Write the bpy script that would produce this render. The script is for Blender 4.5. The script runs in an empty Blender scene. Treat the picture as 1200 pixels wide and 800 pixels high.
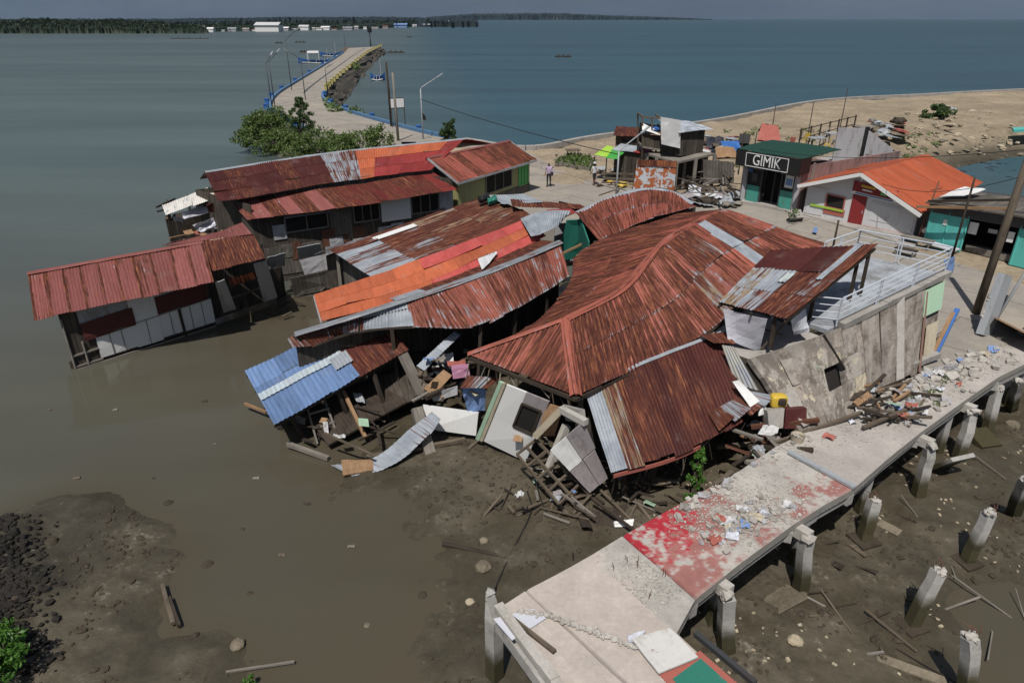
import bpy, math, random
import numpy as np
from mathutils import Vector, Matrix
R = math.radians
random.seed(11); RNG = np.random.default_rng(5)
HAZE = 2.5e-5
scene = bpy.context.scene
COL = scene.collection
# ---------------------------------------------------------------- camera
PITCH = R(25.35); CZ = 11.0; FPX = 800.0
cam_d = bpy.data.cameras.new('camera'); cam = bpy.data.objects.new('camera', cam_d); COL.objects.link(cam)
cam_d.sensor_width = 36; cam_d.lens = 24; cam_d.clip_start = .1; cam_d.clip_end = 60000
cam.location = (0, 0, CZ); cam.rotation_euler = (math.pi/2-PITCH, 0, 0)
scene.camera = cam
cp, sp = math.cos(PITCH), math.sin(PITCH)
def P(px, py, z=0.):
    """world point at height z seen at photograph pixel (px, py): used to survey the site"""
    u = (px-600)/FPX; v = (py-400)/FPX
    d = (CZ-z)/(sp+v*cp)
    return np.array((u*d, d*(cp-v*sp), z))
def PL(l): return np.array([P(*p) for p in l])
def V(*a): return np.array(a, float)
# ---------------------------------------------------------------- materials
def mat(name):
    m = bpy.data.materials.new(name); m.use_nodes = True
    nt = m.node_tree; b = nt.nodes['Principled BSDF']
    return m, nt, b
def N(nt, t, **kw):
    n = nt.nodes.new(t)
    for k, v in kw.items():
        if k in n.inputs: n.inputs[k].default_value = v
        else: setattr(n, k, v)
    return n
def L(nt, a, b): nt.links.new(a, b)
def mth(nt, op, a, b=None, c=None, clamp=False):
    n = nt.nodes.new('ShaderNodeMath'); n.operation = op; n.use_clamp = clamp
    for i, x in enumerate((a, b, c)):
        if x is None: continue
        if isinstance(x, (int, float)): n.inputs[i].default_value = x
        else: L(nt, x, n.inputs[i])
    return n.outputs[0]
def mix(nt, f, a, b, blend='MIX'):
    n = nt.nodes.new('ShaderNodeMix'); n.data_type = 'RGBA'; n.blend_type = blend; n.clamp_factor = True
    for i, x in ((0, f), (6, a), (7, b)):
        if isinstance(x, (int, float)): n.inputs[i].default_value = x
        elif isinstance(x, tuple): n.inputs[i].default_value = (*x, 1) if len(x) == 3 else x
        else: L(nt, x, n.inputs[i])
    return n.outputs[2]
def ramp(nt, f, stops):
    n = nt.nodes.new('ShaderNodeValToRGB'); e = n.color_ramp.elements
    while len(e) < len(stops): e.new(.5)
    for i, (p, c) in enumerate(stops):
        e[i].position = p; e[i].color = (*c, 1) if isinstance(c, tuple) else (c, c, c, 1)
    L(nt, f, n.inputs[0]); return n.outputs[0]
def sstep(nt, x, lo, hi):
    n = nt.nodes.new('ShaderNodeMapRange'); n.interpolation_type = 'SMOOTHSTEP'
    for i, q in ((0, x), (1, lo), (2, hi)):
        if isinstance(q, (int, float)): n.inputs[i].default_value = q
        else: L(nt, q, n.inputs[i])
    return n.outputs[0]
def noise(nt, vec, scale, det=4, rough=.6, sc=None, dist=0.):
    if sc is not None:
        mp = nt.nodes.new('ShaderNodeMapping'); mp.inputs['Scale'].default_value = sc
        L(nt, vec, mp.inputs[0]); vec = mp.outputs[0]
    n = nt.nodes.new('ShaderNodeTexNoise'); n.inputs['Scale'].default_value = scale
    n.inputs['Detail'].default_value = det; n.inputs['Roughness'].default_value = rough; n.inputs['Distortion'].default_value = dist
    L(nt, vec, n.inputs['Vector']); return n.outputs[0]
def uvn(nt): return nt.nodes.new('ShaderNodeUVMap').outputs[0]
def posn(nt): return nt.nodes.new('ShaderNodeNewGeometry').outputs['Position']
def attr(nt, name, out='Fac'):
    n = nt.nodes.new('ShaderNodeAttribute'); n.attribute_name = name; return n.outputs[out]
def bump(nt, b, h, strength=.3, dist=.02):
    n = nt.nodes.new('ShaderNodeBump'); n.inputs['Strength'].default_value = strength; n.inputs['Distance'].default_value = dist
    L(nt, h, n.inputs['Height']); L(nt, n.outputs[0], b.inputs['Normal'])
def setr(b, rough=.7, spec=.3, metal=0.):
    b.inputs['Roughness'].default_value = rough; b.inputs['Specular IOR Level'].default_value = spec; b.inputs['Metallic'].default_value = metal

def mk_roof():
    m, nt, b = mat('corrugated_iron'); uv = uvn(nt)
    streak = noise(nt, uv, 1, 3, .6, (15, .28, 1)); mid = noise(nt, uv, 1, 3, .6, (3.0, .5, 1)); patch = noise(nt, uv, 1, 5, .65, (1.1, .8, 1))
    fine = noise(nt, uv, 1, 3, .7, (26, 2.2, 1))
    x = mth(nt, 'ADD', mth(nt, 'MULTIPLY', streak, .50), mth(nt, 'ADD', mth(nt, 'MULTIPLY', mid, .22), mth(nt, 'MULTIPLY', patch, .28)))
    thr = mth(nt, 'SUBTRACT', .74, mth(nt, 'MULTIPLY', attr(nt, 'rust'), .48))
    rm = sstep(nt, x, mth(nt, 'SUBTRACT', thr, .045), mth(nt, 'ADD', thr, .045))
    st2 = noise(nt, uv, 1, 3, .6, (13, .8, 1)); pa2 = noise(nt, uv, 1, 4, .65, (1.6, 1.3, 3))
    y = mth(nt, 'ADD', mth(nt, 'MULTIPLY', st2, .5), mth(nt, 'MULTIPLY', pa2, .5))
    thw = mth(nt, 'SUBTRACT', .74, mth(nt, 'MULTIPLY', attr(nt, 'wear'), .48))
    wm = sstep(nt, y, mth(nt, 'SUBTRACT', thw, .05), mth(nt, 'ADD', thw, .05))
    galv = ramp(nt, patch, [(.3, (.17, .19, .22)), (.7, (.36, .39, .43))])
    vary = ramp(nt, mth(nt, 'ADD', mth(nt, 'MULTIPLY', fine, .5), mth(nt, 'MULTIPLY', mid, .5)), [(.3, (.62, .60, .58)), (.55, (1., 1., 1.)), (.75, (1.15, 1.2, 1.2))])
    paint = mix(nt, 1., attr(nt, 'paint', 'Color'), vary, 'MULTIPLY')
    paint = mix(nt, mth(nt, 'MULTIPLY', sstep(nt, patch, .52, .72), .22), paint, (.27, .22, .20))
    c = mix(nt, wm, paint, galv)
    rc = ramp(nt, mth(nt, 'ADD', mth(nt, 'MULTIPLY', st2, .55), mth(nt, 'MULTIPLY', fine, .45)),
              [(.3, (.030, .010, .009)), (.46, (.060, .018, .013)), (.53, (.105, .034, .020)), (.60, (.20, .072, .036)), (.69, (.34, .15, .08)), (.78, (.42, .24, .15))])
    c = mix(nt, rm, c, rc)
    L(nt, c, b.inputs['Base Color'])
    L(nt, mth(nt, 'ADD', mth(nt, 'MULTIPLY', rm, .28), .5), b.inputs['Roughness']); b.inputs['Specular IOR Level'].default_value = .2
    bump(nt, b, mth(nt, 'ADD', fine, rm), .25, .008); return m
def mk_wood(name, dark, light, sc=(14, 1.2, 1), plank=.0):
    m, nt, b = mat(name); uv = uvn(nt)
    g = noise(nt, uv, 1, 5, .65, sc); p = noise(nt, uv, 1.3, 4)
    f = mth(nt, 'ADD', mth(nt, 'MULTIPLY', g, .65), mth(nt, 'MULTIPLY', p, .35))
    c = ramp(nt, f, [(.3, dark), (.68, light)])
    if plank:
        s = nt.nodes.new('ShaderNodeSeparateXYZ'); L(nt, uv, s.inputs[0])
        q = mth(nt, 'DIVIDE', s.outputs[0], plank); fr = mth(nt, 'FRACT', q)
        w = nt.nodes.new('ShaderNodeTexWhiteNoise'); w.noise_dimensions = '1D'; L(nt, mth(nt, 'FLOOR', q), w.inputs['W'])
        c = mix(nt, .55, c, ramp(nt, w.outputs[0], [(0, (.25, .25, .25)), (1, (1, 1, 1))]), 'MULTIPLY')
        c = mix(nt, mth(nt, 'LESS_THAN', fr, .06), c, (.006, .005, .004))
    L(nt, c, b.inputs['Base Color']); setr(b, .85, .2); bump(nt, b, g, .35, .01); return m
def mk_paint(name, col, dirt=(.16, .13, .10), amt=.5, rough=.6, streaks=True, rust=False, bs=.15):
    m, nt, b = mat(name); uv = uvn(nt)
    g = noise(nt, uv, 1, 5, .65, (2.6, .7, 1) if streaks else (1.3, 1.3, 1)); f = noise(nt, uv, 9, 5, .7)
    x = mth(nt, 'ADD', mth(nt, 'MULTIPLY', g, .7), mth(nt, 'MULTIPLY', f, .3))
    c = mix(nt, sstep(nt, x, .62-.25*amt, .92-.3*amt), col, dirt)
    c = mix(nt, mth(nt, 'MULTIPLY', f, .25), c, mix(nt, .5, c, (.05, .045, .04)))
    if rust: c = mix(nt, sstep(nt, noise(nt, uv, 2.2, 5, .7), .60, .66), c, (.17, .055, .028))
    L(nt, c, b.inputs['Base Color']); setr(b, rough, .35); bump(nt, b, f, bs, .006); return m
def mk_concrete(name, c0, c1, stain=(.07, .06, .05), amt=.5, sc=1., green=0):
    m, nt, b = mat(name); p = posn(nt)
    a = noise(nt, p, .9*sc, 6, .65); f = noise(nt, p, 14*sc, 5, .7); h = noise(nt, p, 60*sc, 2)
    c = ramp(nt, mth(nt, 'ADD', mth(nt, 'MULTIPLY', a, .6), mth(nt, 'MULTIPLY', f, .4)), [(.35, c0), (.65, c1)])
    c = mix(nt, mth(nt, 'MULTIPLY', sstep(nt, noise(nt, p, 2.2*sc, 6, .7), .64-.2*amt, .75), .7), c, stain)
    if green:   # tide line: algae and wet mud on the lower part
        s = nt.nodes.new('ShaderNodeSeparateXYZ'); L(nt, p, s.inputs[0])
        z = mth(nt, 'ADD', s.outputs[2], mth(nt, 'MULTIPLY', noise(nt, p, .45, 4), 1.3))
        c = mix(nt, sstep(nt, z, -.45, -.95), c, mix(nt, f, (.030, .026, .018), (.075, .066, .03)))
    L(nt, c, b.inputs['Base Color']); setr(b, .9, .2); bump(nt, b, mth(nt, 'ADD', f, mth(nt, 'MULTIPLY', h, .4)), .45, .015); return m
def mk_attr(name, rough=.85, spec=.25, fs=12, var=.35, bs=.4, bd=.02, wet=False):
    """base colour from the mesh's own paint attribute, broken up by noise"""
    m, nt, b = mat(name); p = posn(nt)
    f = noise(nt, p, fs, 6, .7); a = noise(nt, p, fs*.13, 5, .6)
    base = attr(nt, 'paint', 'Color')
    k = mth(nt, 'ADD', mth(nt, 'MULTIPLY', f, .6), mth(nt, 'MULTIPLY', a, .4))
    c = mix(nt, 1., base, ramp(nt, k, [(.3, 1-var), (.7, 1+var*.0+.0)]), 'MULTIPLY')
    c = mix(nt, sstep(nt, k, .56, .75), c, mix(nt, .35, c, (.6, .55, .48)))
    L(nt, c, b.inputs['Base Color']); setr(b, rough, spec)
    if wet:
        s = nt.nodes.new('ShaderNodeSeparateXYZ'); L(nt, p, s.inputs[0]); wl_ = sstep(nt, mth(nt, 'ADD', s.outputs[2], mth(nt, 'MULTIPLY', a, .16)), -1.97, -2.09)
        L(nt, mth(nt, 'SUBTRACT', mth(nt, 'ADD', mth(nt, 'MULTIPLY', sstep(nt, a, .42, .6), .3), .46), mth(nt, 'MULTIPLY', wl_, .3)), b.inputs['Roughness'])
        c = mix(nt, mth(nt, 'MULTIPLY', wl_, .35), c, (.052, .044, .028)); L(nt, c, b.inputs['Base Color'])
    bump(nt, b, mth(nt, 'ADD', f, mth(nt, 'MULTIPLY', a, 2.)), bs, bd); return m
def mk_block(name):
    m, nt, b = mat(name); uv = uvn(nt)
    br = nt.nodes.new('ShaderNodeTexBrick'); nz = nt.nodes.new('ShaderNodeTexNoise'); nz.inputs['Scale'].default_value = 1.4; L(nt, uv, nz.inputs['Vector'])
    va = nt.nodes.new('ShaderNodeVectorMath'); va.operation = 'MULTIPLY_ADD'; L(nt, nz.outputs['Color'], va.inputs[0]); va.inputs[1].default_value = (.28, .28, 0); L(nt, uv, va.inputs[2]); L(nt, va.outputs[0], br.inputs[0])
    br.inputs['Scale'].default_value = 1; br.inputs['Brick Width'].default_value = .66; br.inputs['Row Height'].default_value = .5
    br.inputs['Mortar Size'].default_value = .006; br.inputs['Color1'].default_value = (.17, .15, .13, 1); br.inputs['Color2'].default_value = (.36, .32, .285, 1); br.inputs['Mortar'].default_value = (.17, .15, .125, 1)
    br.inputs['Bias'].default_value = 0
    a = noise(nt, uv, 1.1, 6, .7); f = noise(nt, uv, 11, 6, .7)
    c = mix(nt, .6, br.outputs[0], ramp(nt, f, [(.3, (.45, .4, .36)), (.7, (1, 1, 1))]), 'MULTIPLY')
    c = mix(nt, sstep(nt, noise(nt, uv, .8, 5, .75, (1.5, .8, 2)), .50, .56), c, mix(nt, f, (.22, .20, .18), (.40, .37, .33)))
    c = mix(nt, sstep(nt, noise(nt, uv, .9, 5, .7, (1, 1, 5)), .64, .67), c, (.22, .30, .23))
    c = mix(nt, sstep(nt, noise(nt, uv, 1.7, 5, .75, (1, .7, 8)), .60, .68), c, (.10, .06, .04))
    sv = nt.nodes.new('ShaderNodeSeparateXYZ'); L(nt, uv, sv.inputs[0])
    c = mix(nt, sstep(nt, noise(nt, uv, 1.3, 5, .75, (1, 1.3, 17)), .57, .60), c, (.42, .37, .28))
    c = mix(nt, sstep(nt, noise(nt, uv, 2.4, 5, .75, (1, .8, 27)), .66, .70), c, (.16, .07, .045))
    c = mix(nt, mth(nt, 'MULTIPLY', sstep(nt, mth(nt, 'ADD', sv.outputs[1], mth(nt, 'MULTIPLY', a, 1.4)), 2.5, 2.9), .55), c, (.11, .10, .09))
    c = mix(nt, mth(nt, 'MULTIPLY', sstep(nt, a, .50, .64), .8), c, (.085, .072, .06))
    L(nt, c, b.inputs['Base Color']); setr(b, .92, .15)
    bump(nt, b, mth(nt, 'ADD', f, br.outputs['Fac']), .5, .02); return m
def mk_leaf(name, c0, c1):
    m, nt, b = mat(name); p = posn(nt)
    w = noise(nt, p, 2.3, 3); g = noise(nt, p, 19, 2)
    L(nt, ramp(nt, mth(nt, 'ADD', mth(nt, 'MULTIPLY', w, .5), mth(nt, 'MULTIPLY', g, .5)), [(.35, c0), (.62, c1)]), b.inputs['Base Color'])
    setr(b, .5, .35); b.inputs['Subsurface Weight'].default_value = 0
    t = nt.nodes.new('ShaderNodeBsdfTranslucent'); t.inputs[0].default_value = (*c1, 1)
    ms = nt.nodes.new('ShaderNodeMixShader'); ms.inputs[0].default_value = .22
    L(nt, b.outputs[0], ms.inputs[1]); L(nt, t.outputs[0], ms.inputs[2]); L(nt, ms.outputs[0], nt.nodes['Material Output'].inputs[0]); return m
M = {}
M['roof'] = mk_roof()
M['wood'] = mk_wood('weathered_wood', (.045, .035, .027), (.17, .135, .10))
M['wood_dark'] = mk_wood('dark_wood', (.014, .011, .009), (.075, .058, .045))
M['wood_grey'] = mk_wood('grey_wood', (.09, .082, .072), (.26, .235, .205))
M['wood_tan'] = mk_wood('tan_wood', (.16, .09, .045), (.34, .22, .13))
M['planks'] = mk_wood('plank_wall', (.03, .025, .02), (.13, .11, .09), plank=.22)
M['planks_grey'] = mk_wood('grey_plank_wall', (.07, .062, .055), (.22, .195, .17), plank=.2)
M['white'] = mk_paint('white_board', (.70, .70, .69), amt=.25)
M['stained'] = mk_paint('stained_board', (.60, .59, .57), (.3, .24, .18), amt=.5, rust=True)
M['whitegrey'] = mk_paint('grey_white_board', (.36, .36, .38), amt=.6)
M['lilac'] = mk_paint('lilac_grey_board', (.30, .27, .275), (.12, .10, .09), amt=.55)
M['tarp'] = mk_paint('white_tarp', (.55, .56, .62), (.3, .3, .33), amt=.3, rough=.45)
M['teal'] = mk_paint('teal_paint', (.055, .29, .24), (.10, .14, .11), amt=.7)
M['teal_dark'] = mk_paint('dark_teal_paint', (.02, .17, .13), (.03, .08, .06), amt=.4)
M['yellow_green'] = mk_paint('yellow_green_paint', (.30, .29, .13), (.12, .12, .07), amt=.5)
M['green'] = mk_paint('green_paint', (.12, .42, .14), (.08, .2, .08), amt=.3)
M['cream'] = mk_paint('cream_paint', (.46, .40, .30), (.2, .16, .1), amt=.65)
M['pale_green'] = mk_paint('pale_green_paint', (.34, .50, .36), (.2, .2, .14), amt=.5)
M['pinkwall'] = mk_paint('pink_plaster', (.32, .22, .21), (.10, .075, .065), amt=.75, bs=.4)
M['blue'] = mk_paint('blue_cloth', (.17, .27, .50), (.2, .2, .25), amt=.3)
M['blue_deep'] = mk_paint('blue_paint', (.03, .12, .36), (.05, .08, .15), amt=.4)
M['yellow'] = mk_paint('yellow_paint', (.42, .32, .08), (.2, .16, .09), amt=.5)
M['lime'] = mk_paint('lime_sheet', (.30, .50, .05), (.2, .3, .08), amt=.3)
M['green_tarp'] = mk_paint('green_tarp', (.05, .30, .05), (.03, .12, .03), amt=.4, rough=.5)
M['canopy_green'] = mk_paint('dark_green_cloth', (.008, .046, .030), (.02, .05, .035), amt=.5, streaks=False)
M['black'] = mk_paint('black_board', (.012, .013, .014), (.03, .03, .03), amt=.3, rough=.5)
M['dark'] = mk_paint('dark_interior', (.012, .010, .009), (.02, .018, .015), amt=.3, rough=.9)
M['red'] = mk_paint('red_paint', (.22, .02, .022), (.08, .02, .02), amt=.4)
M['redtrim'] = mk_paint('faded_red_trim', (.36, .11, .085), (.2, .1, .08), amt=.4)
M['maroon'] = mk_paint('maroon_mesh', (.085, .02, .018), (.04, .015, .012), amt=.5)
M['pinkbox'] = mk_paint('pink_box', (.42, .2, .30), (.2, .1, .14), amt=.4)
M['steel'] = mk_paint('grey_steel', (.32, .34, .36), (.14, .12, .10), amt=.45, rough=.45)
M['steel_dark'] = mk_paint('dark_steel', (.05, .052, .055), (.06, .04, .03), amt=.5, rough=.5)
M['railing'] = mk_paint('white_rail_paint', (.50, .54, .60), (.25, .2, .17), amt=.3, rough=.4)
M['letters'] = mk_paint('white_letters', (.75, .75, .75), (.5, .5, .5), amt=.2)
M['rusty'] = mk_paint('rusty_steel', (.12, .05, .03), (.05, .025, .018), amt=.6)
M['concrete'] = mk_concrete('pile_concrete', (.26, .25, .235), (.42, .405, .385), green=1)
M['rubble'] = mk_concrete('rubble_concrete', (.27, .25, .22), (.50, .475, .44), amt=.2)
M['slab'] = mk_concrete('slab_concrete', (.24, .225, .205), (.38, .36, .335))
M['stone'] = mk_concrete('stone', (.10, .085, .06), (.25, .21, .155))
M['palestone'] = mk_concrete('pale_stone', (.26, .21, .14), (.48, .42, .32))
M['sandstone'] = mk_concrete('sand_stone', (.24,.19,.13), (.40,.33,.24))
M['riprap'] = mk_concrete('riprap_rock', (.045, .04, .034), (.12, .105, .085))
M['clod'] = mk_concrete('mud_clod', (.035, .028, .02), (.075, .06, .043))
M['block'] = mk_block('block_wall')
M['deck'] = mk_attr('deck_surface', .85, .2, 9, .3, .3, .012)
M['mud'] = mk_attr('mud', .6, .4, 5, .5, .55, .05, wet=True)
M['sand'] = mk_attr('sand', .95, .1, 2.6, .55, .7, .12)
M['leaf'] = mk_leaf('mangrove_leaf', (.045, .075, .018), (.13, .19, .05))
M['leaf_dark'] = mk_leaf('dark_leaf', (.022, .045, .014), (.07, .115, .032))
M['leaf_bright'] = mk_leaf('bright_leaf', (.03, .09, .012), (.09, .2, .03))
M['bark'] = mk_wood('bark', (.03, .024, .018), (.10, .08, .06))
M['skin'] = mk_paint('skin', (.16, .085, .055), (.1, .05, .03), amt=.1)
M['lavender'] = mk_paint('lavender_shirt', (.42, .33, .46), (.3, .25, .3), amt=.2)
M['whitecloth'] = mk_paint('white_cloth', (.52, .52, .52), (.4, .4, .4), amt=.2)
M['navy'] = mk_paint('navy_cloth', (.018, .02, .03), (.03, .03, .03), amt=.2)
M['hair'] = mk_paint('black_hair', (.012, .01, .009), (.01, .01, .01), amt=.1)
# ---------------------------------------------------------------- mesh builder
class MB:
    def __init__(s): s.v=[]; s.f=[]; s.uv=[]; s.pt=[]; s.ru=[]; s.we=[]; s.mi=[]; s.n=0
    def add(s, v, f, uv=None, paint=(.5, .5, .5), rust=0., wear=0., mi=0):
        v = np.asarray(v, float).reshape(-1, 3); k = len(v)
        s.v.append(v); s.f.extend([tuple(int(i)+s.n for i in q) for q in f]); s.mi.extend([mi]*len(f))
        s.uv.append(np.zeros((k, 2)) if uv is None else np.asarray(uv, float))
        pt = np.asarray(paint, float); s.pt.append(np.tile(pt, (k, 1)) if pt.ndim == 1 else pt)
        for lst, q in ((s.ru, rust), (s.we, wear)):
            q = np.asarray(q, float); lst.append(np.full(k, float(q)) if q.ndim == 0 else q)
        s.n += k; return s
    def mesh(s, name, mats, off):
        me = bpy.data.meshes.new(name); v = np.concatenate(s.v)-off
        me.from_pydata(v.tolist(), [], s.f)
        uv = np.concatenate(s.uv); li = np.zeros(len(me.loops), 'i'); me.loops.foreach_get('vertex_index', li)
        me.uv_layers.new(name='UVMap').data.foreach_set('uv', uv[li].astype('f').ravel())
        a = me.attributes.new('paint', 'FLOAT_COLOR', 'POINT'); pt = np.concatenate(s.pt); a.data.foreach_set('color', np.c_[pt, np.ones(len(pt))].astype('f').ravel())
        for nm, q in (('rust', s.ru), ('wear', s.we)):
            a = me.attributes.new(nm, 'FLOAT', 'POINT'); a.data.foreach_set('value', np.concatenate(q).astype('f'))
        if not isinstance(mats, (list, tuple)): mats = [mats]
        for m in mats: me.materials.append(M[m] if isinstance(m, str) else m)
        if len(mats) > 1: me.polygons.foreach_set('material_index', np.array(s.mi, 'i'))
        me.update(); return me
    def build(s, name, mats, parent=None, smooth=False, label=None):
        """one mesh object; without a parent its origin sits at the base of the mesh"""
        allv = np.concatenate(s.v)
        off = WORLD[parent.name] if parent is not None else np.array((allv[:, 0].mean(), allv[:, 1].mean(), allv[:, 2].min()))
        me = s.mesh(name, mats, off)
        if smooth: me.polygons.foreach_set('use_smooth', np.ones(len(me.polygons), bool))
        o = bpy.data.objects.new(name, me); COL.objects.link(o)
        if parent is not None: o.parent = parent
        else: o.location = off
        WORLD[o.name] = np.array(off)
        if label: o['label'] = label
        return o
WORLD = {}
def tag(o, label=None, cat=None, group=None, kind=None):
    for k, v in (('label', label), ('category', cat), ('group', group), ('kind', kind)):
        if v: o[k] = v
    return o
def thing(name, label, cat, loc, group=None):
    o = bpy.data.objects.new(name, None); COL.objects.link(o); o.location = loc; o.empty_display_size = .3
    WORLD[o.name] = np.array(loc, float); return tag(o, label, cat, group)
def dup(o, loc, rz=0., label=None, group=None, sc=1.):
    r = o.copy(); COL.objects.link(r); r.location = loc; r.rotation_euler = (0, 0, rz); r.scale = (sc, sc, sc)
    for ch in list(o.children):
        c = ch.copy(); COL.objects.link(c); c.parent = r
        for g in list(ch.children):
            d = g.copy(); COL.objects.link(d); d.parent = c
    if label: r['label'] = label
    if group: r['group'] = group
    return r
def unit(v): v = np.asarray(v, float); return v/max(np.linalg.norm(v), 1e-9)
# ---- shapes
BOXF = [(0, 1, 2, 3)]
def obox(mb, c, ax, ay, az, **kw):
    """box from centre and three half-axis vectors, a separate set of corners per face"""
    c, ax, ay, az = (np.asarray(q, float) for q in (c, ax, ay, az))
    for n, a, b in ((ax, ay, az), (-ax, az, ay), (ay, az, ax), (-ay, ax, az), (az, ax, ay), (-az, ay, ax)):
        la, lb = np.linalg.norm(a)*2, np.linalg.norm(b)*2
        uv = [(0, 0), (la, 0), (la, lb), (0, lb)]
        if la > lb: uv = [(0, 0), (0, la), (lb, la), (lb, 0)]
        o = random.random()*20
        mb.add([c+n-a-b, c+n+a-b, c+n+a+b, c+n-a+b], BOXF, np.array(uv)+o, **kw)
    return mb
def beam(mb, a, b, w=.08, h=None, up=(0, 0, 1), **kw):
    a, b = np.asarray(a, float), np.asarray(b, float); h = w if h is None else h
    d = b-a; l = np.linalg.norm(d); t = d/l
    s = np.cross(t, up); s = s/np.linalg.norm(s) if np.linalg.norm(s) > 1e-3 else V(1, 0, 0)
    n = np.cross(s, t)
    return obox(mb, (a+b)/2, t*l/2, s*w/2, n*h/2, **kw)
def tube(mb, pts, r, n=7, cap=True, side=None, **kw):
    pts = np.asarray(pts, float); k = len(pts); r = np.broadcast_to(np.asarray(r, float), (k,))
    vs, uv = [], []; dist = 0
    for i in range(k):
        t = unit(pts[min(i+1, k-1)]-pts[max(i-1, 0)])
        s = np.cross(t, (0, 0, 1)); s = unit(s) if np.linalg.norm(s) > .05 else unit(np.cross(t, (0, 1, 0)))
        if side is not None: s = unit(np.cross(t, side))
        q = np.cross(s, t)
        if i: dist += np.linalg.norm(pts[i]-pts[i-1])
        for j in range(n):
            an = 2*math.pi*j/n; vs.append(pts[i]+r[i]*(math.cos(an)*s+math.sin(an)*q)); uv.append((an*r[i], dist))
    f = [(i*n+j, i*n+(j+1) % n, (i+1)*n+(j+1) % n, (i+1)*n+j) for i in range(k-1) for j in range(n)]
    if cap: f += [tuple(range(n))[::-1], tuple(range((k-1)*n, k*n))]
    return mb.add(vs, f, uv, **kw)
def catmull(C, u):
    """C: (n,...,3) control points, u: array in 0..1"""
    n = len(C); x = np.clip(u, 0, 1)*(n-1); i = np.minimum(x.astype(int), n-2); t = (x-i)[:, None]
    p0, p1, p2, p3 = (C[np.clip(i+k, 0, n-1)] for k in (-1, 0, 1, 2))
    if n == 2: return p1+(p2-p1)*t
    p0 = np.where((i == 0)[:, None], 2*p1-p2, p0); p3 = np.where((i == n-2)[:, None], 2*p2-p1, p3)
    return .5*((2*p1)+(-p0+p2)*t+(2*p0-5*p1+4*p2-p3)*t*t+(-p0+3*p1-3*p2+p3)*t**3)
def net(*rows):
    rows = [np.asarray(r, float) for r in rows]
    def S(u, v):
        cs = np.stack([catmull(r, u) for r in rows])          # rows, N, 3
        k = len(rows)
        if k == 2: return cs[0]+(cs[1]-cs[0])*v[:, None]
        out = np.zeros_like(cs[0])
        for q in range(len(u)): out[q] = catmull(cs[:, q], v[q:q+1])[0]
        return out
    return S
def gridf(nu, nv):
    i, j = np.meshgrid(np.arange(nu-1), np.arange(nv-1), indexing='ij'); a = (i*nv+j).ravel()
    return np.c_[a, a+nv, a+nv+1, a+1]
def sheets(mb, S, colf, sw=.8, rl=2.4, wave=.13, amp=.016, seg=.35, ragged=.03, lift=.012, along_u=False, lap=0., buckle=.05, edge=0.):
    """a roof of overlapping corrugated sheets; colf(i, j) -> (paint, rust, wear)"""
    if along_u:
        S0 = S; S = lambda u, v: S0(v, u)
    t = np.linspace(0, 1, 25)
    mid = S(t, np.full(25, .5)); Lu = np.linalg.norm(np.diff(mid, axis=0), axis=1).sum()
    Lv = max(np.linalg.norm(np.diff(S(np.full(25, q), t), axis=0), axis=1).sum() for q in (.1, .5, .9))
    nu = max(1, round(Lu/sw)); nr = max(1, round(Lv/rl))
    for j in range(nr):
        for i in range(nu):
            u0, u1 = i/nu, min(1, (i+1)/nu+.06/Lu)
            v0, v1 = j/nr, (j+1)/nr+(.08/Lv if j < nr-1 else 0)+random.uniform(-ragged, ragged)/max(Lv, .5)
            cu = max(5, int((u1-u0)*Lu/wave*5)+1); cv = max(3, int((v1-v0)*Lv/(seg if not lap else .18))+2)
            uu, vv = np.meshgrid(np.linspace(u0, u1, cu), np.linspace(v0, v1, cv), indexing='ij'); uf, vf = uu.ravel(), vv.ravel()
            p = S(uf, vf); e = 1e-3; wc = p.mean(0)
            du = S(np.clip(uf+e, 0, 1), vf)-S(np.clip(uf-e, 0, 1), vf); dv = S(uf, vf+e)-S(uf, vf-e)
            n = np.cross(du, dv); ln = np.linalg.norm(n, axis=1, keepdims=True); n = np.where(ln > 1e-9, n/np.maximum(ln, 1e-9), np.array((0, 0, 1.)))
            n *= np.where(n[:, 2:3] < 0, -1, 1)
            h = amp*np.sin(2*math.pi*uf*Lu/wave)+lift*(nr-1-j)+lift*.5*(i % 2)+random.uniform(0, lift)*((vf-v0)/max(v1-v0, 1e-6))
            p = p+n*h[:, None]
            c, ru, we = colf(i, j)
            ru = ru+.20*(float(n2.fbm(np.array([wc[0]*.55+7]), np.array([wc[1]*.55]), 2)[0])-.5)+random.uniform(-.07, .07)
            if buckle:
                bq = np.c_[p[:, 0], p[:, 1]]*.8; p = p+n*((n1.fbm(bq[:, 0], bq[:, 1]+3, 2)-.5)*2*buckle)[:, None]
                if random.random() < .22: p = p+n*(random.uniform(.02, .09)*np.clip((vf-v0)/max(v1-v0, 1e-6)*1.6-.6, 0, 1)*np.clip(np.abs((uf-u0)/max(u1-u0, 1e-6)-random.choice((0, 1))), 0, 1))[:, None]
            k = random.uniform(.80, 1.14)
            o = (random.random()*40, random.random()*40)
            mb.add(p, gridf(cu, cv), np.c_[uf*Lu+o[0], vf*Lv+o[1]], tuple(k*q for q in c), ru+random.uniform(-.05, .05)+edge*np.clip(1-np.minimum(uf-u0, u1-uf)*Lu/.15, 0, 1), we+random.uniform(-.05, .05)+lap*np.clip(1-np.minimum(vf-v0, v1-vf)*Lv/.22, 0, 1))
    return mb
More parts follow.
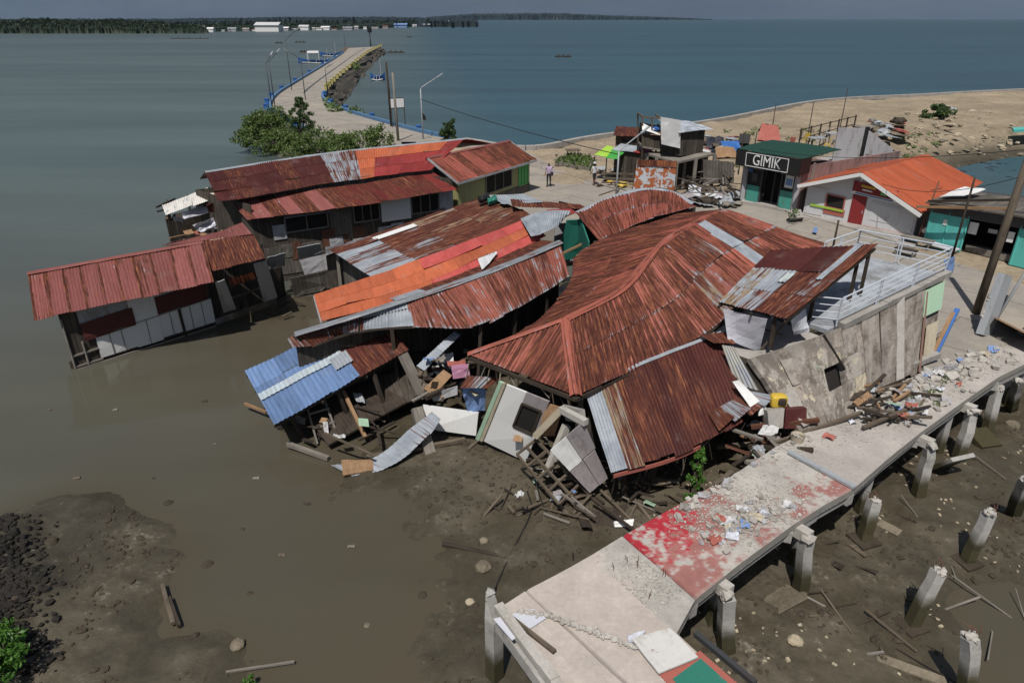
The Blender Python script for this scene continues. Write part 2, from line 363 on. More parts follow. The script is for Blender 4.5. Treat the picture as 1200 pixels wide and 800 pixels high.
def cap_strip(mb, pts, w=.36, drop=.07, lift=.05, **kw):
    """folded ridge capping along a polyline"""
    pts = catmull(np.asarray(pts, float), np.linspace(0, 1, 5*len(pts))); v = []; uv = []; d = 0
    for i, p in enumerate(pts):
        t = unit(pts[min(i+1, len(pts)-1)]-pts[max(i-1, 0)]); s = unit(np.cross(t, (0, 0, 1)))
        if i: d += np.linalg.norm(p-pts[i-1])
        for k in (-1, -.5, 0, .5, 1):
            v.append(p+s*w*.5*k+V(0, 0, lift-drop*abs(k)*abs(k)+random.uniform(-.008, .008))); uv.append((k*w*.5, d))
    return mb.add(v, gridf(len(pts), 5), uv, **kw)
def panel(mb, c, th=.03, nu=2, nv=2, jit=0., sag=0., uvs=1., **kw):
    """slab on four corners (in ring order), with thickness; jit/sag bend it"""
    c = [np.asarray(q, float) for q in c]
    n = unit(np.cross(c[1]-c[0], c[3]-c[0])+np.cross(c[3]-c[2], c[1]-c[2]))
    lu = (np.linalg.norm(c[1]-c[0])+np.linalg.norm(c[2]-c[3]))/2; lv = (np.linalg.norm(c[3]-c[0])+np.linalg.norm(c[2]-c[1]))/2
    if jit: nu, nv = max(nu, 6), max(nv, 6)
    nu, nv = max(nu, 2), max(nv, 2); G = np.zeros((nu, nv, 3)); U = np.zeros((nu, nv, 2)); o = random.random()*30
    for i in range(nu):
        for j in range(nv):
            u, v = i/(nu-1), j/(nv-1)
            G[i, j] = (c[0]*(1-u)+c[1]*u)*(1-v)+(c[3]*(1-u)+c[2]*u)*v + (n*(jit*4*(float(n2.fbm(np.array([u*2.6+o]), np.array([v*2.6+o*1.7]), 2)[0])-.5)) if jit else 0) - V(0, 0, sag*16*u*(1-u)*v*(1-v))
            U[i, j] = (u*lu*uvs+o, v*lv*uvs+o)
    A, B = G+n*th/2, G-n*th/2; f = gridf(nu, nv); uv = U.reshape(-1, 2)
    mb.add(A.reshape(-1, 3), f, uv, **kw); mb.add(B.reshape(-1, 3), f[:, ::-1], uv, **kw)
    ring = [(i, 0) for i in range(nu)]+[(nu-1, j) for j in range(1, nv)]+[(i, nv-1) for i in range(nu-2, -1, -1)]+[(0, j) for j in range(nv-2, 0, -1)]
    k = len(ring); vv = [A[q] for q in ring]+[B[q] for q in ring]; ud = [(U[q][0], U[q][1]) for q in ring]
    mb.add(vv, [(i, i+k, (i+1) % k+k, (i+1) % k) for i in range(k)], ud+[(a+th, b) for a, b in ud], **kw)
    return mb
class Facade:
    """vertical (or leaning) rectangle b0-b1 (bottom) t0-t1 (top); rect() gives corners on it"""
    def __init__(s, b0, b1, t0, t1, out=None):
        s.b0, s.b1, s.t0, s.t1 = (np.asarray(q, float) for q in (b0, b1, t0, t1))
        s.n = unit(np.cross(s.b1-s.b0, s.t0-s.b0))
        if out is not None and np.dot(s.n, out) < 0: s.n = -s.n
    def pt(s, u, v, o=0.): return (s.b0*(1-u)+s.b1*u)*(1-v)+(s.t0*(1-u)+s.t1*u)*v+s.n*o
    def rect(s, u0, u1, v0, v1, o=0.): return [s.pt(u0, v0, o), s.pt(u1, v0, o), s.pt(u1, v1, o), s.pt(u0, v1, o)]
import bmesh as _bm
def _ico(sub):
    b = _bm.new(); _bm.ops.create_icosphere(b, subdivisions=sub, radius=1); v = np.array([q.co[:] for q in b.verts]); f = [tuple(x.index for x in q.verts) for q in b.faces]; b.free(); return v, f
ICO1, ICO2, ICO3 = _ico(1), _ico(2), _ico(3)
def rock(mb, c, r, sq=(1, 1, .7), ico=None, rough=.28, **kw):
    v, f = ico or ICO1; rr = 1+RNG.uniform(-rough, rough, len(v))
    a = random.random()*6.3; ca, sa = math.cos(a), math.sin(a); q = v*rr[:, None]*np.array(sq)*r
    q = np.c_[q[:, 0]*ca-q[:, 1]*sa, q[:, 0]*sa+q[:, 1]*ca, q[:, 2]]
    return mb.add(q+np.asarray(c), f, q[:, :2], **kw)
def chunk(mb, c, sx, sy, sz, **kw):
    """broken slab piece: a box with random corners, randomly tilted"""
    e = np.array([random.uniform(-.5, .5), random.uniform(-.5, .5), random.uniform(0, 6.3)])
    m = np.array(Matrix.Rotation(e[2], 3, 'Z') @ Matrix.Rotation(e[0], 3, 'X') @ Matrix.Rotation(e[1], 3, 'Y'))
    v = np.array([(x, y, z) for x in (-1, 1) for y in (-1, 1) for z in (-1, 1)], float)*np.array((sx, sy, sz))*.5
    v *= RNG.uniform(.65, 1.1, v.shape); v = v @ m.T + np.asarray(c)
    return mb.add(v, [(0, 1, 3, 2), (4, 6, 7, 5), (0, 4, 5, 1), (2, 3, 7, 6), (0, 2, 6, 4), (1, 5, 7, 3)], v[:, :2], **kw)
def leaves(mb, c, rad, n, size, flat=.8, shell=.35):
    """leaf faces spread through an ellipsoid volume"""
    d = RNG.normal(size=(n, 3)); d /= np.linalg.norm(d, axis=1)[:, None]; r = RNG.uniform(shell, 1, n)**.6
    p = np.asarray(c)+d*r[:, None]*np.asarray(rad)
    a = RNG.normal(size=(n, 3)); a /= np.linalg.norm(a, axis=1)[:, None]; b = np.cross(a, RNG.normal(size=(n, 3))+d*.8+np.array((0, 0, .6))); b /= np.linalg.norm(b, axis=1)[:, None]
    s = size*RNG.uniform(.6, 1.3, n)[:, None]; q = np.stack([p-a*s, p+b*s*.42, p+a*s, p-b*s*.42], 1).reshape(-1, 3)
    return mb.add(q, np.arange(4*n).reshape(-1, 4), np.tile([(0, 0), (1, 0), (1, 1), (0, 1)], (n, 1)))
# ---- value noise for the ground
class VN:
    def __init__(s, seed): s.t = np.random.default_rng(seed).random((256, 256))
    def __call__(s, x, y):
        xi, yi = np.floor(x).astype(int), np.floor(y).astype(int); fx, fy = x-xi, y-yi; fx = fx*fx*(3-2*fx); fy = fy*fy*(3-2*fy)
        g = lambda a, b: s.t[a % 256, b % 256]
        return (g(xi, yi)*(1-fx)+g(xi+1, yi)*fx)*(1-fy)+(g(xi, yi+1)*(1-fx)+g(xi+1, yi+1)*fx)*fy
    def fbm(s, x, y, o=4):
        r = 0; a = .5; 
        for k in range(o): r = r+a*s(x+17*k, y+31*k); x, y, a = x*2.03, y*2.03, a*.5
        return r/(1-.5**o)
def inpoly(x, y, poly):
    x, y = np.asarray(x), np.asarray(y); ins = np.zeros(x.shape, bool); n = len(poly)
    for i in range(n):
        x0, y0 = poly[i][:2]; x1, y1 = poly[(i+1) % n][:2]
        if y0 == y1: continue
        c = ((y0 > y) != (y1 > y)) & (x < (x1-x0)*(y-y0)/(y1-y0)+x0); ins ^= c
    return ins
def polydist(x, y, poly, closed=True):
    x, y = np.asarray(x, float), np.asarray(y, float); d = np.full(x.shape, 1e9); n = len(poly)
    for i in range(n if closed else n-1):
        a, b = np.array(poly[i][:2]), np.array(poly[(i+1) % n][:2]); ab = b-a
        t = np.clip(((x-a[0])*ab[0]+(y-a[1])*ab[1])/max(ab @ ab, 1e-9), 0, 1); d = np.minimum(d, np.hypot(x-a[0]-t*ab[0], y-a[1]-t*ab[1]))
    return d
# ---------------------------------------------------------------- daylight
SUN_EL, SUN_AZ = R(60), math.atan2(-.95, -.28)             # direction to the sun: high, from behind the camera and a little to its left
sd = V(math.cos(SUN_EL)*math.cos(SUN_AZ), math.cos(SUN_EL)*math.sin(SUN_AZ), math.sin(SUN_EL))
sl = bpy.data.lights.new('sun', 'SUN'); sl.energy = 4.3; sl.angle = R(.53); sl.color = (1, .955, .89)
so = bpy.data.objects.new('sun', sl); COL.objects.link(so); so.rotation_euler = Vector(sd).to_track_quat('Z', 'Y').to_euler(); so.location = (20, -20, 60)
w = bpy.data.worlds.new('World'); scene.world = w; w.use_nodes = True; nt = w.node_tree
bg = nt.nodes['Background']; sky = N(nt, 'ShaderNodeTexSky'); sky.sky_type = 'NISHITA'; sky.sun_disc = False
sky.sun_elevation = SUN_EL; sky.sun_rotation = math.atan2(sd[0], sd[1]); sky.air_density = 1.2; sky.dust_density = 1.5
tc = N(nt, 'ShaderNodeTexCoord'); sx = N(nt, 'ShaderNodeSeparateXYZ'); L(nt, tc.outputs['Generated'], sx.inputs[0])
el = sx.outputs[2]
cn = noise(nt, tc.outputs['Generated'], 3.2, 6, .6, (1, 1, 4.5)); cn2 = noise(nt, tc.outputs['Generated'], 11, 5, .6, (1, 1, 7))
bank = mth(nt, 'SUBTRACT', 1.0, sstep(nt, mth(nt, 'ADD', el, mth(nt, 'MULTIPLY', cn, .25)), .10, .42))
cc = ramp(nt, mth(nt, 'ADD', mth(nt, 'MULTIPLY', cn, .5), mth(nt, 'MULTIPLY', cn2, .5)), [(.35, (.60, .82, 1.25)), (.62, (1.0, 1.25, 1.75))])
upper = sstep(nt, cn, .5, .62)
skyc = mix(nt, mth(nt, 'MULTIPLY', upper, .5), sky.outputs[0], (3.2, 3.5, 3.9))
L(nt, mix(nt, bank, skyc, cc), bg.inputs['Color']); bg.inputs['Strength'].default_value = .056
vs = scene.view_settings; vs.view_transform = 'Standard'; vs.look = 'None'; vs.exposure = 0; vs.gamma = 1
scene.cycles.use_denoising = True; scene.cycles.max_bounces = 5; scene.cycles.diffuse_bounces = 3; scene.cycles.glossy_bounces = 2
scene.cycles.transparent_max_bounces = 4; scene.cycles.volume_bounces = 0
# ---------------------------------------------------------------- water level, mud bed, land
ZW = -2.2
n1, n2, n3 = VN(1), VN(2), VN(3)
MUDC = [(430,600,-.10),(430,700,-.10),(330,700,-.13),(300,600,-.22),(250,700,-.16),(150,720,.13),(60,760,.2),(100,670,.12),(165,655,.03),(200,790,.13),(225,720,-.05),
 (30,720,.55),(10,650,.7),(-30,780,.9),(60,640,.16),(320,385,-.02),(260,400,-.10),(200,430,-.25),(400,525,-.03),(330,540,-.12),(450,545,.10),(200,520,-.5),(100,500,-.8),(0,560,-.7),(0,450,-1.4),(150,330,-1.4),(250,560,-.32),
 (520,560,.16),(560,600,.10),(600,560,.25),(640,620,.16),(700,600,.15),(560,660,.03),(500,640,-.07),(480,720,-.06),(530,720,.04),(545,780,.12),(480,790,-.02),(600,640,.10),(650,660,.12),
 (860,740,.14),(950,720,.17),(1000,690,.13),(900,790,.16),(1000,780,.10),(1080,720,.04),(1050,650,.14),(1150,720,-.05),(1190,760,-.07),(1100,780,.03),(1100,600,.15),(1180,620,.05),(1180,520,.10),(1080,540,.1),(1000,600,.15),
 (700,500,.25),(600,450,.2),(500,420,.15),(420,330,.03),(800,550,.25),(950,500,.2),(120,300,-1.8),(350,250,-.2),(1300,600,-.1),(1300,500,0),(1250,450,.1),(230,275,-1.2),(330,330,-.03)]
_mc = np.array([P(a, b, ZW)[:2] for a, b, _ in MUDC]); _mh = np.array([h for *_, h in MUDC])
def mud_h(x, y):
    """height of the mud bed above the water level"""
    x, y = np.asarray(x, float), np.asarray(y, float); sh = x.shape; x, y = x.ravel(), y.ravel()
    num = np.zeros_like(x); den = np.zeros_like(x)
    for (a, b), h in zip(_mc, _mh):
        w_ = 1/((x-a)**2+(y-b)**2+.35)**1.6; num += w_*h; den += w_
    h = num/den
    h += .19*(n1.fbm(x*.55, y*.55, 3)-.5)
    rgh = np.clip((h+.10)*6, .15, 1)
    h += rgh*(.14*(n2.fbm(x*1.9, y*1.9, 4)-.5)+.07*np.maximum(n3.fbm(x*3.3, y*3.3, 3)-.52, 0)*4*n1.fbm(x*.8+9, y*.8, 2))
    return h.reshape(sh)
def mz(x, y): return float(ZW+mud_h(np.array([x]), np.array([y]))[0])
MUDL = (.108, .092, .062); MUDD = (.072, .061, .041)
gx, gy = np.meshgrid(np.arange(-24, 38, .125), np.arange(6, 36, .125), indexing='ij')
h = mud_h(gx, gy); mb = MB()
k = n1.fbm(gx*.5+3, gy*.5, 4); k2 = n2.fbm(gx*2.7, gy*2.7, 3)
pt = np.array(MUDD)+(np.array(MUDL)-MUDD)*np.clip((k*1.2+k2*.6-.5), 0, 1)[..., None]
pt *= (1+1.1*np.clip(h-.05, 0, .3))[..., None]
pt += np.array((.016, .010, .002))*np.clip(n3.fbm(gx*.35, gy*.35, 3)-.45, 0, 1)[..., None]
bankp = P(10, 690, ZW)
dk = np.clip(1.25-np.hypot((gx-bankp[0])/2.2, (gy-bankp[1])/4.2), 0, 1)[..., None]; pt = pt*(1-dk*.5)
mb.add(np.stack([gx, gy, ZW+h], -1).reshape(-1, 3), gridf(*gx.shape), np.c_[gx.ravel(), gy.ravel()], pt.reshape(-1, 3))
tag(mb.build('mud_flat', 'mud', smooth=True), kind='structure')
# sea: one sheet to the horizon; the colour of the water follows how much silt it carries
def mk_water():
    m, nt, b = mat('sea_water'); p = posn(nt)
    r1 = noise(nt, p, 2.2, 4, .6, (1, 1.5, 1)); r2 = noise(nt, p, .35, 4, .6, (.6, 1.8, 1)); r3 = noise(nt, p, .05, 4, .6, (.25, 1.6, 1)); r4 = noise(nt, p, .012, 4, .6, (.12, 1.2, 1))
    c = mix(nt, 1., attr(nt, 'paint', 'Color'), ramp(nt, mth(nt, 'ADD', mth(nt, 'MULTIPLY', r3, .5), mth(nt, 'MULTIPLY', r4, .5)), [(.36, .74), (.64, 1.22)]), 'MULTIPLY')
    wd = sstep(nt, noise(nt, p, .09, 4, .65, (.5, 1.6, 1)), .68, .74); c = mix(nt, mth(nt, 'MULTIPLY', mth(nt, 'MULTIPLY', wd, .55), attr(nt, 'wear')), c, (.02, .035, .035))
    L(nt, c, b.inputs['Base Color']); b.inputs['IOR'].default_value = 1.33; b.inputs['Specular IOR Level'].default_value = .5
    L(nt, mth(nt, 'ADD', .07, mth(nt, 'MULTIPLY', attr(nt, 'wear'), .25)), b.inputs['Roughness'])
    bn = nt.nodes.new('ShaderNodeBump'); bn.inputs['Distance'].default_value = .05
    L(nt, mth(nt, 'ADD', mth(nt, 'MULTIPLY', r1, .25), mth(nt, 'ADD', r2, mth(nt, 'MULTIPLY', r3, 4))), bn.inputs['Height'])
    L(nt, mth(nt, 'ADD', .07, mth(nt, 'MULTIPLY', attr(nt, 'wear'), .5)), bn.inputs['Strength'])
    L(nt, bn.outputs[0], b.inputs['Normal']); return m
M['water'] = mk_water()
def geo(a, b, s0, g):
    r = [a]; s = s0
    while r[-1] < b: r.append(r[-1]+s); s *= g
    return r
xs = np.array([-q for q in geo(28, 15000, 1, 1.22)][::-1]+list(np.arange(-27.5, 40, .5))+geo(40, 15000, 1, 1.22))
ys = np.array([-q for q in geo(2, 400, 3, 1.5)][::-1]+[0, 3]+list(np.arange(5, 36, .5))+geo(36, 16000, .8, 1.16))
gx, gy = np.meshgrid(xs, ys, indexing='ij')
near = (gx > -24) & (gx < 38) & (gy > 6) & (gy < 36)
dep = np.full(gx.shape, 2.5); dep[near] = np.clip(-mud_h(gx[near], gy[near]), 0, 3)
edge = np.minimum(np.minimum(gx+24, 38-gx), np.minimum(gy-6, 36-gy)); dep = np.where(near, dep*np.clip(edge/3, 0, 1)+2.5*(1-np.clip(edge/3, 0, 1)), dep)
cst = [(P(460, 150, ZW)), (P(330, 115, ZW)), (P(440, 55, ZW))]
left = np.clip(.5-(gx+8+.12*(gy-45))/30, 0, 1)                           # the bay on the left is shallower and siltier
far = np.clip(np.log(np.maximum(gy, 30)/45)/3.2, 0, 1)
shal = np.array((.080, .068, .046)); silt = np.array((.088, .086, .066)); bay = np.array((.084, .112, .108)); deep = np.array((.030, .075, .098))
f1 = np.clip(1-np.exp(-dep*2.6), 0, 1)[..., None]
c0 = silt*(1-far[..., None]*.0)
open_ = np.clip((gy-24)/45, 0, 1)[..., None]
wat = (silt*(1-open_)+(bay*left[..., None]+deep*(1-left[..., None]))*open_)
wat = wat*(1-far[..., None]*.25)
pt = shal*(1-f1)+wat*f1
mb = MB(); mb.add(np.stack([gx, gy, np.full(gx.shape, ZW)], -1).reshape(-1, 3), gridf(*gx.shape), None, pt.reshape(-1, 3), 0., np.clip((np.hypot(gx, gy)-22)/50, 0, 1).ravel())
tag(mb.build('sea_water', 'water', smooth=True), kind='structure')
# ---- land
def G(l): return [P(a, b, 0)[:2] for a, b in l]
QUAY = [(1500,450),(1235,388),(1085,434),(1000,340),(905,285),(800,258),(700,262),(640,264),(540,242),(470,226),(438,178)]
NORTH = [(455,168),(545,163),(620,172),(700,159),(840,140),(960,118),(1080,111),(1200,105),(1500,93),(1900,80)]
INLET = [(2100,160),(1400,150),(1205,161),(1150,170),(1112,178),(1098,192),(1120,210),(1165,224),(1260,252),(1600,300)]
land = G(QUAY+NORTH+INLET)
gx, gy = np.meshgrid(np.arange(-16, 150, .6), np.arange(18, 190, .6), indexing='ij')
ins = inpoly(gx, gy, land)
dq = polydist(gx, gy, G(QUAY)+G(NORTH), False); di = polydist(gx, gy, G(INLET), False)
ss = lambda t: np.clip(t, 0, 1)**2*(3-2*np.clip(t, 0, 1))
z = np.where(ins, -3.2+3.15*ss(dq/.9), -3.2); zi = np.where(ins, -2.4+2.4*ss(di/9)**.8, -3.2); z = np.minimum(z, zi)
rough = ss((gy-gx*.2-46)/8)*ss(di/3)
z = np.where(z > -1.2, z+rough*(.7*(n1.fbm(gx*.22, gy*.22, 4)-.42)+.26*(n2.fbm(gx*.9, gy*.9, 3)-.5)), z)
t = ss((z+2.1)/1.6)[..., None]; k = n3.fbm(gx*.25, gy*.25, 4)[..., None]; k2 = n2.fbm(gx*.9+5, gy*.9, 3)[..., None]
sandc = np.array((.37, .30, .215))*(.75+.5*k)+np.array((.06, .055, .045))*(k2-.4); wetc = np.array((.085, .075, .055))
weed = np.array((.06, .07, .03)); pt = wetc*(1-t)+sandc*t
g = (np.clip(k2-.52, 0, 1)*3.*ss(1-(di-5)/7)[..., None]*t); g = np.clip(g, 0, .7); pt = pt*(1-g)+weed*g
pt = np.clip(pt, .02, .6)
mb = MB(); f = gridf(*gx.shape); zz = z.ravel(); keep = (zz[f] > -3.1).any(1)
mb.add(np.stack([gx, gy, z], -1).reshape(-1, 3), f[keep], np.c_[gx.ravel(), gy.ravel()], pt.reshape(-1, 3))
tag(mb.build('sandy_ground', 'sand', smooth=True), kind='structure')
def mk_road():
    m, nt, b = mat('road_concrete'); p = posn(nt)
    mp = nt.nodes.new('ShaderNodeMapping'); mp.inputs['Rotation'].default_value = (0, 0, R(48)); L(nt, p, mp.inputs[0])
    br = nt.nodes.new('ShaderNodeTexBrick'); L(nt, mp.outputs[0], br.inputs[0]); br.inputs['Scale'].default_value = 1; br.inputs['Brick Width'].default_value = 4.5; br.inputs['Row Height'].default_value = 3.4
    br.inputs['Mortar Size'].default_value = .025; br.inputs['Color1'].default_value = (.27, .25, .225, 1); br.inputs['Color2'].default_value = (.31, .285, .255, 1); br.inputs['Mortar'].default_value = (.12, .11, .1, 1)
    a = noise(nt, p, .5, 6, .7); f = noise(nt, p, 7, 5, .7)
    c = mix(nt, .6, br.outputs[0], ramp(nt, mth(nt, 'ADD', mth(nt, 'MULTIPLY', a, .6), mth(nt, 'MULTIPLY', f, .4)), [(.35, (.58, .57, .55)), (.62, (1.1, 1.07, 1.02))]), 'MULTIPLY')
    c = mix(nt, mth(nt, 'MULTIPLY', sstep(nt, noise(nt, p, .28, 5, .7), .5, .66), .6), c, (.36, .31, .24))
    L(nt, c, b.inputs['Base Color']); setr(b, .9, .2); bump(nt, b, f, .2, .01); return m
M['road'] = mk_road()
def flat(name, poly, z, th, m, kind='structure'):
    """extruded flat polygon"""
    n = len(poly); up = [(x, y, z) for x, y in poly]; dn = [(x, y, z-th) for x, y in poly]
    ar = sum(poly[i][0]*poly[(i+1) % n][1]-poly[(i+1) % n][0]*poly[i][1] for i in range(n))
    mb = MB(); q = list(range(n)); q2 = q if ar > 0 else q[::-1]
    mb.add(up, [tuple(q2)], [p[:2] for p in up])
    v = up+dn; mb.add(v, [(i, i+n, (i+1) % n+n, (i+1) % n) for i in range(n)], [(p[0]+p[1], p[2]) for p in v])
    o = mb.build(name, m); tag(o, kind=kind); return o
flat('road', G([(440,177),(455,168),(546,164),(600,174),(627,183),(652,198),(700,206),(742,222),(800,238),(868,236),(932,250),(1000,268),(1070,292),(1200,334),(1500,420)]+[(1500,449),(1235,387),(1085,433),(1000,339),(905,284),(800,257),(700,261),(640,263),(540,241),(470,225)]), .03, 2.6, 'road')
# pavement in front of the shops, one step up
flat('pavement', G([(868,238),(936,252),(1000,270),(1070,293),(1078,281),(1012,262),(942,244),(872,230)]), .13, .2, 'slab')
# seawall
sw = [P(a, b, .12)-V(0, .9, 0) for a, b in NORTH[1:]]
mb = MB(); pp = catmull(np.array(sw), np.linspace(0, 1, 60))
for i in range(59): beam(mb, pp[i], pp[i+1], .55, .5, paint=(.4, .38, .35))
wob = mb.build('seawall', 'slab'); tag(wob, 'long low concrete seawall between the sandy fill and the open sea', 'seawall')
# ---- causeway
ZC = .25
CW = [((436,182),(546,166)),((400,170),(500,157)),((352,149),(440,141)),((323,134),(405,130)),((317,124),(386,122)),((325,111),(378,112)),((350,95),(388,98)),((378,78),(412,77)),((400,64),(431,62)),((409,56.5),(446,54.5))]
cl = np.array([P(*a, ZC) for a, _ in CW]); cr = np.array([P(*b, ZC) for _, b in CW])
t = np.linspace(0, 1, 60); cl, cr = catmull(cl, t), catmull(cr, t)
mb = MB(); nn = 7; v = []; uv = []
for i in range(60):
    for j in range(nn): v.append(cl[i]+(cr[i]-cl[i])*j/(nn-1)); uv.append((j, i))
mb.add(v, gridf(60, nn)[:, ::-1], uv)
for side, s in ((cl, -1), (cr, 1)):
    mb.add(np.concatenate([side, side-V(0, 0, 3.2)]), [(i, i+1, i+61, i+60) if s > 0 else (i+1, i, i+60, i+61) for i in range(59)])
mb.add([cl[-1], cr[-1], cr[-1]-V(0, 0, 3), cl[-1]-V(0, 0, 3)], [(0, 1, 2, 3)])
tag(mb.build('causeway_road', 'road'), kind='structure')
def kerb(name, side, i0, i1, label, m, w=.35, hh=.35):
    mb = MB()
    for i in range(i0, i1): beam(mb, side[i]+V(0, 0, hh/2+.005), side[i+1]+V(0, 0, hh/2+.005), w, hh)
    tag(mb.build(name, m), label, 'kerb')
M['kerbblue'] = mk_paint('kerb_blue', (.075, .17, .31), (.2, .22, .25), amt=.5)
kerb('causeway_kerb', cl, 12, 54, 'long blue kerb along the outer left edge of the curving causeway', 'kerbblue')
kerb('causeway_kerb', cr, 3, 34, 'shorter blue kerb round the inner bend of the causeway', 'kerbblue')
mb = MB(); beam(mb, V(0, 0, 0), V(0, 0, .8), .55, .55); proto = None
def posts(side, i0, i1, n, m, w, hgt, label, group, off=0.):
    pr = None
    for k in range(n):
        x = i0+(i1-i0)*k/(n-1); i = min(int(x), len(side)-2); p = side[i]+(side[i+1]-side[i])*(x-i); d = unit(side[i+1]-side[i])
        p = p+V(d[1], -d[0], 0)*off
        if pr is None:
            mb = MB(); beam(mb, p, p+V(0, 0, hgt), w, w); beam(mb, p+V(0, 0, hgt), p+V(0, 0, hgt+.12), w*1.25, w*1.25)
            pr = tag(mb.build('kerb_post', m), label, 'kerb post', group)
        else: dup(pr, (p[0], p[1], p[2]), 0)
M['kerbyellow'] = mk_paint('kerb_yellow', (.42, .36, .12), (.25, .22, .15), amt=.6)
posts(cl, 13, 54, 12, 'blue_deep', .5, .5, 'blue painted block along the outer edge of the causeway', 'blue kerb blocks on the outer edge', -.5)
posts(cr, 36, 59, 24, 'kerbyellow', .5, .8, 'faded yellow block along the straight right edge of the causeway', 'yellow kerb blocks on the right edge', .3)
posts(cr, 8, 33, 5, 'blue_deep', .45, .45, 'blue painted block round the inner bend of the causeway', 'blue kerb blocks on the inner bend', .4)
# rock slope beside the causeway
mb = MB(); k0, k1 = 27, 60; v = []; pt = []
for i in range(k0, k1):
    d = unit(cr[min(i+1, 59)]-cr[max(i-1, 0)]); o = V(d[1], -d[0], 0)
    for j in range(9):
        q = cr[i]+o*(.2+j*.42)+V(0, 0, -.25-j*.36); q = q+RNG.normal(size=3)*np.array((.25, .25, .22)); v.append(q)
mb.add(v, gridf(k1-k0, 9)); tag(mb.build('rock_slope', 'riprap'), kind='structure')
mb = MB(); v = []
for i in range(10, 26):
    d = unit(cl[i+1]-cl[i-1]); o = V(-d[1], d[0], 0)
    for j in range(7): v.append(cl[i]+o*(.1+j*.8)+V(0, 0, -.9-j*.4)+RNG.normal(size=3)*.2)
mb.add(v, gridf(16, 7)[:, ::-1]); tag(mb.build('rocky_bank', 'riprap'), kind='structure')
# dark seam along the causeway
mb = MB(); c = cl*.45+cr*.55; v = []
for i in range(34, 59):
    v += [c[i]+V(-.18, 0, .006), c[i]+V(.18, 0, .006)]
mb.add(v, [(2*i, 2*i+1, 2*i+3, 2*i+2) for i in range(24)]); tag(mb.build('road_seam', 'steel_dark'), kind='structure')
# ---------------------------------------------------------------- far shore
def flat_land(name, pts, z, m='leaf_dark', th=4):
    flat(name, [P(a, b, ZW)[:2] for a, b in pts], z, th, m)
def ridge(name, x0, x1, base, prof, depth, m, thick, seed):
    """wooded strip or hill: a long mound with real depth, profile heights in photo pixels"""
    vn = VN(seed); n = 420; rows = []
    for i in range(n):
        px = x0+(x1-x0)*i/(n-1); b = P(px, base if not isinstance(base, list) else float(np.interp(px, [a for a, _ in base], [q for _, q in base])), ZW); dd = b[1]
        hp = np.interp(px, [a for a, _ in prof], [q for _, q in prof]); hm = hp*dd/cp/FPX*1.0*(.85+.3*float(vn.fbm(np.array([i*.35]), np.array([2.])))[0] if False else 1.0)
        hm *= (.93 if thick > 500 else .45 if thick > 100 else .3)+(.14 if thick > 500 else .45)*float(vn.fbm(np.array([i*.16]), np.array([2.]), 4)[0])
        d = unit(b*V(1, 1, 0)); row = []
        for j, (o, q) in enumerate(((0, 0), (.06, .62), (.2, .9), (.45, 1.), (.8, .8), (1, 0))):
            row.append(b+d*o*thick+V(0, 0, hm*q*(1+(.035 if thick > 500 else .07)*RNG.normal() if 0 < j < 5 else 1))+(d*RNG.normal()*thick*.05 if 0 < j < 5 else 0))
        rows.append(row)
    mb = MB(); mb.add(np.array(rows).reshape(-1, 3), gridf(n, 6)); return mb.build(name, m, smooth=False)
M['farhill'] = mk_leaf('far_hill', (.010, .019, .018), (.016, .026, .022)); M['farwood'] = mk_leaf('far_wood', (.009, .018, .008), (.026, .042, .017))
tag(ridge('far_hills', -120, 560, 32.0, [(-120, 7), (0, 7), (200, 7), (330, 9), (450, 9.5), (560, 7)], 0, 'farhill', 1500, 5), kind='structure')
tag(ridge('far_hills', 500, 835, 23.8, [(500, 3), (560, 6.5), (650, 7), (720, 4.5), (790, 2.5), (835, .5)], 0, 'farhill', 2500, 6), kind='structure')
tag(ridge('wooded_shore', -160, 245, 39.5, [(-160, 11.5), (0, 12), (60, 13.5), (150, 12), (200, 10), (245, 6)], 0, 'farwood', 60, 7), kind='structure')
tag(ridge('wooded_shore', 225, 545, [(225,37.8),(400,35),(545,29.5)], [(225, 7), (300, 7), (420, 6.5), (500, 5), (545, 1.5)], 0, 'farwood', 120, 8), kind='structure')
# leafy top of the near wooded shore
mb = MB()
for i in range(3000):
    px = random.uniform(-150, 240); b = P(px, 39.2, ZW); hm = np.interp(px, [-160, 0, 60, 150, 200, 245], [11.5, 12, 13.5, 12, 10, 6])*b[1]/cp/FPX
    s = random.uniform(.08, 1.0); o = s*s*22; q = b+unit(b*V(1, 1, 0))*(o-1)
    leaves(mb, q+V(0, 0, hm*s*(.7+.3*float(n1.fbm(np.array([px*.09]), np.array([1.]), 3)[0]))), (3.0, 2.5, 1.7), 12, 1.25)
for i in range(1500):
    px = random.uniform(225, 545); b = P(px, float(np.interp(px, [225,400,545],[37.8,35,29.5])), ZW); hm = np.interp(px, [225, 300, 420, 500, 545], [7, 7, 6, 4.5, 1.2])*b[1]/cp/FPX
    s = random.uniform(.08, 1.0); q = b+unit(b*V(1, 1, 0))*(s*60+6)
    leaves(mb, q+V(0, 0, hm*s*(.6+.4*float(n1.fbm(np.array([px*.11]), np.array([5.]), 3)[0]))), (5, 4, 1.8), 10, 1.7)
tag(mb.build('mangrove_wood', 'farwood'), 'dark wood of mangroves along the far shore', 'wood', kind='stuff')
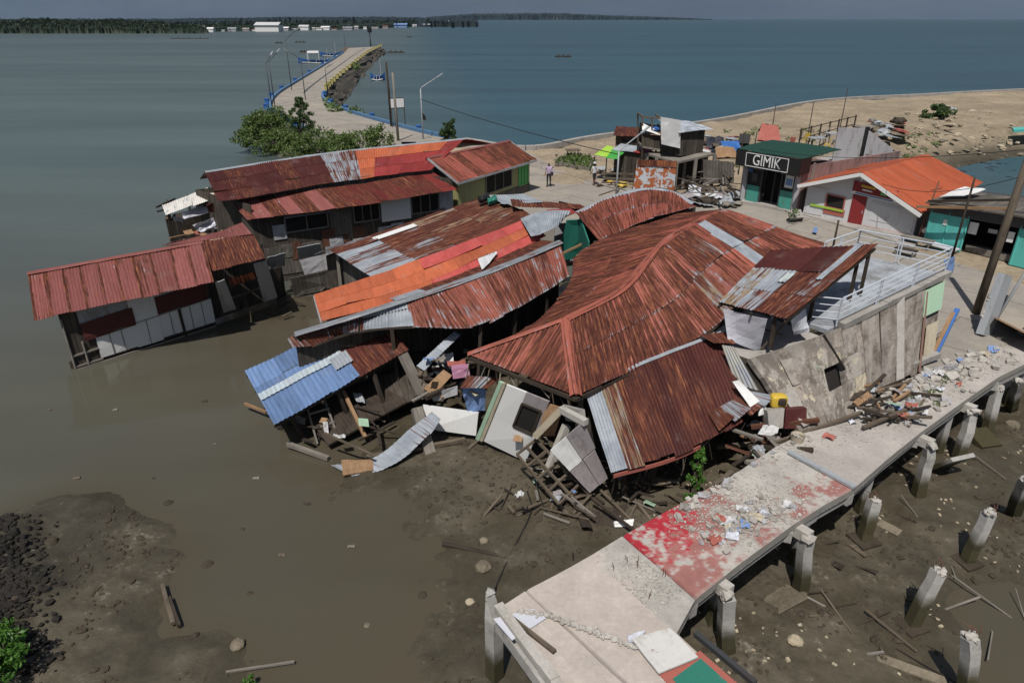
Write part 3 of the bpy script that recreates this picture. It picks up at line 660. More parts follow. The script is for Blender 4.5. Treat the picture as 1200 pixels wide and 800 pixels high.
FARB = [(236,34,9,5,'white','steel','small pale tower house at the end of the far wood'),(246,36,9,3.5,'white','white','low white shed beside the pale tower house on the far shore'),(273,36,8,3,'whitegrey','steel','low grey harbour shed in the gap on the far shore'),
 (316,36,22,7,'white','whitecloth','big white warehouse on the far shore, largest there'),(334,35,8,3,'whitegrey','white','small pale house right beside the big white warehouse'),(357,34,9,4,'white','whitecloth','white house with a bright roof past the warehouse'),
 (382,33,8,3,'white','white','low white house in the middle of the far shore'),(408,32,9,2.5,'whitegrey','steel','low grey roofed house near the end of the far shore'),(470,28,12,3.2,'blue','blue','bright blue roofed shed on the far shore'),(503,28,14,2.2,'whitegrey','steel','long low grey shed right of the blue one'),(528,28,5,4,'white','white','white ship cabin block at the tip of the far shore')]
for k_, (px, adj) in enumerate(((262,'third small pale hut left of the big white warehouse'),(289,'tiny white hut just left of the big white warehouse'),(297,'grey hut touching the left side of the big warehouse'),(345,'tiny white hut between the warehouse and the bright roofed house'),(368,'small pale house right of the bright roofed house'),(374,'tiny grey hut in front of the far wood at the middle'),(392,'white hut right of the low house on the middle far shore'),(418,'small white house at the right of the far low roofed house'),(428,'tiny pale hut in the gap before the blue roofed shed'),(440,'pale hut left of the blue roofed shed on the far shore'),(452,'white hut nearest the left of the blue roofed shed'),(486,'tiny pale hut between the blue shed and the long grey shed'))):
    FARB.append((px, 34.5-.006*(px-260)-(3 if px > 430 else 0), 3+2.2*((k_*7) % 4)/2, 1.5+.5*((k_*5) % 3), ('whitegrey','lilac','white')[k_ % 3], ('steel','slab','rusty','whitegrey')[k_ % 4], adj))
for px, py, wp, hp, mw, mr, lb in FARB:
    b = P(px, float(np.interp(px, [225,400,545],[37.8,35,29.5]))+.55-.22*(int(px*7) % 4), ZW); s = b[1]/cp/FPX; wm, hm = wp*s, hp*s*1.15; q = b-unit(b*V(1, 1, 0))*(3+wm*.4)
    r = thing('far_building', lb, 'building', q)
    mb = MB(); obox(mb, q+V(0, 0, hm*.35), (wm/2, 0, 0), (0, wm*.35, 0), (0, 0, hm*.35)); mb.build('wall', mw, r)
    mb = MB(); a, c = q+V(-wm*.53, 0, hm), q+V(wm*.53, 0, hm); o = V(0, wm*.4, 0); dz = V(0, 0, hm*.32)
    mb.add([a, c, c-o-dz, a-o-dz], BOXF); mb.add([c, a, a+o-dz, c+o-dz], BOXF); mb.build('roof', mr, r)
# ---------------------------------------------------------------- stilt houses
MAROON=(.068,.019,.016); PINK=(.225,.078,.070); CORAL=(.26,.082,.058); ORANGE=(.46,.122,.056); RED=(.27,.042,.040); GALV=(.30,.33,.36); BLUEP=(.12,.20,.40); PALE=(.40,.45,.44); TAN=(.27,.20,.13); BROWN=(.13,.048,.03)
pick = random.choice
def roof(parent, S, colf, name='roof', label=None, m='roof', **kw):
    mb = MB(); sheets(mb, S, colf, **kw); return mb.build(name, m, parent, smooth=True, label=label)
def mirror_back(rg, ev):
    rg, ev = np.asarray(rg), np.asarray(ev); b = rg+(rg-ev)*np.array((1, 1, -1)); return rg, b
def part(name, m, parent, corners, th=.04, label=None, **kw):
    mb = MB(); panel(mb, corners, th, **kw); return mb.build(name, m, parent, label=label)
def bars(name, m, parent, segs, w=.08, h=None, label=None):
    mb = MB()
    for a, b in segs: beam(mb, a, b, w, h)
    return mb.build(name, m, parent, label=label)
def window(parent, fc, u0, u1, v0, v1, frame='wood_grey', pane='dark', panes=2, o=.03):
    """frame ring with mullions, glass or void behind it as a sub-part"""
    fr = MB(); c = fc.rect(u0, u1, v0, v1, o)
    for a, b in ((0, 1), (1, 2), (2, 3), (3, 0)): beam(fr, c[a], c[b], .07, .06, up=fc.n)
    for k in range(1, panes): beam(fr, c[0]+(c[1]-c[0])*k/panes, c[3]+(c[2]-c[3])*k/panes, .05, .05, up=fc.n)
    w_ = fr.build('window', frame, parent)
    mb = MB(); panel(mb, fc.rect(u0, u1, v0, v1, o-.035), .012); mb.build('pane', pane, w_); return w_
def closed_walls(root, b0, b1, dep, z1a, z1b, m='planks', th=.06, front=False):
    """side and back walls of a house whose front runs b0-b1; dep = vector to the back"""
    b0, b1, dep = np.asarray(b0), np.asarray(b1), np.asarray(dep)
    def w(a, b, za, zb): part('wall', m, root, [a, b, V(b[0], b[1], zb), V(a[0], a[1], za)], th)
    w(b0, b0+dep, z1a, z1a); w(b1, b1+dep, z1b, z1b); w(b0+dep, b1+dep, z1a, z1b)
    if front: w(b0, b1, z1a, z1b)
# ---- 1: long pink house standing in the water on the left
root = thing('stilt_house', 'long pink and rust roofed house with white panelled front standing in the water, leftmost', 'house', P(160, 400, ZW))
rg = PL([(32,320,1.4),(132,302,1.6),(238,283,1.85)]); ev = PL([(40,376,.3),(145,353,.55),(251,331,.8)])
seq = [.55,.18,.28,.5,.2,.38,.52,.16,.45,.22,.48,.2,.42]
c1 = lambda i, j: (PINK, .24+.28*seq[i % 13], .16)
roof(root, net(rg, ev), c1, sw=.66, rl=3.2, edge=.42)
roof(root, net(*mirror_back(rg, ev)), c1, sw=.85, rl=3.2)
mb = MB(); cap_strip(mb, rg, paint=PINK, rust=.35); mb.build('ridge_cap', 'roof', root)
rg2 = PL([(237,283,1.9),(297,274,2.05)]); ev2 = PL([(249,317,1.1),(311,303,1.15)])
c2 = lambda i, j: ((PINK, .82, .2) if i < 3 else (PINK, .5, .45))
roof(root, net(rg2, ev2), c2, label='dark rusted right end of the pink roof')
roof(root, net(PL([(188,288,1.75),(240,282,1.9),(296,274,2.08)]), PL([(205,283,1.9),(250,273,2.0),(284,261,2.25)])), lambda i, j: (PINK, .3, .2))
fb0, fb1 = P(88,431,-2.12), P(252,379,-2.05)
fc = Facade(fb0, fb1, fb0+V(0,0,2.45), fb1+V(0,0,2.85), (0,-1,0))
part('wall', 'planks', root, fc.rect(0,1,0,1), .05)
part('wall_panel', 'white', root, fc.rect(.17,.42,.04,.42,.06), .025, jit=.01, nu=4, nv=3)
part('wall_panel', 'white', root, fc.rect(.42,.60,.02,.98,.085), .025, jit=.012, nu=3, nv=4)
part('wall_panel', 'white', root, fc.rect(.60,.76,.05,.46,.065), .025, jit=.01, nu=3, nv=3)
part('wall_panel', 'white', root, fc.rect(.765,1.0,.04,.46,.075), .025, jit=.01, nu=3, nv=3)
part('wall_panel', 'whitegrey', root, fc.rect(.10,.42,.72,.98,.06), .02)
part('wall_panel', 'whitegrey', root, fc.rect(.60,.97,.76,.98,.06), .02)
part('window_mesh', 'maroon', root, fc.rect(.10,.44,.42,.73,.11), .03, jit=.02, nu=6, nv=3, label='maroon covered window band')
part('window_mesh', 'maroon', root, fc.rect(.60,.97,.47,.75,.11), .03, jit=.02, nu=6, nv=3, label='maroon covered window band')
bars('frame', 'wood_grey', root, [(fc.pt(0,.02,.06), fc.pt(.18,.02,.06)), (fc.pt(.0,.22,.06), fc.pt(.17,.22,.06)), (fc.pt(.085,.0,.07), fc.pt(.085,.42,.07)), (fc.pt(.0,0,.07), fc.pt(0,.9,.07)), (fc.pt(0,-.03,.1), fc.pt(1,-.03,.1))], .07)
bars('batten', 'wood_grey', root, [(fc.pt(u,.04,.10), fc.pt(u,.46,.10)) for u in (.255,.335,.51,.68,.83,.92)]+[(fc.pt(.17,.44,.11), fc.pt(1,.46,.11))], .022)
bars('post', 'wood_dark', root, [(fc.pt(.76,-.2,.1), fc.pt(.75,.45,.12))], .09)
hd = (rg[0]-ev[0])*V(1,1,0)*1.45
closed_walls(root, fb0, fb1, hd, .5, .95)
for u in (0,.25,.5,.75,1):
    bars('stilt', 'wood_dark', root, [(fc.pt(u,-.35,-.2), fc.pt(u,.1,-.2))], .16)
gb0, gb1 = P(254,377,-2.05), P(323,352,-2.0); g2 = Facade(gb0, gb1, gb0+V(0,0,3.0), gb1+V(0,0,3.1), (0,-1,0))
part('wall', 'planks', root, g2.rect(0,1,0,.95,-.35), .05)
part('wall_panel', 'whitegrey', root, PL([(252,331,.6),(263,327,.65),(277,362,-1.4),(262,366,-1.5)]), .03, jit=.02, nu=3, nv=4)
part('wall_panel', 'whitegrey', root, PL([(297,309,.9),(312,305,.9),(325,348,-1.4),(309,354,-1.55)]), .03, jit=.02, nu=3, nv=4)
roof(root, net(PL([(268,327,.35),(299,318,.4)]), PL([(271,335,.0),(303,325,.05)])), lambda i, j: (ORANGE, .5, .2), name='awning', sw=.8)
bars('beam', 'wood', root, [(P(262,352,-1.2), P(310,336,-1.1)), (P(285,345,-1.5), P(287,366,-2.1))], .09)
# ---- 2: long rear house with two roof levels
root = thing('stilt_house', 'long two level house with maroon, galvanised and orange roof strips, behind the pink house', 'house', P(420, 262, ZW))
rgu = PL([(240,202,3.4),(385,180,3.6),(545,163,3.8)]); evu = PL([(256,238,2.4),(400,213,2.6),(505,199,2.72)])
S = net(rgu, evu)
def cu(i, j):
    if i < 7: return (MAROON, .35+.2*(i % 3 == 1), .0)
    if i < 9: return (GALV, .52, .9)
    if i > 13: return (RED, .15, -.1)
    return (ORANGE, .05, -.2) if j == 0 or i < 10 else (RED, .12, -.1)
roof(root, S, cu, sw=.95, rl=1.7)
b = net(*mirror_back(rgu, evu)); roof(root, b, cu, sw=.95, rl=3.5)
mb = MB(); cap_strip(mb, rgu+V(0,0,.02), .3, paint=(.28,.30,.32), rust=.25, wear=.5); mb.build('ridge_cap', 'roof', root)
rl_ = PL([(284,234,2.2),(395,219,2.35),(508,202,2.5)]); el_ = PL([(300,256,1.6),(420,241,1.75),(536,222,1.9)])
def c3(i, j):
    if i < 6: return (PINK, .62 if i % 2 else .3, .2)
    return ((.125,.023,.02), .38+.15*random.random(), -.1) if i < 12 else ((.19,.032,.028), .35, -.1)
roof(root, net(rl_, el_), c3, name='lower_roof', sw=.85, rl=3)
roof(root, net(PL([(272,239,2.0),(284,234,2.2)]), PL([(290,258,1.5),(300,256,1.6)])), lambda i, j: (PINK, .6, .2), name='lower_roof')
inw = unit((rl_[1]-el_[1])*V(1,1,0))*.55
e0, e1 = el_[0]+inw, el_[-1]+inw
f0, f1 = V(e0[0],e0[1],-2.2), V(e1[0],e1[1],-.9)
fc = Facade(V(*f0[:2],-2.2), V(*f1[:2],-2.2), V(*f0[:2],1.75), V(*f1[:2],2.05), (.4,-1,0))
part('wall', 'planks', root, fc.rect(0,1,0,1), .06)
for u0, u1, n_ in ((.14,.34,2),(.47,.60,3),(.77,.92,3)): window(root, fc, u0, u1, .68, .93, panes=n_, o=.08)
part('wall_panel', 'white', root, fc.rect(.61,.765,.63,.95,.07), .03)
part('wall_panel', 'whitegrey', root, fc.rect(.925,1,.63,.95,.07), .03)
part('wall_panel', 'whitegrey', root, fc.rect(.08,.14,.60,.80,.07), .03)
part('wall_panel', 'planks_grey', root, fc.rect(.35,.46,.45,.93,.07), .03)
part('wall_panel', 'planks_grey', root, fc.rect(.0,.3,.1,.5,.05), .03)
part('ledge', 'wood_grey', root, [fc.pt(.45,.45,.05), fc.pt(1,.5,.05), fc.pt(1,.5,.6), fc.pt(.45,.45,.6)], .06)
part('ledge', 'steel', root, [fc.pt(.14,.92,.10), fc.pt(.35,.92,.10), fc.pt(.35,.90,.4), fc.pt(.14,.90,.4)], .03)
closed_walls(root, V(*f0[:2],-2.2), V(*f1[:2],-2.2), (rgu[0]-el_[0])*V(1,1,0)*1.25, 2.2, 2.4)
for k in range(16):
    u = random.uniform(0,.95); v = random.uniform(.08,.5); wd, hh = random.uniform(.04,.11), random.uniform(.12,.3)
    part('wall_panel', pick(['planks_grey','steel','whitegrey','rusty','wood_grey','planks']), root, fc.rect(u,min(1,u+wd),v,v+hh,.075+.012*(k % 5)), .025, jit=.015, nu=3, nv=3)
# upper front wall between the roofs
q0, q1 = rl_[0]+V(.0,.1,0), rl_[-1]+V(0,.1,0)
part('wall', 'planks_grey', root, [q0-V(0,0,.3), q1-V(0,0,.3), q1+V(0,0,.3), q0+V(0,0,.35)], .05)
# hanging sheets below the rear house
root2 = root
part('wall_panel', 'whitegrey', root, PL([(351,305,-.3),(384,297,-.2),(390,314,-1.0),(357,322,-1.1)]), .03, jit=.02, nu=3, nv=3)
part('wall_panel', 'steel', root, PL([(348,290,.2),(375,285,.3),(378,298,-.5),(350,303,-.6)]), .03, jit=.02, nu=3, nv=3)
part('wall_panel', 'steel', root, PL([(313,302,.2),(334,296,.2),(334,311,-.7),(318,316,-.7)]), .03, jit=.03, nu=3, nv=3)
part('wall_panel', 'planks', root, PL([(300,320,-.4),(330,312,-.4),(335,345,-2.2),(325,352,-2.2)]), .04)
part('wall_panel', 'planks_grey', root, PL([(340,326,-1.0),(388,316,-1.0),(392,336,-2.0),(345,347,-2.1)]), .04)
part('wall_panel', 'red', root, PL([(307,262,1.0),(318,260,1.0),(319,285,-.2),(310,287,-.2)]), .03)
# ---- wreck at the seaward end: white sheet lying over the broken end
w0 = thing('roof_sheet', 'long weathered white roof sheet lying over the broken seaward end of the maroon roofed house', 'roof sheet', P(222, 236, 1.6))
mb = MB(); sheets(mb, net(PL([(190,240,1.7),(222,228,1.9),(246,219,2.05)]), PL([(194,252,1.35),(225,243,1.6),(254,232,1.8)])), lambda i, j: ((.62,.60,.56), .12, .3), sw=1.6, rl=2, amp=.012); mb.build('sheet', 'roof', w0, smooth=True)
bars('batten', 'wood_dark', w0, [(P(183,243,1.62), P(205,233,1.72)), (P(184,248,1.45), P(215,240,1.55))], .08)
wr = thing('collapsed_room', 'collapsed timber room full of debris at the seaward end, under the white sheet', 'wreck', P(235, 285, ZW))
a0, a1 = P(203,296,-2.2), P(285,275,-2.2)
for nm, c in (('wall', [a0, a1, a1+V(0,0,1.9), a0+V(0,0,1.9)]), ('wall', [a0, a0+V(-1.2,3,0), a0+V(-1.2,3,2.6), a0+V(0,0,2.1)]), ('wall', [a1, a1+V(-.9,2.6,0), a1+V(-.9,2.6,3.4), a1+V(0,0,3.2)])): part(nm, 'planks', wr, c, .06)
part('floor', 'wood_dark', wr, [a0+V(0,0,1.5), a1+V(0,0,1.5), a1+V(-.9,3,1.6), a0+V(-1,3,1.6)], .08)
for k in range(6): bars('post', 'wood_dark', wr, [(a0+(a1-a0)*k/5+V(0,random.uniform(0,2.4),0), a0+(a1-a0)*k/5+V(0,random.uniform(0,2.4),3.1))], .12)
def loose(name, lab, cat, m, c, th=.035, group=None, **kw):
    mb = MB(); panel(mb, c, th, **kw); return tag(mb.build(name, m), lab, cat, group)
loose('plywood_board', 'small tan plywood board in the debris of the seaward room', 'board', 'wood_tan', PL([(212,268,.3),(226,260,.5),(233,272,.2),(218,276,.1)]))
loose('tarpaulin', 'crumpled grey blue tarpaulin over the debris below the white sheet', 'tarpaulin', 'tarp', PL([(213,250,1.3),(240,240,1.4),(244,249,1.1),(216,258,1.0)]), jit=.09, nu=6, nv=5)
loose('tarpaulin', 'torn pale tarpaulin heaped lower in the debris of the seaward room', 'tarpaulin', 'tarp', PL([(226,264,.7),(258,252,.9),(262,266,.3),(234,272,.2)]), jit=.14, nu=7, nv=6)
loose('roof_sheet', 'dark red crumpled roof sheet jammed under the maroon roof end', 'roof sheet', 'maroon', PL([(241,240,1.7),(275,231,1.8),(282,243,1.3),(246,249,1.2)]), jit=.06, nu=6, nv=4)
loose('roof_sheet', 'short pink roof sheet bent down beside the lower roof end', 'roof sheet', 'redtrim', PL([(278,247,1.4),(290,256,1.5),(298,262,.8),(282,262,.7)]), jit=.03, nu=4, nv=4)
# ---- 3: yellow green house by the road
root = thing('gabled_house', 'yellow green house with a pinkish red gable roof beside the road', 'house', P(580, 236, 0))
rg = PL([(501,185,3.25),(597,165,3.2)]); ev = PL([(537,214,2.15),(629,187,2.2)])
c4 = lambda i, j: ((.27,.075,.055), .34+.28*(i > 5)+.15*random.random(), .05)
roof(root, net(rg, ev), c4, sw=.9, rl=3.6); roof(root, net(*mirror_back(rg, ev)), c4, sw=.9, rl=3.6)
mb = MB(); cap_strip(mb, rg, .35, paint=PINK, rust=.3); mb.build('ridge_cap', 'roof', root)
inw = unit((rg[0]-ev[0])*V(1,1,0)); al = unit((ev[1]-ev[0])*V(1,1,0))
w0_, w1_ = (ev[0]+inw*.45+al*.35)*V(1,1,0), (ev[1]+inw*.45-al*.35)*V(1,1,0)
fc = Facade(w0_+V(0,0,-.3), w1_, w0_+V(0,0,2.2), w1_+V(0,0,2.25), (.6,-1,0))
part('wall', 'yellow_green', root, fc.rect(0,1,0,1), .08)
window(root, fc, .36, .72, .40, .93, panes=3, o=.07); window(root, fc, .83, .97, .3, .93, frame='green', pane='green', panes=3, o=.07)
part('wall_panel', 'planks_grey', root, fc.rect(.38,1,.0,.3,.06), .03)
dep = (rg[0]-ev[0])*V(1,1,0)*1.6
closed_walls(root, w0_+V(0,0,-.3), w1_, dep, 2.2, 2.25, 'yellow_green')
for s, z_ in ((rg[0]+al*.3, 'planks_grey'), (rg[1]-al*.35, 'yellow_green')):
    mb = MB(); e = (w0_ if z_ == 'planks_grey' else w1_); a, b_ = e+V(0,0,2.2), e+dep+V(0,0,2.2); ap = (a+b_)/2+V(0,0,.95)
    mb.add([a, b_, ap], [(0,1,2)], [(0,0),(3,0),(1.5,1)]); mb.build('gable', z_, root)
bars('bargeboard', 'whitegrey', root, [(rg[0]-V(0,0,.06), ev[0]-V(0,0,.06)), (ev[0]-V(0,0,.07), ev[1]-V(0,0,.07)), (rg[1]-V(0,0,.06), ev[1]-V(0,0,.06))], .05, .14)
# ---- 4: low roof of brown striped sheets
root = thing('collapsed_house', 'collapsed low house under a wide brown and grey striped roof, behind the orange roof', 'house', P(480, 320, ZW))
top = PL([(386,294,1.6),(480,262,2.1),(575,229,2.6)]); bot = PL([(441,329,1.35),(540,293,1.9),(632,257,2.4)])
def c5(i, j):        # (with along_u the first index runs across the slope, the second along the building)
    if j == 0: return (GALV, .42 if i % 2 else .55, .6)
    if j == 1: return (TAN, .6, .4) if i % 2 == 0 else (GALV, .55, .6)
    return pick([(BROWN, .66, .1), (TAN, .62, .3), ((.10,.035,.025), .5, .0), (BROWN, .55, .25)])
roof(root, net(top, bot), c5, along_u=True, sw=.8, rl=2.3, wave=.16)
bk = top+unit((top-bot)[1]*V(1,1,0))*1.9+V(0,0,-.7); roof(root, net(top, bk), c5, along_u=True, sw=.8, rl=2.3)
d_ = V(.5,.25,0)
a, b_, c_ = top[0]+d_, bot[0]+d_, bot[-1]
part('wall', 'planks_grey', root, [V(*a[:2],-2.2), V(*b_[:2],-2.2), b_-V(0,0,.12), a-V(0,0,.12)], .06)
part('wall', 'planks', root, [V(*b_[:2],-2.2), V(*c_[:2],-2.2), c_-V(0,0,.12), b_-V(0,0,.12)], .06)
k_ = bk[0]+d_; part('wall', 'planks', root, [V(*k_[:2],-2.2), V(*a[:2],-2.2), a-V(0,0,.15), k_-V(0,0,.1)], .06)
k2 = bk[-1]; part('wall', 'planks', root, [V(*k_[:2],-2.2), V(*k2[:2],-2.2), k2-V(0,0,.1), k_-V(0,0,.1)], .06)
part('wall_panel', 'white', root, [a*V(1,1,0)+V(.2,-.35,-1.2), b_*V(1,1,0)+V(.2,-.2,-1.3), b_*V(1,1,0)+V(.1,-.2,-.45), a*V(1,1,0)+V(.1,-.35,-.3)], .03, jit=.02, nu=4, nv=3)
part('wall_panel', 'rusty', root, [a*V(1,1,0)+V(.25,-.4,-2.0), b_*V(1,1,0)+V(.25,-.25,-2.0), b_*V(1,1,0)+V(.2,-.25,-1.3), a*V(1,1,0)+V(.2,-.4,-1.25)], .03)
bars('post', 'wood_grey', root, [(V(*a[:2],-2.3)+V(-.2,-.1,0), a+V(-.2,-.1,-.1)), (V(*b_[:2],-2.3)+V(.05,-.15,0), b_+V(.05,-.15,-.1))], .14)
S4 = net(top, bot)
for (u0,u1,v0,v1,lb,m_) in ((.24,.50,.08,.17,'narrow pale strip of sheet lying along the brown striped roof','white'),):
    loose('roof_sheet', lb, 'roof sheet', m_, [S4(np.array([u]), np.array([v]))[0]+V(0,0,.09) for u, v in ((u0,v0),(u1,v0),(u1,v1),(u0,v1))], .02, nu=5)
# sheets strewn over the upper end of the striped and orange roofs
def sheet_thing(lab, rows, col, **kw):
    mb = MB(); sheets(mb, net(*[PL(r) for r in rows]), lambda i, j: col, **kw); return tag(mb.build('roof_sheet', 'roof', smooth=True), lab, 'roof sheet')
sheet_thing('flat grey sheet at the top end of the brown striped roof, nearest the road', [[(572,229,2.75),(612,227,2.8)], [(590,240,2.7),(637,238,2.75)]], (GALV, .12, .6), sw=1.2)
sheet_thing('long brown rusted sheet lying across the roofs just below the flat grey sheet', [[(598,233,2.8),(680,240,2.6)], [(600,243,2.75),(690,246,2.5)]], (BROWN, .7, .2), sw=1.5)
sheet_thing('bent silvery sheet hanging off the upper end of the orange roof', [[(610,256,2.75),(632,248,2.85),(668,247,2.8)], [(622,277,2.6),(640,272,2.6),(658,262,2.3)]], ((.6,.62,.65), .05, .8), sw=1.0)
sheet_thing('small red sheet beside the bent silvery sheet', [[(640,246,2.8),(668,245,2.75)], [(645,251,2.75),(676,250,2.65)]], (RED, .1, .1), sw=1.4, amp=.006)
loose('cloth_bundle', 'black cloth bundle on the top edge of the brown striped roof', 'bundle', 'black', PL([(560,232,2.85),(571,228,2.9),(574,233,2.8),(562,236,2.75)]), .2, jit=.06, nu=4, nv=3)
loose('cloth_bundle', 'dark green bundle beside the black one on the striped roof', 'bundle', 'teal_dark', PL([(571,234,2.8),(581,231,2.85),(583,235,2.75),(573,238,2.7)]), .18, jit=.06, nu=4, nv=3)
# ---- 5: orange roof
root = thing('collapsed_house', 'collapsed house whose flat sagging roof is painted orange and salmon red', 'house', P(500, 370, ZW))
top = PL([(368,346,1.55),(490,305,2.05),(617,256,2.62)]); bot = PL([(377,377,1.15),(480,350,1.6),(560,319,2.0),(640,277,2.36)])
bot = catmull(bot, np.array([0,.45,1.]))
S5 = net(top, bot)
def c6(i, j): return ((ORANGE if (i < 4 or j == 1) and not (j == 2 and i > 4) else (.46,.085,.075)), -.2, -.25)
roof(root, S5, c6, sw=1.3, rl=.95, amp=.005, lift=.006, ragged=0)
part('wall', 'planks', root, [V(*top[0][:2],-2.2)+V(.4,0,0), V(*bot[0][:2],-2.2)+V(.4,0,0), bot[0]+V(.4,0,-.1), top[0]+V(.4,0,-.1)], .06)
part('wall', 'planks', root, [V(*top[0][:2],-2.2)+V(.4,0,0), V(*top[-1][:2],-2.2), top[-1]-V(0,0,.1), top[0]+V(.4,0,-.1)], .06)
part('fascia', 'whitegrey', root, [top[0]+V(-.02,0,-.25), bot[0]+V(-.02,0,-.25), bot[0]+V(-.02,0,-.02), top[0]+V(-.02,0,-.02)], .03)
# ---- 6: curved red and grey roof in front of it
root = thing('collapsed_house', 'collapsed house under a long curved roof of flaking coral iron, above the blue roof', 'house', P(520, 420, ZW))
rg = PL([(345,391,1.15),(440,362,1.6),(520,336,2.0),(590,311,2.3),(656,283,2.55)]); ev = PL([(366,406,.62),(436,384,.95),(552,383,1.1),(612,356,1.35),(667,324,1.6)])
rg_, ev_ = catmull(rg, np.linspace(0,1,7)), catmull(ev, np.linspace(0,1,7))
S6 = net(rg_, ev_)
def c7(i, j):
    if i < 3: return (pick([CORAL, GALV]), .52, .45)
    if i in (3, 4): return (GALV, .25, .8)
    return ((CORAL, .44+.1*random.random(), .30) if j == 0 else (CORAL, .46+.08*random.random(), .22))
roof(root, S6, c7, sw=.8, rl=1.5, wave=.12, ragged=.06, lap=.3)
back = rg_+unit((rg_-ev_)[3]*V(1,1,0))*1.7+V(0,0,-.35)
def c8(i, j): return pick([(GALV,.2,.7), (BROWN,.85,.1), (MAROON,.9,0), (GALV,.45,.6)])
roof(root, net(rg_[2:], back[2:]), c8, sw=1.3, rl=1.6)
mb = MB(); cap_strip(mb, rg_, .42, paint=(.20,.22,.24), rust=.42, wear=.4); mb.build('ridge_cap', 'roof', root)
part('wall', 'planks', root, [V(*rg_[0][:2],-2.2), V(*rg_[-1][:2],-2.2), rg_[-1]-V(0,0,.15), rg_[0]-V(0,0,.15)], .06)
mb = MB()
for u in (.0,.2,.4,.6,.8,.97): beam(mb, S6(np.array([u]),np.array([.0]))[0]-V(0,0,.08), S6(np.array([u]),np.array([1.]))[0]-V(0,0,.08), .07, .1)
for v_ in (.3,.95):
    q = S6(np.linspace(0,1,12), np.full(12,v_))-V(0,0,.06)
    for a, b_ in zip(q[:-1], q[1:]): beam(mb, a, b_, .05, .07)
mb.build('rafters', 'wood_dark', root)
for u in (.3,.55,.72,.88):
    e = S6(np.array([u]),np.array([.9]))[0]; bars('post', 'wood_dark', root, [(V(e[0]+random.uniform(-.3,.3),e[1]+random.uniform(-.1,.4),-2.3), e-V(0,0,.1))], .13)
part('floor', 'wood_dark', root, [V(*ev_[1][:2],-1.4)+V(.3,.3,0), V(*ev_[-1][:2],-.9)+V(0,.3,0), V(*rg_[-1][:2],-.9), V(*rg_[1][:2],-1.4)], .1)
sheet_thing('rusted end sheet curled off the left tip of the coral and grey roof', [[(337,397,.95),(350,389,1.15)], [(343,407,.7),(366,405,.7)]], (TAN, .55, .6), sw=.5)
sheet_thing('white triangle of sheet between the orange roof and the curved roof', [[(560,304,2.2),(582,295,2.3)], [(565,318,2.2),(583,298,2.3)]], ((.62,.63,.64), -.1, .3), sw=.9, amp=.006)
# ---- 7: blue roofed lean-to fallen into the mud
root = thing('collapsed_shed', 'fallen shed with a blue and rust sheet roof tilted into the mud', 'shed', P(390, 500, ZW))
A, B, C = P(287,435,-.2), P(322,499,-.95), P(479,409,.12); D = A+C-B+V(0,0,-.15)
S7 = net([A, D], [B, C])
def c9(i, j):
    if i <= 2: return (BLUEP, -.05, .0) if j != 1 else ((PALE, .2, .3))
    if i == 3: return (BLUEP, .15, .2) if j > 0 else (BLUEP, .1, .05)
    return (MAROON, .55, .0) if j > 0 else (CORAL, .7, .2)
S7b = net([A, D], [A*.67+B*.33, D*.67+C*.33]); S7c = net([A*.67+B*.33, D*.67+C*.33], [B, C])
def bl(seg):
    def f(i, j):
        if i >= 3: return (MAROON, .5, -.1) if seg else (BROWN, .75, .2)
        return ((.125,.20,.36), -.08+.12*(i == 2), -.05+.1*(i == 2))
    return f
roof(root, S7b, bl(0), sw=1.15, rl=3, wave=.17, amp=.016, along_u=False); roof(root, S7c, bl(1), sw=1.15, rl=3, wave=.17, amp=.016, along_u=False)
Sp = lambda u, v: S7(u*.60, .46+v*.12)+V(0,0,.06)
roof(root, Sp, lambda i, j: ((.36,.42,.46), .25, .3), name='roof_strip', sw=3, wave=.17, amp=.014, label='pale bleached strip across the blue roof')
roof(root, lambda u, v: S7(.50+u*.13, .52+v*.22)+V(0,0,.1), lambda i, j: (GALV, .1, .6), name='roof_patch', sw=1, label='grey patch on the blue roof')
mb = MB()
for v_ in (.05,.35,.65,.97): beam(mb, S7(np.array([0.]),np.array([v_]))[0]-V(0,0,.1), S7(np.array([1.]),np.array([v_]))[0]-V(0,0,.1), .06, .09)
for u in (.02,.33,.66,.98): beam(mb, S7(np.array([u]),np.array([0.]))[0]-V(0,0,.17), S7(np.array([u]),np.array([1.]))[0]-V(0,0,.17), .06, .09)
mb.build('rafters', 'wood_dark', root)
for u, v_, dx, dy in ((.12,.9,.2,.5),(.45,.93,.3,.3),(.72,.95,.5,-.3),(.98,.97,.35,-.5),(.1,.3,.2,.2),(.5,.4,.1,.2),(.9,.4,0,.2)):
    q = S7(np.array([u]),np.array([v_]))[0]-V(0,0,.2); bars('post', 'wood_dark', root, [(q, V(q[0]+dx,q[1]+dy,-2.3))], .12)
q = [S7(np.array([u]),np.array([.45]))[0] for u in (.1,.95)]
part('wall', 'planks', root, [V(*q[0][:2],-2.2), V(*q[1][:2],-2.2), q[1]-V(0,0,.2), q[0]-V(0,0,.2)], .05)
lad = [(P(358,470,-1.1), P(372,520,-2.1)), (P(378,462,-.9), P(396,512,-2.0)), (P(362,485,-1.4), P(386,478,-1.2)), (P(367,503,-1.8), P(392,494,-1.6))]
bars('frame', 'wood_grey', root, lad, .06)

part('floor', 'wood_dark', root, PL([(352,478,-1.55),(455,440,-1.25),(480,470,-1.5),(385,522,-1.95)]), .08)
part('floor', 'planks', root, PL([(440,440,-1.2),(500,432,-.9),(505,462,-1.3),(455,480,-1.7)]), .06)
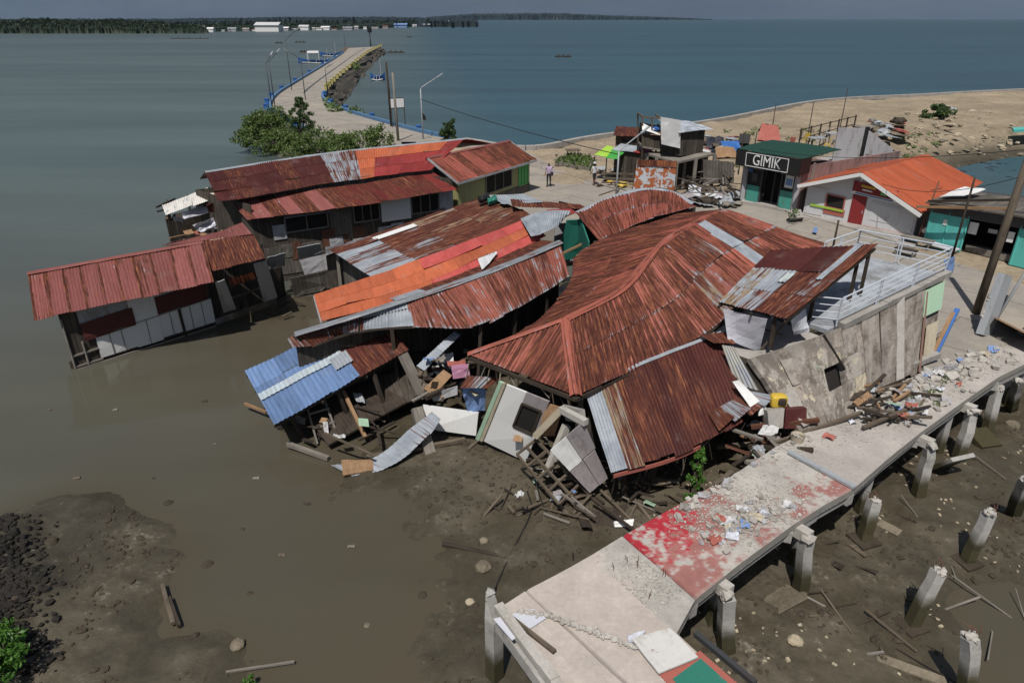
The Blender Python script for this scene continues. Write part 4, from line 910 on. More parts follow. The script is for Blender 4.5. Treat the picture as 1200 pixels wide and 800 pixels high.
# ---------------------------------------------------------------- big collapsed house
root = thing('collapsed_house', 'largest collapsed house, under the rippled dark red hip roof with coral ridge bands', 'house', P(740, 400, ZW))
Rg = PL([(663,373,2.5),(727,339,2.85),(759,304,3.25),(784,278,3.45),(821,257,3.5),(850,246,3.45)])
Er = PL([(675,464,1.15),(760,425,1.15),(825,392,1.4),(872,355,1.95),(918,319,2.45),(970,288,2.7)])
Wl = PL([(548,415,1.3),(621,384,1.35),(667,332,1.8),(676,300,2.2),(712,278,2.5),(795,251,2.9)])
mid = (Rg+Er)/2+np.array([V(0,0,q) for q in (.0,.10,-.06,.12,.05,.05)])
c10 = lambda i, j: ((.31,.092,.065), .58+.16*(random.random()-.5), .14+.14*(random.random() > .6))
def c11(i, j):
    if i == 12 : return (GALV, .2, .7)
    q = random.random()
    if q < .10: return (MAROON, .45, .0)
    if q < .16: return (TAN, .58, .45)
    return c10(i, j)
roof(root, net(Rg, mid, Er), c11, sw=.85, rl=2.3, wave=.14, amp=.022, ragged=.02, lift=.014, lap=.42)
midl = (Rg+Wl)/2+np.array([V(0,0,q) for q in (.0,.05,-.05,.08,.0,.0)])
roof(root, net(Rg, midl, Wl), lambda i, j: ((.29,.084,.058), .66+.12*(random.random()-.5), .08), sw=.85, rl=2.2, wave=.14, amp=.022, ragged=.03, lift=.014, lap=.34)
ap, el_, er_ = Rg[0], Wl[0], Er[0]
ua = float(np.dot(ap-el_, (er_-el_)*V(1,1,0))/np.dot((er_-el_)*V(1,1,0), (er_-el_)*V(1,1,0))); base_a = el_+(er_-el_)*ua
def Stri(u, v):
    h_ = np.minimum(np.clip(u/ua,0,1), np.clip((1-u)/(1-ua),0,1))
    return el_+(er_-el_)*u[:, None]+(ap-base_a)[None]*((1-v)*h_)[:, None]
roof(root, Stri, lambda i, j: ((.31,.092,.065), .54+.1*(random.random()-.5), .15), name='hip_roof', sw=.85, rl=1.5, wave=.14, amp=.022, lift=.004, lap=.25)
mb = MB(); cap_strip(mb, Rg, .34, .08, .06, paint=(.33,.10,.07), rust=.46, wear=.25); cap_strip(mb, [ap, er_+V(0,0,.02)], .36, .08, .06, paint=(.33,.10,.07), rust=.46, wear=.3); cap_strip(mb, [ap, el_+V(0,0,.02)], .24, .06, .05, paint=(.33,.10,.07), rust=.4, wear=.35)
mb.build('ridge_cap', 'roof', root)
# substructure
mb = MB()
for u in np.linspace(0,1,9):
    a, c = catmull(Rg, np.array([u]))[0], catmull(Er, np.array([u]))[0]; beam(mb, a-V(0,0,.12), c-V(0,0,.14), .07, .11)
    c = catmull(Wl, np.array([u]))[0]; beam(mb, a-V(0,0,.12), c-V(0,0,.14), .07, .11)
for C_ in (Er, Wl):
    q = catmull(C_, np.linspace(0,1,14))-V(0,0,.12)
    for a, c in zip(q[:-1], q[1:]): beam(mb, a, c, .06, .12)
beam(mb, el_-V(0,0,.12), er_-V(0,0,.12), .06, .12)
mb.build('rafters', 'wood_dark', root)
cen = (Rg[0]+Rg[-1])/2
def inset(p, k=.12): return p+(np.array((cen[0],cen[1],p[2]))-p)*0+unit((catmull(Rg,np.array([.4]))[0]-p)*V(1,1,0))*k*4
wl = [inset(p, .14) for p in catmull(Wl, np.linspace(0,1,6))]; we = [inset(p, .14) for p in catmull(Er, np.linspace(0,1,6))]
for ls, m_ in ((wl, 'planks'), (we, 'planks')):
    for i in range(1 if ls is wl else 2, 5):
        a, c = ls[i], ls[i+1]; part('wall', m_, root, [V(*a[:2],-2.2), V(*c[:2],-2.2), c-V(0,0,.2), a-V(0,0,.2)], .06)
a, c = wl[-1], we[-1]; part('wall', 'planks', root, [V(*a[:2],-1), V(*c[:2],-1), c-V(0,0,.2), a-V(0,0,.2)], .06)
part('floor', 'wood_dark', root, [V(*wl[0][:2],-1.2), V(*we[1][:2],-1.3), V(*we[4][:2],-.5), V(*wl[4][:2],-.5)], .1)
for i, (p, q) in enumerate(((.02,0),(.2,0),(.4,0),(.0,1),(.3,1))):
    e = catmull(Wl if q == 0 else Er, np.array([p]))[0]; e = inset(e, .1); bars('post', 'wood', root, [(V(e[0]+random.uniform(-.4,.4),e[1]+random.uniform(-.3,.3),-2.3), e-V(0,0,.15))], .15)
# teal room seen through the gap behind the ridge
part('wall', 'teal_dark', root, PL([(652,305,.3),(664,258,2.4),(712,256,2.5),(712,300,.4)]), .06, label='dark teal room wall seen through the gap in the roofs')
bars('beam', 'wood_tan', root, [(P(657,298,1.1), P(686,284,1.6))], .09)
# broken gable end: white wall with its window, corner trim, beams, lilac panels, lattice
wq = PL([(594,450,.85),(644,470,.9),(617,540,-1.85),(567,516,-1.75)])
fcw = Facade(wq[3], wq[2], wq[0], wq[1], (0,-1,0))
part('wall_panel', 'white', root, fcw.rect(0,1,0,.44,0), .06)
part('wall_panel', 'white', root, fcw.rect(0,.48,.44,1,0), .06)
part('wall_panel', 'lilac', root, fcw.rect(.48,1,.84,1,.0), .05)
part('wall_panel', 'lilac', root, fcw.rect(.93,1.02,.44,.84,.0), .05)
window(root, fcw, .49,.92,.45,.83, frame='wood_dark', pane='dark', panes=1, o=.04)
part('corner_trim', 'pale_green', root, fcw.rect(-.16,-.07,0,1.02,.06), .09)
part('corner_trim', 'cream', root, fcw.rect(-.07,0,0,1.02,.05), .07)
part('wall_panel', 'wood_tan', root, PL([(640,472,.75),(660,478,.75),(650,510,-.4),(630,510,-.4)]), .05, label='brown inner board beside the lilac panels')
la, lb, lc, ld = PL([(645,527,-.3),(682,495,.7),(712,559,-1.35),(691,577,-1.75)])
fl = Facade(ld, lc, la, lb, (0,-1,0))
part('wall_panel', 'lilac', root, fl.rect(0,.52,.0,.50,0), .05, jit=.01, nu=3, nv=3); part('wall_panel', 'lilac', root, fl.rect(.54,1,.0,.52,.02), .05, jit=.01, nu=3, nv=3)
part('wall_panel', 'white', root, fl.rect(0,.5,.52,1.0,.01), .05, jit=.01, nu=3, nv=3); part('wall_panel', 'lilac', root, fl.rect(.52,1.05,.54,1,.0), .05, jit=.01, nu=3, nv=3)
bars('beam', 'cream', root, [(P(627,511,-.3), P(657,480,.7))], .17)
bars('beam', 'rubble', root, [(P(657,479,.72), P(687,495,.75))], .18)
bars('beam', 'rubble', root, [(P(664,498,.1), P(640,556,-1.5))], .2)
part('wall_panel', 'slab', root, PL([(660,474,.8),(684,480,.95),(686,497,.6),(664,492,.3)]), .08)
lt = PL([(606,532,-1.0),(628,515,-.5),(692,580,-1.9),(668,606,-2.1)]); flt = Facade(lt[0], lt[3], lt[1], lt[2], (0,0,1))
sg = [(flt.pt(0,0), flt.pt(1,0)), (flt.pt(0,1), flt.pt(1,1)), (flt.pt(0,.5), flt.pt(1,.5))]+[(flt.pt(u,-.03), flt.pt(u,1.03)) for u in (0,.2,.4,.6,.8,1)]
bars('lattice', 'wood', root, sg, .07)
bars('lattice', 'wood_dark', root, [(flt.pt(u,0,-.3), flt.pt(u+.15,1,-.3)) for u in (.1,.35,.6,.8)], .07)
# ---- maroon lean-to roof along its front
root = thing('lean_to', 'steep maroon lean-to roof with a grey left edge sagging over mud beside the walkway', 'lean-to', P(790, 530, ZW))
T = PL([(684,455,1.05),(760,423,1.2),(848,389,1.5)]); B_ = PL([(716,553,-.35),(800,528,-.15),(886,482,.15)])
S9 = net(T, B_)
def c12(i, j):
    if i == 0: return (GALV, .15, .7)
    if i == 1: return (TAN, .48, .45)
    return (MAROON, .42+.12*(random.random() > .6), -.2)
roof(root, S9, c12, sw=.62, rl=6, wave=.12, amp=.015, ragged=.10)
for k, (u0, u1, dz, dx) in enumerate(((.72,.80,.10,.05),(.80,.88,.2,.15),(.88,.96,.16,.3),(.95,1.02,.3,.42))):
    Sx = net([S9(np.array([u0]),np.array([.78]))[0]+V(0,0,.05), S9(np.array([u1]),np.array([.78]))[0]+V(0,0,.05)], [S9(np.array([u0]),np.array([1.04]))[0]+V(dx,.1,dz+.1), S9(np.array([u1]),np.array([1.0]))[0]+V(dx+.15,.1,dz+.2)])
    roof(root, Sx, lambda i, j: pick([(BROWN, .6, .35), (GALV, .45, .7)]), name='torn_sheet', sw=.7, rl=3, wave=.1, amp=.02)
Sg = net(PL([(846,404,1.55),(860,406,1.6)]), PL([(862,450,.5),(890,458,.6)])); roof(root, Sg, lambda i, j: ((.42,.42,.38), .15, .5), name='end_sheet', sw=.7, wave=.12)
Sg = net(PL([(818,392,1.62),(850,389,1.62)]), PL([(836,402,1.55),(862,402,1.55)])); roof(root, Sg, lambda i, j: (BROWN, .55, 0), name='end_sheet', sw=.9)
pts = [S9(np.array([u]),np.array([1.]))[0]+V(0,-.02,-.14) for u in np.linspace(.02,.62,8)]
mb = MB()
for a, c in zip(pts[:-1], pts[1:]): panel(mb, [a-V(0,0,.07), c-V(0,0,.07), c+V(0,0,.05), a+V(0,0,.05)], .03)
mb.build('fascia', 'redtrim', root)
mb = MB(); cap_strip(mb, T+V(0,.02,.02), .16, .05, .05, paint=(.36,.38,.40), rust=.25, wear=.6); mb.build('ridge_cap', 'roof', root)
mb = MB()
for u in np.linspace(.03,.97,6): beam(mb, S9(np.array([u]),np.array([.02]))[0]-V(0,0,.1), S9(np.array([u]),np.array([.97]))[0]-V(0,0,.1), .06, .1)
for v_ in (.1,.5,.93):
    q = S9(np.linspace(.02,.98,8), np.full(8,v_))-V(0,0,.06)
    for a, c in zip(q[:-1], q[1:]): beam(mb, a, c, .05, .07)
mb.build('rafters', 'wood_dark', root)
for u in (.12,.4,.7,.95):
    q = S9(np.array([u]),np.array([.85]))[0]; bars('post', 'wood_dark', root, [(V(q[0]+random.uniform(-.3,.3),q[1]+.4,-2.3), q-V(0,0,.12))], .13)
q0, q1 = T[0]+V(.2,.2,-.2), T[-1]+V(0,.2,-.2); part('wall', 'planks', root, [V(*q0[:2],-2.2), V(*q1[:2],-2.2), q1, q0], .06)
loose('board', 'white bent board stuck against the right edge of the maroon lean-to', 'board', 'white', PL([(858,447,.9),(866,445,1.0),(890,470,.45),(879,477,.35)]), .04, jit=.01, nu=3, nv=3)
loose('board', 'small white broken board below the bent one at the lean-to edge', 'board', 'white', PL([(890,478,.3),(897,475,.35),(899,484,.1),(889,487,.1)]), .04)
# ---- far curved roof beside the road
root = thing('collapsed_house', 'collapsed house with an arched coral red roof, between the teal room and the road', 'house', P(750, 265, -1))
rg = PL([(675,250,2.75),(712,233,3.2),(752,222,3.45),(787,225,3.4),(813,239,3.0)]); ev = PL([(702,283,2.3),(727,272,2.55),(757,259,2.8),(787,250,2.85),(817,242,2.85)])
S12 = net(rg, ev); roof(root, S12, lambda i, j: ((.28,.082,.058), .52, .18), sw=.85, rl=1.5, wave=.14, ragged=.03, lap=.28)
mb = MB(); cap_strip(mb, rg+V(0,.05,0), .35, paint=GALV, rust=.2, wear=.6); mb.build('ridge_cap', 'roof', root)
bk = rg+V(-.9,1.4,-.8); roof(root, net(rg, bk), lambda i, j: ((.40,.105,.075), .5, .3), sw=.85, rl=2)
a, c = bk[0]-V(0,0,.1), bk[-1]-V(0,0,.1); part('wall', 'whitegrey', root, [V(*a[:2],-.4), V(*c[:2],0), c, a], .08)
a, c = ev[0]+V(-.4,.3,-.1), rg[0]+V(.2,.1,-.15); part('wall', 'teal_dark', root, [V(*a[:2],-1), V(*c[:2],-1), c, a], .06)
a, c = ev[0]+V(-.2,.3,-.1), ev[-1]+V(0,.3,-.1); part('wall', 'planks', root, [V(*a[:2],-1.5), V(*c[:2],-.5), c, a], .06)
a, c = rg[-1]+V(-.2,.1,-.1), bk[-1]+V(-.2,0,-.1); part('wall', 'planks', root, [V(*ev[-1][:2],-.3), V(*c[:2],-.3), c, a], .06)
# ---------------------------------------------------------------- block walled terrace house
root = thing('collapsed_house', 'collapsed concrete block house with a white railed roof terrace, leaning beside the broken walkway', 'house', P(1010, 420, -.2))
wt = PL([(879,420,1.35),(966,391,1.75),(1045,353,2.15),(1108,322,2.5)]); wb = PL([(942,512,-.35),(985,492,-.15),(1045,452,-.1),(1092,430,-.1)])
wtu, wbu = catmull(wt, np.linspace(0,1,24)), catmull(wb, np.linspace(0,1,24))
nrm = unit(np.cross(wb[-1]-wb[0], wt[1]-wb[1])); nrm = nrm if nrm[1] < 0 else -nrm
mb = MB(); Lw = np.linalg.norm(wtu[-1]-wtu[0]); nv = 16
def wallpt(u, v): return catmull(wt, np.array([u]))[0]*v+catmull(wb, np.array([u]))[0]*(1-v)
U_, V_ = 60, 24; G_ = np.zeros((U_, V_, 3)); UV_ = np.zeros((U_, V_, 2))
for i in range(U_):
    for j in range(V_):
        u, v = i/(U_-1), j/(V_-1); p = wallpt(u, v)
        G_[i, j] = p+nrm*(.05*(n1.fbm(np.array([u*9]), np.array([v*4]), 3)[0]-.5)+.07*math.sin(u*5)); UV_[i, j] = (u*Lw, v*2.4)
win = (.285, .375, .32, .58)
f = [q for q in gridf(U_, V_) if not (win[0] < UV_.reshape(-1,2)[q[0],0]/Lw < win[1] and win[2] < UV_.reshape(-1,2)[q[0],1]/2.4 < win[3])]
mb.add(G_.reshape(-1,3), f, UV_.reshape(-1,2)); mb.add((G_-nrm*.18).reshape(-1,3), [tuple(q[::-1]) for q in f], UV_.reshape(-1,2))
for ring in ([(i,0) for i in range(U_)], [(i,V_-1) for i in range(U_)], [(0,j) for j in range(V_)], [(U_-1,j) for j in range(V_)]):
    A_ = [G_[q] for q in ring]; B2 = [G_[q]-nrm*.18 for q in ring]; n_ = len(ring)
    mb.add(A_+B2, [(i,i+1,i+1+n_,i+n_) for i in range(n_-1)], [tuple(UV_[q]) for q in ring]*2)
ui = [i for i in range(U_) if win[0] < i/(U_-1) < win[1]]; vj = [j for j in range(V_) if win[2] < j/(V_-1) < win[3]]
i0, i1, j0, j1 = ui[0], ui[-1]+1, vj[0], vj[-1]+1
for ring in ([(i,j0) for i in range(i0,i1+1)], [(i,j1) for i in range(i0,i1+1)], [(i0,j) for j in range(j0,j1+1)], [(i1,j) for j in range(j0,j1+1)]):
    A_ = [G_[q] for q in ring]; B2 = [G_[q]-nrm*.18 for q in ring]; n_ = len(ring)
    mb.add(A_+B2, [(i,i+1,i+1+n_,i+n_) for i in range(n_-1)], [tuple(UV_[q]) for q in ring]*2)
mb.build('block_wall', 'block', root)
c = [G_[i0,j0]-nrm*.3, G_[i1,j0]-nrm*.3, G_[i1,j1]-nrm*.3, G_[i0,j1]-nrm*.3]; part('window', 'dark', root, [c[0]-.1*(c[1]-c[0]), c[1]+.1*(c[1]-c[0]), c[2], c[3]], .03)
bars('column', 'slab', root, [(wallpt(.71,.0)+nrm*.06, wallpt(.70,1.0)+nrm*.08)], .24, label='cracked dark upright column on the block wall')
M['plaster'] = mk_paint('old_plaster', (.30,.27,.24), (.11,.085,.065), amt=.9, bs=.6, streaks=False)
for u0, u1, v0, v1, o0, o1, m_ in ((.50,.585,.02,.97,.09,.06,'plaster'),(.59,.685,.0,.94,.07,.10,'plaster'),(.735,.80,.03,.98,.10,.06,'plaster'),(.805,.86,.0,.95,.06,.09,'plaster'),(.40,.47,.62,.95,.07,.07,'plaster'),(.10,.20,.55,.86,.08,.06,'plaster'),(.02,.10,.1,.5,.12,.05,'slab'),(.44,.50,.12,.34,.06,.06,'cream'),(.22,.28,.05,.3,.10,.05,'plaster')):
    part('wall_panel', m_, root, [wallpt(u0,v0)+nrm*o0, wallpt(u1,v0)+nrm*(o0-.02), wallpt(u1,v1)+nrm*o1, wallpt(u0,v1)+nrm*(o1+.02)], .035, jit=.02, nu=5, nv=7)
bars('column', 'rusty', root, [(wallpt(.868,.0)+nrm*.09, wallpt(.872,.9)+nrm*.07)], .07, .14)
mb = MB()
for i in range(14):
    u0, u1 = .40+.6*i/14, .40+.6*(i+1)/14; beam(mb, wallpt(u0,1.0)+V(0,0,.06)+nrm*.05, wallpt(u1,1.0)+V(0,0,.06)+nrm*random.uniform(.03,.07), .30, random.uniform(.16,.24))
mb.build('edge_beam', 'slab', root)
bars('crack_gap', 'dark', root, [(wallpt(.315,.99)+nrm*.075, wallpt(.39,.5)+nrm*.05)], .05, .16, label='jagged dark crack running down the wall')
# terrace floor and parapet
bv = V(-.66,.75,0); fl0, fl1 = wallpt(.36,1.0)+V(0,0,.02), wallpt(1.,1.)+V(0,0,.02)
M['terrace'] = mk_paint('terrace_floor', (.36,.39,.43), (.17,.165,.16), amt=.85, streaks=False)
tf = [fl0-nrm*.1, fl1-nrm*.1, fl1+bv*3.3+V(0,0,-.1), fl0+bv*3.7+V(0,0,-.05)]
part('terrace_floor', 'terrace', root, tf, .16)
part('parapet', 'terrace', root, [tf[2]+V(0,0,.1), tf[3]+V(0,0,.1), tf[3]+V(0,0,.5), tf[2]+V(0,0,.5)], .1)
part('wall', 'slab', root, [V(*fl1[:2],0)-nrm*.25, V(*(tf[2])[:2],0), tf[2]-V(0,0,.1), fl1-nrm*.2-V(0,0,.1)], .15)
part('wall', 'slab', root, [V(*tf[3][:2],0), V(*tf[2][:2],0), tf[2]-V(0,0,.1), tf[3]-V(0,0,.1)], .15)
part('wall', 'planks', root, [wallpt(.02,0)-nrm*.3, wallpt(.02,0)-nrm*.3+bv*4, wallpt(.02,1)+bv*4-nrm*.25, wallpt(.02,1)-nrm*.25], .1)
part('floor', 'slab', root, [wallpt(.03,.93)-nrm*.25, wallpt(.36,.93)-nrm*.25, wallpt(.36,.93)+bv*4, wallpt(.03,.93)+bv*4], .15)
def railing(name, a, b, hgt, nrail, npost, lean=V(0,0,0), label=None):
    r = MB(); up = V(0,0,hgt)+lean
    for k in range(nrail): tube(r, [a+up*(k+1)/nrail, b+up*(k+1)/nrail], .018 if k < nrail-1 else .026, 6)
    for k in range(npost):
        p = a+(b-a)*k/(npost-1); tube(r, [p, p+up], .028, 6)
        if 0 < k < npost-1: q = p+unit(b-a)*.1; tube(r, [q, q+up], .022, 6)
    return r.build(name, 'railing', root, label=label)
railing('railing', wallpt(.385,1.)+V(0,0,.15), wallpt(.985,1.)+V(0,0,.15), .88, 5, 4, nrm*.12-V(.05,0,0), label='long white tube railing along the block wall')
railing('railing', wallpt(.385,1.)+V(0,0,.1), wallpt(.30,1.)+bv*1.6+V(0,0,.1), .95, 4, 2)
railing('railing', tf[2]+V(0,0,.1), tf[2]+(tf[3]-tf[2])*.30+V(0,0,.1), .95, 3, 3)
railing('railing', wallpt(.985,1.)+V(0,0,.15), tf[2]+V(0,0,.1), .95, 4, 3)
part('hanging_sheet', 'blue', root, PL([(1107,305,2.6),(1118,300,2.6),(1116,320,1.9),(1108,326,1.9)]), .03, jit=.04, nu=3, nv=3)
part('wall_panel', 'pale_green', root, [wallpt(.86,.62)+nrm*.1, wallpt(.985,.62)+nrm*.1, wallpt(.985,.93)+nrm*.1, wallpt(.86,.93)+nrm*.1], .03, label='patch of pale green plaster at the far end of the wall')
part('window_board', 'cream', root, [wallpt(.90,.12)+nrm*.06, wallpt(.985,.12)+nrm*.06, wallpt(.985,.5)+nrm*.06, wallpt(.90,.5)+nrm*.06], .03)
# lean-to over the terrace
lt_ = thing('terrace_canopy', 'patched canopy of maroon and streaked galvanised sheets on posts over the terrace', 'canopy', P(960, 372, 1.8))
a, b, c, d = P(841,355,2.75), P(922,373,2.85), P(1029,287,3.95), P(903,293,3.6)
Sc = net([d, c], [a*.0+ (d*.48+a*.52), c*.42+b*.58-V(0,0,.06)], [a, b])
def c13(i, j): return (MAROON, .2+.15*random.random(), -.1) if j == 0 else pick([(GALV, .55, .7), (BROWN, .6, .4), (TAN, .5, .5)])
def c14(i, j):
    if j == 0: return ((MAROON, .25, -.2) if i < 3 else ((.17,.06,.035), .6, .1)) if i != 4 else (GALV, .15, .6)
    return [(TAN,.5,.5),(GALV,.42,.7),(BROWN,.6,.3),(BROWN,.5,.45),(GALV,.3,.6),(MAROON,.3,-.1)][min(i,5)]
roof(lt_, Sc, c14, sw=.72, rl=1.9, wave=.12, ragged=.08)
roof(lt_, lambda u, v: Sc(.80+u*.07, v*.45)+V(0,0,.07), lambda i, j: (GALV, -.05, .6), name='roof_strip', sw=2)
roof(lt_, lambda u, v: Sc(.45+u*.09, .42+v*.14)+V(0,0,.09), lambda i, j: (PALE, .1, .4), name='roof_strip', sw=2)
for q, (bx, by, bz) in (((.97,.05),(1066,306,2.35)),((.86,.5),(1000,352,2.0)),((.93,.12),(1001,333,2.1)),((.8,.95),(950,395,1.7)),((.2,.9),(880,405,1.4))):
    t_ = Sc(np.array([q[0]]), np.array([q[1]]))[0]; bars('post', 'wood_dark', lt_, [(V(t_[0]+.05,t_[1]+.05,1.6 if q[0] < .85 else 2.0), t_-V(0,0,.03))], .1)
mb = MB()
for v_ in (.04,.5,.96): beam(mb, Sc(np.array([.0]),np.array([v_]))[0]-V(0,0,.07), Sc(np.array([1.02]),np.array([v_]))[0]-V(0,0,.07), .06, .09)
for u in (.02,.5,.98): beam(mb, Sc(np.array([u]),np.array([0.]))[0]-V(0,0,.14), Sc(np.array([u]),np.array([1.]))[0]-V(0,0,.14), .06, .09)
mb.build('rafters', 'wood_dark', lt_)
loose('tarpaulin', 'white tarpaulin hanging to a point under the low corner of the terrace canopy', 'tarpaulin', 'tarp', [P(848,361,2.55), P(899,374,2.6), P(890,412,1.25), P(853,398,1.55)], .015, jit=.03, nu=8, nv=8)
loose('tarpaulin', 'lilac grey cloth hanging behind the railing under the canopy', 'tarpaulin', 'tarp', [P(927,375,2.6), P(944,362,2.6), P(948,388,1.9), P(930,392,1.8)], .015, jit=.04, nu=5, nv=5)
bars_ = MB(); beam(bars_, P(889,412,1.2), P(921,378,2.5), .06); beam(bars_, P(893,385,1.8), P(917,392,1.7), .05); bars_.build('brace', 'wood', lt_)
# ---------------------------------------------------------------- the concrete walkway
DK = [((584,713),(735,915)),((616,692),(805,868)),((660,669),(868,812)),((694,650),(793,742)),((730,628),(815,702)),((767,607),(868,660)),((805,586),(931,614)),((868,551),(966,592)),((912,522),(1000,573)),((946,506),(1040,538)),((1000,484),(1080,506)),((1050,452),(1130,470)),((1092,430),(1172,441)),((1160,400),(1215,420)),((1235,370),(1330,360))]
dl = np.array([P(*a, 0) for a, _ in DK]); dr = np.array([P(*b, 0) for _, b in DK])
def dens(C, n):
    x = np.linspace(0, len(C)-1, n); i = np.minimum(x.astype(int), len(C)-2); return C[i]+(C[i+1]-C[i])*(x-i)[:, None]
ND, NT = 420, 64
Dl, Dr = dens(dl, ND), dens(dr, ND); tt = np.linspace(0, 1, NT)
D3 = Dl[:, None]*(1-tt)[None, :, None]+Dr[:, None]*tt[None, :, None]; X, Y = D3[..., 0], D3[..., 1]
sidx = np.linspace(0, len(DK)-1, ND)[:, None]*np.ones((1, NT)); tv = tt[None, :]*np.ones((ND, 1))
na, nb, ncn = n1.fbm(X*1.3, Y*1.3, 5), n2.fbm(X*3.1, Y*3.1, 4), n3.fbm(X*.7+4, Y*.7, 3)
tanc = np.array((.50,.44,.395)); grey = np.array((.42,.395,.36)); pale = np.array((.50,.46,.42))
colr = grey*(.75+.5*na)[..., None]
tn = (sidx < 3.6)&~((sidx > 3.0)&(tv > .55)); colr = np.where(tn[..., None], tanc*(.88+.24*nb)[..., None], colr)
brk = ss((sidx-3.0+1.3*(na-.5)+.5*(nb-.5))*2.2)*(sidx < 4.02); colr = colr*(1-brk[..., None])+grey*(.7+.6*nb)[..., None]*brk[..., None]
red = (sidx > 4.0)&(sidx < 8.0); rr = np.array((.36,.165,.145))*(.8+.4*nb)[..., None]; brt = np.array((.42,.030,.045))
nf = n2.fbm(X*9, Y*9, 3); kb = ss((.78-tv*1.25-np.maximum(sidx-4.9,0)*.5+1.0*(nb-.5)+.8*(na-.5)+1.5*(nf-.5))*3)
rr = rr*(1-kb[..., None])+brt*kb[..., None]
scr = ss((na*.4+nb*.35+nf*.25-.50+.05*ss((sidx-5.2)*1.4)+.09*ss((sidx-5.8)*1.2)*(tv < .6))*13)
rr = rr*(1-scr[..., None])+grey*(.8+.5*nb)[..., None]*scr[..., None]; colr = np.where(red[..., None], rr, colr)
fr = (sidx > 8.0); g2_ = np.array((.44,.405,.37)); colr = np.where(fr[..., None], g2_*(.72+.5*na)[..., None], colr)
edge = ss((tv-.955)*40); colr = colr*(1-edge[..., None]*.35)+np.array((.40,.37,.33))*edge[..., None]*.35
lines = np.zeros_like(sidx)
for s0 in (1.02, 4.02, 8.02): lines = np.maximum(lines, np.clip(1-abs(sidx-s0-.04*(na-.5))/.035, 0, 1))
colr = colr*(1-.6*lines[..., None])
D3[..., 2] = .01+.03*(na-.5)+.012*(nb-.5)-.05*lines+brk*.02*(nb-.5)
mb = MB(); mb.add(D3.reshape(-1,3), gridf(ND, NT), np.c_[X.ravel(), Y.ravel()], colr.reshape(-1,3))
sid = np.array((.33,.31,.28))
for E_, s in ((D3[:, 0], 1), (D3[:, -1], -1)):
    jag = np.c_[np.zeros(ND), np.zeros(ND), -.17-.03*RNG.random(ND)]
    Q = np.concatenate([E_, E_+jag]); mb.add(Q, [((i, i+1, i+1+ND, i+ND) if s < 0 else (i+1, i, i+ND, i+1+ND)) for i in range(ND-1)], None, sid)
lowl = D3.copy(); lowl[..., 2] = -.2; mb.add(lowl[::6, ::9].reshape(-1,3), gridf(len(lowl[::6]), len(tt[::9]))[:, ::-1], None, sid)
q = np.concatenate([D3[0], D3[0]-V(0,0,.2)]); mb.add(q, [(i+1, i, i+NT, i+NT+1) for i in range(NT-1)], None, sid)
deck = tag(mb.build('walkway', 'deck'), 'broken concrete walkway on piles with red, tan and grey worn floor patches', 'walkway')
mb = MB()
for E_, o in ((dl, 1), (dr, -1)):
    for i in range(0, len(E_)-1):
        a, b = E_[i], E_[i+1]; mid_ = (dl[i]+dr[i])/2; ins_ = unit((mid_-a)*V(1,1,0))*.18
        beam(mb, a+ins_-V(0,0,.34), b+ins_-V(0,0,.34), .2, .26)
for i in range(0, len(dl), 2): beam(mb, dl[i]-V(0,0,.36), dr[i]-V(0,0,.36), .22, .3)
mb.build('beam', 'concrete', deck)
# piles carrying it: (top pixel, base pixel, top height)
def pile(mb, b, t, w_):
    s = np.linspace(0,1,7); tube(mb, [b+(t-b)*q+RNG.normal(size=3)*.012 for q in s], [w_*(.72-.04*q)*random.uniform(.95,1.05) for q in s], 4, side=(.6,.8,0))
inner = [((885,655),(880,695)),((973,592),(962,640)),((1065,520),(1060,560)),((640,735),(640,790)),((780,640),(775,690)),((900,560),(895,600))]
mb = MB()
for i in range(1, len(dl)-1, 2):
    for q in (dl[i]*.82+dr[i]*.18, dl[i]*.15+dr[i]*.85):
        s_ = MB(); t_ = q-V(0,0,.3); pile(s_, V(q[0]+random.uniform(-.15,.15), q[1]+random.uniform(-.1,.1), -2.5), t_, .22); s_.build('pile', 'concrete', deck)
# end parapet of the walkway
mb = MB(); a, b = dl[0], dr[0]; dirv = unit(b-a)
for k in range(10): beam(mb, a+(b-a)*k/10+V(0,0,.06), a+(b-a)*(k+1)/10+V(0,0,.06), .2, random.uniform(.16,.22))
mb.build('kerb', 'rubble', deck)
mb = MB(); q = a+V(-.1,.05,0); tube(mb, [q+V(0,0,-2.4), q+V(0,0,-.3), q+V(-.06,.05,.32)], [.2,.19,.13], 4); rock(mb, q+V(-.06,.05,.35), .13)
mb.build('corner_post', 'concrete', deck)
# ---------------------------------------------------------------- broken piles standing in the mud
PILES = [((852,692),-.25,(850,765),.30,1,'pile with a beam stub touching the walkway beside the red floor, nearest of the row'),
 ((946,628),-.3,(938,700),.27,1,'pile with a crumbling beam stub under the walkway edge, second of the row'),
 ((1026,582),-.75,(1010,640),.28,2,'short tapered pile on a square dark footing in the row along the walkway'),
 ((1090,520),-.3,(1074,588),.27,1,'stained pile beside a triangular slab fragment along the walkway'),
 ((1140,480),-.3,(1121,545),.27,1,'tall stained pile under the walkway edge, below the rubble heap'),
 ((1170,452),-.4,(1155,512),.26,0,'leaning pile under the far right end of the walkway'),
 ((1194,444),-.4,(1184,482),.26,0,'last pile of the row, at the right picture edge by the walkway'),
 ((1161,597),-.5,(1131,662),.25,2,'free standing pale pile with a dark muddy foot, halfway up the right mud'),
 ((1103,664),-.55,(1066,735),.26,2,'free standing leaning pile with a shallow square footing in the mud'),
 ((1137,741),-.45,(1134,832),.27,2,'free standing pile with a shattered top and bent rebar at the bottom edge'),
 ((1204,560),-.35,(1186,604),.27,0,'stained free standing pile cut by the right picture edge')]
